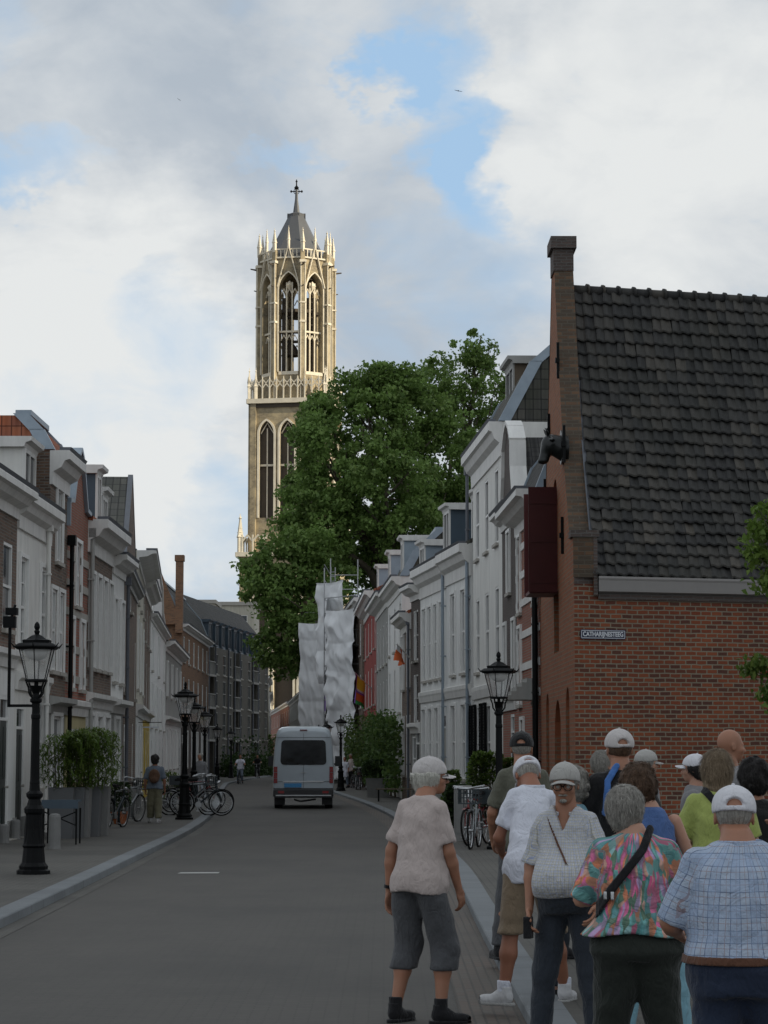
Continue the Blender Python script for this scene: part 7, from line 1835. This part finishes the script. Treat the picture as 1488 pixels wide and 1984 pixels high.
        if q < 1.5 and st_ != 'crop':
            rs = np.random.RandomState(seed); ii = rs.randint(0, len(V), 5200 if cap is None else 1800); B = V[ii]; Q = (B-hc)@Rh
            nrm = Q/np.array([.09, .11, .11])**2*.01; nrm /= np.linalg.norm(nrm, axis=1)[:, None]+1e-9
            dn = np.array([0, -.35, -1.0])+rs.normal(size=(len(B), 3))*{'curly': .7, 'full': .38}.get(st_, .22); dn -= (dn*nrm).sum(1)[:, None]*nrm; dn /= np.linalg.norm(dn, axis=1)[:, None]+1e-9
            L_s = {'long': .07, 'curly': .028, 'sweep': .045}.get(st_, .034)*rs.uniform(.5, 1.3, (len(B), 1)); sdv = np.cross(dn, nrm); w_s = .0016
            a0 = Q+nrm*.001; b0 = Q+dn*L_s*.55+nrm*.003; c0 = Q+dn*L_s+nrm*(-.001+.005*rs.rand(len(B), 1))
            SV = np.stack([a0-sdv*w_s, a0+sdv*w_s, b0+sdv*w_s, b0-sdv*w_s, b0-sdv*w_s, b0+sdv*w_s, c0+sdv*.0004, c0-sdv*.0004], 1).reshape(-1, 3)@Rh.T+hc
            prt.append((SV*s, np.arange(len(SV)).reshape(-1, 4)))
        mk('hair', prt, K[hm], root)
    if cap:
        kind, cm, back_ = cap[:3]; Rc = Rh@rotm(pi if back_ else 0, cap[3] if len(cap) > 3 else -.02)
        def domef(P):
            Q = (P-hc)@Rc; d = ell(Q, (0, -.010, .036), (.0945, .118, .100)); d = np.maximum(d, .014-Q[:, 2]+.10*np.maximum(0, Q[:, 1]))
            d = np.maximum(d, -ell(Q, (0, -.002, .030), (.084, .103, .088)) if False else d)
            if kind == 'snap': d = np.maximum(d, -np.maximum(ell(Q, (0, -.128, .036), (.040, .05, .034)), .036-Q[:, 2]*1.0))
            seam = np.abs(np.sin(np.arctan2(Q[:, 0], Q[:, 1])*3)); return d+.0016*(seam < .08)+vnoise(Q, 18, seed)*.0018
        V, F = nets(domef, hc-[.15, .15, .06], hc+[.15, .15, .19], .0062*q); co = mk('cap', [(V*s, F)], K[cm], root)
        def brimf(P):
            Q = (P-hc)@Rc; z = Q[:, 2]-.018+1.6*np.abs(Q[:, 0])**2*3+.22*np.maximum(0, Q[:, 1]-.09)
            k = np.sqrt((Q[:, 0]/.076)**2+((Q[:, 1]-.085)/.088)**2)-1; return np.maximum(np.maximum(k*.07, np.abs(z)-.0042), .06-Q[:, 1])
        V, F = nets(brimf, hc-[.2, .2, .1], hc+[.2, .2, .12], .0055*q); mk('brim', [(V*s, F)], K[cm], co)
        bt = hc+Rc@np.array([0, -.010, .137]); V, F = nets(lambda P: ell(P, bt, (.009, .009, .006)), bt-.014, bt+.014, .004); mk('button', [(V*s, F)], K[cm], co)
    # extras ---------------------------------------------------------------
    def strap(pts, w, t_, mname, nm='strap', par=root):
        P_ = [np.array(p) for p in pts]
        sgy = np.sign(P_[len(P_)//2][1]) or -1
        G = np.array([girth, 0, 1]); P2_ = [p*G for p in P_]
        def f_(P):
            Q = P*np.array([1, 0, 1]); d = 1e3*np.ones(len(P))
            for a, b in zip(P2_[:-1], P2_[1:]): d = np.minimum(d, cone(Q, a, b, w*.5, w*.5))
            return np.maximum(np.maximum(d, np.maximum(torso(P, .022+t_, .7, 1.6)-np.clip((1.18-P[:, 2])/.3, 0, 1)*.022, -torso(P, .006, .7, 1.6))), -(P[:, 1]*sgy-LY(1.3)*sgy+.03))
        A_ = np.array(P2_); A_ = np.stack([A_.min(0)+[0, -.30*girth, 0], A_.max(0)+[0, .30*girth+belly, 0]])
        A_ = np.array(P_); V, F = nets(f_, A_.min(0)-w-.02, A_.max(0)+w+.02, .0085*q); return mk(nm, [(V*s, F)], K[mname], par)
    ctx = dict(root=root, s=s, hc=hc, Rh=Rh, sh=sh, el=el_, wr=wr, an=an, torso=torso, strap=strap, nets=nets, girth=girth, LY=LY, LX=LX, zt=zt, q=q)
    for e in extras: e(ctx)
    return root
# ---- extras
def ex_glasses(c, sun=False):
    def f(P):
        Q = (P-c['hc'])@c['Rh']; d = 1e3*np.ones(len(P))
        for sx in (-1, 1):
            r = np.sqrt(((Q[:, 0]-sx*.032)/1.25)**2+(Q[:, 2]+.006)**2); ring = np.sqrt((r-.021)**2+(Q[:, 1]-.104)**2)-.0034
            if sun: ring = np.maximum(r-.022, np.abs(Q[:, 1]-.104)-.003)
            d = np.minimum(d, ring); d = np.minimum(d, cone(Q, (sx*.060, .100, .002), (sx*.084, -.005, .004), .0034, .0034))
        return np.minimum(d, cone(Q, (-.008, .106, .0), (.008, .106, .0), .003, .003))
    V, F = c['nets'](f, c['hc']-.13, c['hc']+.13, .0045); mk('glasses', [(V*c['s'], F)], K['frame'], c['root'])
def ex_moustache(c):
    def f(P):
        Q = (P-c['hc'])@c['Rh']; d = smin(ell(Q, (-.014, .103, -.056), (.018, .008, .007)), ell(Q, (.014, .103, -.056), (.018, .008, .007)), .006); d = smin(d, ell(Q, (0, .09, -.092), (.024, .018, .014)), .004)
        return d+vnoise(Q, 120, 2)*.0016
    V, F = c['nets'](f, c['hc']-.14, c['hc']+.14, .005); mk('moustache_and_beard', [(V*c['s'], F)], K['hgrey'], c['root'])
def ex_watch(k, mname='shoeblk'):
    def e(c):
        w, el_ = c['wr'][k], c['el'][k]; d = (w-el_)/np.linalg.norm(w-el_); p = w-d*.035
        def f(P): t = (P-p)@d; r = np.linalg.norm(P-p-t[:, None]*d, axis=1); return np.maximum(np.abs(r-.0315)-.005, np.abs(t)-.012)
        V, F = c['nets'](f, p-.05, p+.05, .005); mk('wrist_watch', [(V*c['s'], F)], K[mname], c['root'])
    return e
def ex_strap(pts, w=.04, mname='shoeblk', nm='bag_strap', buckle=None):
    def e(c):
        o = c['strap'](pts, w, .010, mname, nm)
        if buckle is not None:
            b = np.array(buckle); 
            def f(P): return np.maximum(np.maximum(np.abs(P[:, 0]-b[0])-.026, np.abs(P[:, 2]-b[2])-.022), np.maximum(c['torso'](P, .036, .7, 1.6), -c['torso'](P, .027, .7, 1.6)))
            V, F = c['nets'](lambda P: np.maximum(np.maximum(f(P), P[:, 1]+.05), -np.maximum(np.abs(P[:, 0]-b[0]-.0)-.008, np.abs(P[:, 2]-b[2])-.028)), b-[.06, .12, .06], b+[.06, .12, .06], .0045); mk('buckle', [(V*c['s'], F)], K['steel'], o)
    return e
def ex_backpack(mname='brownbag', z0=1.02, z1=1.40, w=.15):
    def e(c):
        y = c['LY'](1.2)-.19
        f = lambda P: smin(ell(P, (0, y, (z0+z1)/2), (w, .085, (z1-z0)/2)), ell(P, (0, y-.05, z0+.10), (w*.75, .06, .09)), .02)+vnoise(P, 12, 3)*.008
        V, F = c['nets'](f, (-.2, y-.18, z0-.05), (.2, y+.14, z1+.06), .013); b = mk('backpack', [(V*c['s'], F)], K[mname], c['root'])
        for sx in (-1, 1): c['strap']([(sx*.10, .02, 1.46), (sx*.12, .12, 1.38), (sx*.13, .10, 1.2)], .04, .012, mname, 'shoulder_strap', c['root'])
    return e
def ex_belt(c):
    f = lambda P: np.maximum(np.maximum(c['torso'](P, .024, .7, 1.6), -c['torso'](P, .008, .7, 1.6)), np.abs(P[:, 2]-.985)-.019)
    V, F = c['nets'](f, (-.32, -.3, .94), (.32, .45, 1.03), .0095); mk('belt', [(V*c['s'], F)], K['leather'], c['root'])
def ex_held(k, size, mname, off, nm):
    def e(c):
        w, el_ = c['wr'][k], c['el'][k]; d = (w-el_)/np.linalg.norm(w-el_); p = w+d*.10+np.array(off)
        f = lambda P: np.maximum(np.maximum(np.abs(P[:, 0]-p[0])-size[0], np.abs(P[:, 1]-p[1])-size[1]), np.abs(P[:, 2]-p[2])-size[2])-.006
        V, F = c['nets'](f, p-.12, p+.12, .007); mk(nm, [(V*c['s'], F)], K[mname], c['root'])
    return e
def gp(px, Y, z=0.0):
    p = at(px, 1700, Y); return (p.x, Y, z)
EXG = lambda c: ex_glasses(c)
# 1 man in pale pink T-shirt, standing on the road, looking right
person('man in pale cap, pale pink T-shirt and grey cropped trousers standing alone on the road', gp(811, 15.5), -.58, 1.76, girth=.86, shw=.80, belly=.06, lean=.13, head=(-.75, .05, 0), hoff=(.0, .05, -.02),
   armL=((-.095, -.03, -.28), (-.03, .02, -.27)), armR=((.06, .03, -.285), (.01, .10, -.24)), stance=.05, legR=((.03, .10), (.02, .02)), legL=((-.01, .07), (-.01, -.05)), top='pink', topz=.84, sleeve=.80, bottom='sweat', botlen=.25, botw=1.3,
   shoes='shoeblk', socks='shoeblk', skinm='sk', hair=('full', 'hwhite'), cap=('plain', 'offcap', False, -.05), extras=(EXG, ex_watch('L')), footyaw=(-.25, -.7), seed=2)
# 2 tall man in olive with black cap
person('tall man in olive T-shirt with black cap, back to the camera, beside the warehouse corner', gp(1014, 19.3, .08), .05, 1.87, girth=.88, shw=.88, lean=.04, hoff=(0, .02, -.02), head=(-.15, 0, 0), armL=((-.09, .03, -.28), (.02, .16, -.20)), top='olive', topz=.84, sleeve=.85, bottom='sweat', botlen=.02, shoes='shoeblk',
   skinm='sk', hair=('crop', 'hgrey'), cap=('snap', 'black', False, -.05), footyaw=(0, -1.1), legR=((.03, 0), (.10, .03)), seed=5)
# 3 bent man in white shirt
person('man bending forward in white untucked shirt, khaki shorts and white cap', gp(1030, 15.9, .07), .12, 1.80, girth=.80, shw=.78, lean=.45, leanx=.10, head=(.05, -.75, 0), hoff=(-.02, .07, -.07), armL=((-.10, .04, -.27), (.05, .20, -.10)), armR=((.08, .08, -.25), (-.02, .2, -.06)), stance=.06,
   legL=((-.02, .02), (-.04, .0)), legR=((.04, .08), (.10, .16)), top='white', topz=.80, sleeve=.72, cuff=True, collar=True, bottom='khaki', botlen=.37, botw=1.12, shoes='shoewht', socks='white', skinm='sk3', hair=('crop', 'hgrey'), cap=('snap', 'whitecap', False, .0), footyaw=(.75, -.3), seed=7)
# 4 man facing camera in checked shirt
person('man in grey cap, glasses and beige checked shirt facing the camera', gp(1099, 14.0), pi-.30, 1.70, girth=.86, shw=.86, lean=.03, hoff=(0, .01, -.008), belly=.15, head=(.10, -.12, 0), armL=((-.10, .03, -.27), (.02, .12, -.22)), armR=((.09, .0, -.28), (-.01, .08, -.25)), top='plaid1', topz=.93, sleeve=.95, bottom='jeans', botlen=.02, botw=1.05, tuck=True, collar=True,
   face=True, skinm='sk', hair=('short', 'hgrey'), cap=('plain', 'greycap', False, .16), extras=(EXG, ex_moustache, ex_strap([(.13, .1, 1.44), (.02, .2, 1.25), (-.14, .18, 1.02)], .011, 'leather', 'bag_strap'), ex_held('R', (.018, .035, .06), 'shoeblk', (0, .02, -.02), 'glasses_case')), seed=9)
# 5 light haired person behind 4
person('pale curly haired person in light blue top mostly hidden behind the capped man', gp(1112, 16.6), .5, 1.64, top='ltblue', topz=.8, sleeve=.9, hair=('curly', 'hgrey'), skinm='sk2', q=1.3, hands=False, bottom='jeans', seed=11)
# 6 tall man black shirt with blue strap and off-white cap
person('tallest man in off white cap and black shirt with blue backpack strap', gp(1206, 16.6), .08, 1.95, girth=.92, shw=.9, lean=.05, hoff=(0, .02, -.025), head=(.05, .02, 0), armL=((-.10, .04, -.27), (.06, .19, .05)), top='black', topz=.84, sleeve=.9, bottom='jeans', skinm='sk', hair=('crop', 'hbrown'), cap=('snap', 'offcap', False, -.02), q=1.2,
   extras=(ex_strap([(-.04, -.02, 1.50), (-.11, -.13, 1.40), (-.13, -.16, 1.2)], .038, 'bluestrap', 'backpack_strap'),), hands=True, seed=13)
# 7 man behind with grey cap in profile
person('man in grey cap seen in profile behind the brown haired woman', gp(1252, 22.5, .08), -1.35, 1.70, top='greytop', topz=.85, hair=('short', 'hgrey'), cap=('plain', 'greycap', False), q=1.4, hands=False, skinm='sk2', seed=15)
# 18 person with raised hand left of tall man
person('dark grey haired person with hand raised to the ear, left of the tall man', gp(1168, 19.5, .08), -.9, 1.69, top='greyblue', topz=.85, hair=('short', 'hgrey'), armR=((.12, .12, -.20), (-.10, .06, .25)), q=1.3, skinm='sk2', seed=17)
# 8 woman brown hair blue dress
person('woman with brown hair in sleeveless blue patterned dress with black strap', gp(1262, 14.2), .15, 1.69, girth=1.0, shw=.88, lean=.05, hip=.12, head=(.25, .03, 0), hoff=(-.07, .03, -.01), top='blueprint', topz=.78, sleeveless=True, bottom='ltblue', botlen=.02, hair=('curly', 'hbrown'), skinm='sk2', armR=((.12, .02, -.27), (.0, .12, -.24)), q=1.1,
   extras=(ex_strap([(-.17, -.02, 1.42), (-.04, -.16, 1.28), (.12, -.18, 1.08)], .04),), seed=19)
# 9 woman floral shirt
person('grey haired woman in bright tropical floral shirt with black diagonal strap', gp(1232, 11.2), -.04, 1.63, girth=1.08, shw=.88, lean=.10, hip=.32, head=(.1, .0, 0), hoff=(-.05, .04, -.03), armL=((-.115, .03, -.25), (.10, .20, .0)), armR=((.115, .03, -.25), (-.08, .20, -.02)), top='floral', topz=.965, sleeve=1.0, bottom='dkgreen', botlen=.02, botw=1.2,
   hair=('full', 'hgrey'), skinm='sk2', extras=(ex_strap([(.07, -.05, 1.50), (.03, -.20, 1.40), (-.12, -.24, 1.20), (-.20, -.2, 1.07)], .042, 'shoeblk', 'bag_strap', (-.145, -.20, 1.165)),), seed=21)
# 10 woman in white visor cap, profile left
person('woman with white peaked cap in profile, facing left, before the brick wall', gp(1352, 19.5, .08), 1.25, 1.66, top='greytop', topz=.85, hair=('full', 'hblack'), cap=('plain', 'whitecap', False, .15), q=1.3, hands=False, skinm='sk2', seed=23)
# 11 blonde lime shirt
person('woman with shoulder length dark blond hair and lime green shirt, bag strap across the back', gp(1396, 15.1), .05, 1.80, girth=.98, shw=.88, lean=.05, hoff=(0, .02, -.02), hip=.05, head=(-.1, .05, 0), armL=((-.11, .05, -.26), (.1, .2, .02)), top='lime', topz=.83, sleeve=.75, bottom='ltblue', botlen=.10, botw=1.05, shoes='shoewht', legL=((-.05, 0), (-.16, .02)), hair=('long', 'hblond'), skinm='sk2', q=1.1,
   extras=(ex_strap([(-.10, -.05, 1.48), (.02, -.17, 1.32), (.15, -.18, 1.12)], .045),), seed=25)
# 12 bald man profile right
person('bald tanned man in profile facing right behind the blond woman', gp(1416, 18.8, .08), -1.1, 1.86, top='greytop', topz=.85, hair=None, q=1.2, hands=False, skinm='sk', head=(-.2, 0, 0), seed=27)
# 13 black curly hair
person('person with black curly hair partly hidden at the right edge', gp(1464, 16.3), .1, 1.70, top='black', topz=.85, hair=('curly', 'hblack'), q=1.2, hands=False, skinm='sk', seed=29)
# 14 man in blue checked shirt and trucker cap
person('stout man in pale blue checked shirt and white mesh cap, nearest at the right edge', gp(1436, 9.4), .02, 1.67, girth=1.17, shw=.92, belly=.1, lean=.12, head=(-.12, -.12, 0), hoff=(.0, .06, -.045), armL=((-.11, .05, -.26), (.06, .20, -.06)), armR=((.12, .06, -.24), (-.06, .05, .27)), top='plaid2', topz=.985, sleeve=1.0, cuff=False, collar=True, bottom='navy', botlen=.02, botw=1.15, tuck=True,
   skinm='sk', hair=('crop', 'hgrey'), cap=('snap', 'whitecap', False, -.02), extras=(ex_belt, ex_held('R', (.008, .034, .065), 'shoeblk', (0, 0, -.02), 'phone')), seed=31)
# walking woman with backpack on the left pavement
person('dark haired woman with brown backpack and loose patterned trousers walking on the left pavement', gp(298, 57, .1), .02, 1.63, top='greyblue', topz=.88, sleeve=.9, bottom='pattern', botlen=.03, botw=1.45, hair=('curly', 'hblack'), skinm='sk', shoes='shoewht', legL=((0, .05), (0, .12)), legR=((0, -.02), (0, -.16)), stance=.02, q=1.7, extras=(ex_backpack(),), seed=33)
# far people
person('distant person in white top standing before the netting on the right pavement', gp(668, 118, .08), 2.6, 1.55, top='white', topz=.6, sleeve=.9, bottom='greyblue', hair=('short', 'hbrown'), q=2.2, hands=False, seed=35)
person('distant person in dark jacket beside the far bicycles', gp(680, 119, .08), 2.2, 1.7, top='pink', topz=.85, sleeve=1.8, bottom='black', hair=('short', 'hgrey'), q=2.2, hands=False, seed=36)
person('grey haired person in dark top behind the bicycles left of the lamps', gp(386, 82, .1), 2.8, 1.68, top='greytop', topz=.85, sleeve=1.7, bottom='white', hair=('full', 'hgrey'), q=2.0, hands=False, seed=37)
def cyclist(label, blabel, px, Y, top, bottom, hair_, z=0):
    p = gp(px, Y, z); b = copy_tree(bk1, p, -pi/2-.04, blabel, 'ridden bicycles in the distance'); b.rotation_euler = (0, 0, -pi/2-.04)
    # rider sits on the saddle facing the camera (bike front towards -y)
    return person(label, (p[0]+.0, Y-.30, z+.04), pi, 1.72, lean=.12, armL=((-.10, .16, -.22), (-.02, .24, -.06)), armR=((.10, .16, -.22), (.02, .24, -.06)), legL=((-.02, .34), (-.03, .16)), legR=((.02, .36), (.03, .22)), stance=.02, top=top, topz=.86, sleeve=.8, bottom=bottom, hair=(hair_[0], hair_[1]), q=2.0, hands=False, seed=41)
c1_ = cyclist('cyclist in white T-shirt riding towards the camera in the distance', 'bicycle under the white shirted cyclist on the far road', 465, 140, 'white', 'greyblue', ('short', 'hbrown'))
c2_ = cyclist('dark clothed cyclist farther back at the bend, against the hedge', 'bicycle of the dark clothed rider at the bend', 498, 172, 'black', 'black', ('short', 'hblack'))
# bull head sculpture on the gable
bl = GF.p(2.05, 0, zat(865, 46.9)); bh = empty('bull_head_sculpture', bl, 0, 'black bull head sculpture jutting from the warehouse gable above the shutters', 'sculpture')
def bull(P):
    d = cone(P, (.05, 0, -.04), (-.22, 0, .05), .31, .25); d = smin(d, ell(P, (-.34, 0, .10), (.17, .16, .19)), .05); d = smin(d, cone(P, (-.36, 0, .04), (-.46, 0, -.26), .165, .115), .05)
    d = smin(d, ell(P, (-.48, 0, -.32), (.12, .13, .075)), .03)
    for sy in (-1, 1): d = smin(d, cone(P, (-.30, sy*.13, .18), (-.27, sy*.38, .14), .06, .035), .03); d = smin(d, cone(P, (-.36, sy*.08, .25), (-.40, sy*.18, .36), .04, .028), .02); d = smin(d, cone(P, (-.40, sy*.18, .36), (-.46, sy*.15, .46), .028, .008), .01)
    return d+vnoise(P, 9, 1)*.01
V, F = nets(bull, (-.7, -.45, -.52), (.1, .45, .52), .018)
bh.scale = (.88, .95, .88)
M['bull'] = simple('black_cast_bronze', (.008, .010, .010), .35, .2, .2, 5)
mk('head', [(V, F)], M['bull'], bh)
pl = MB(); pl.cyl((-.07, 0, 0), (.02, 0, 0), .40, .40, 24); pl.build('wall_plaque', M['bull'], bh)
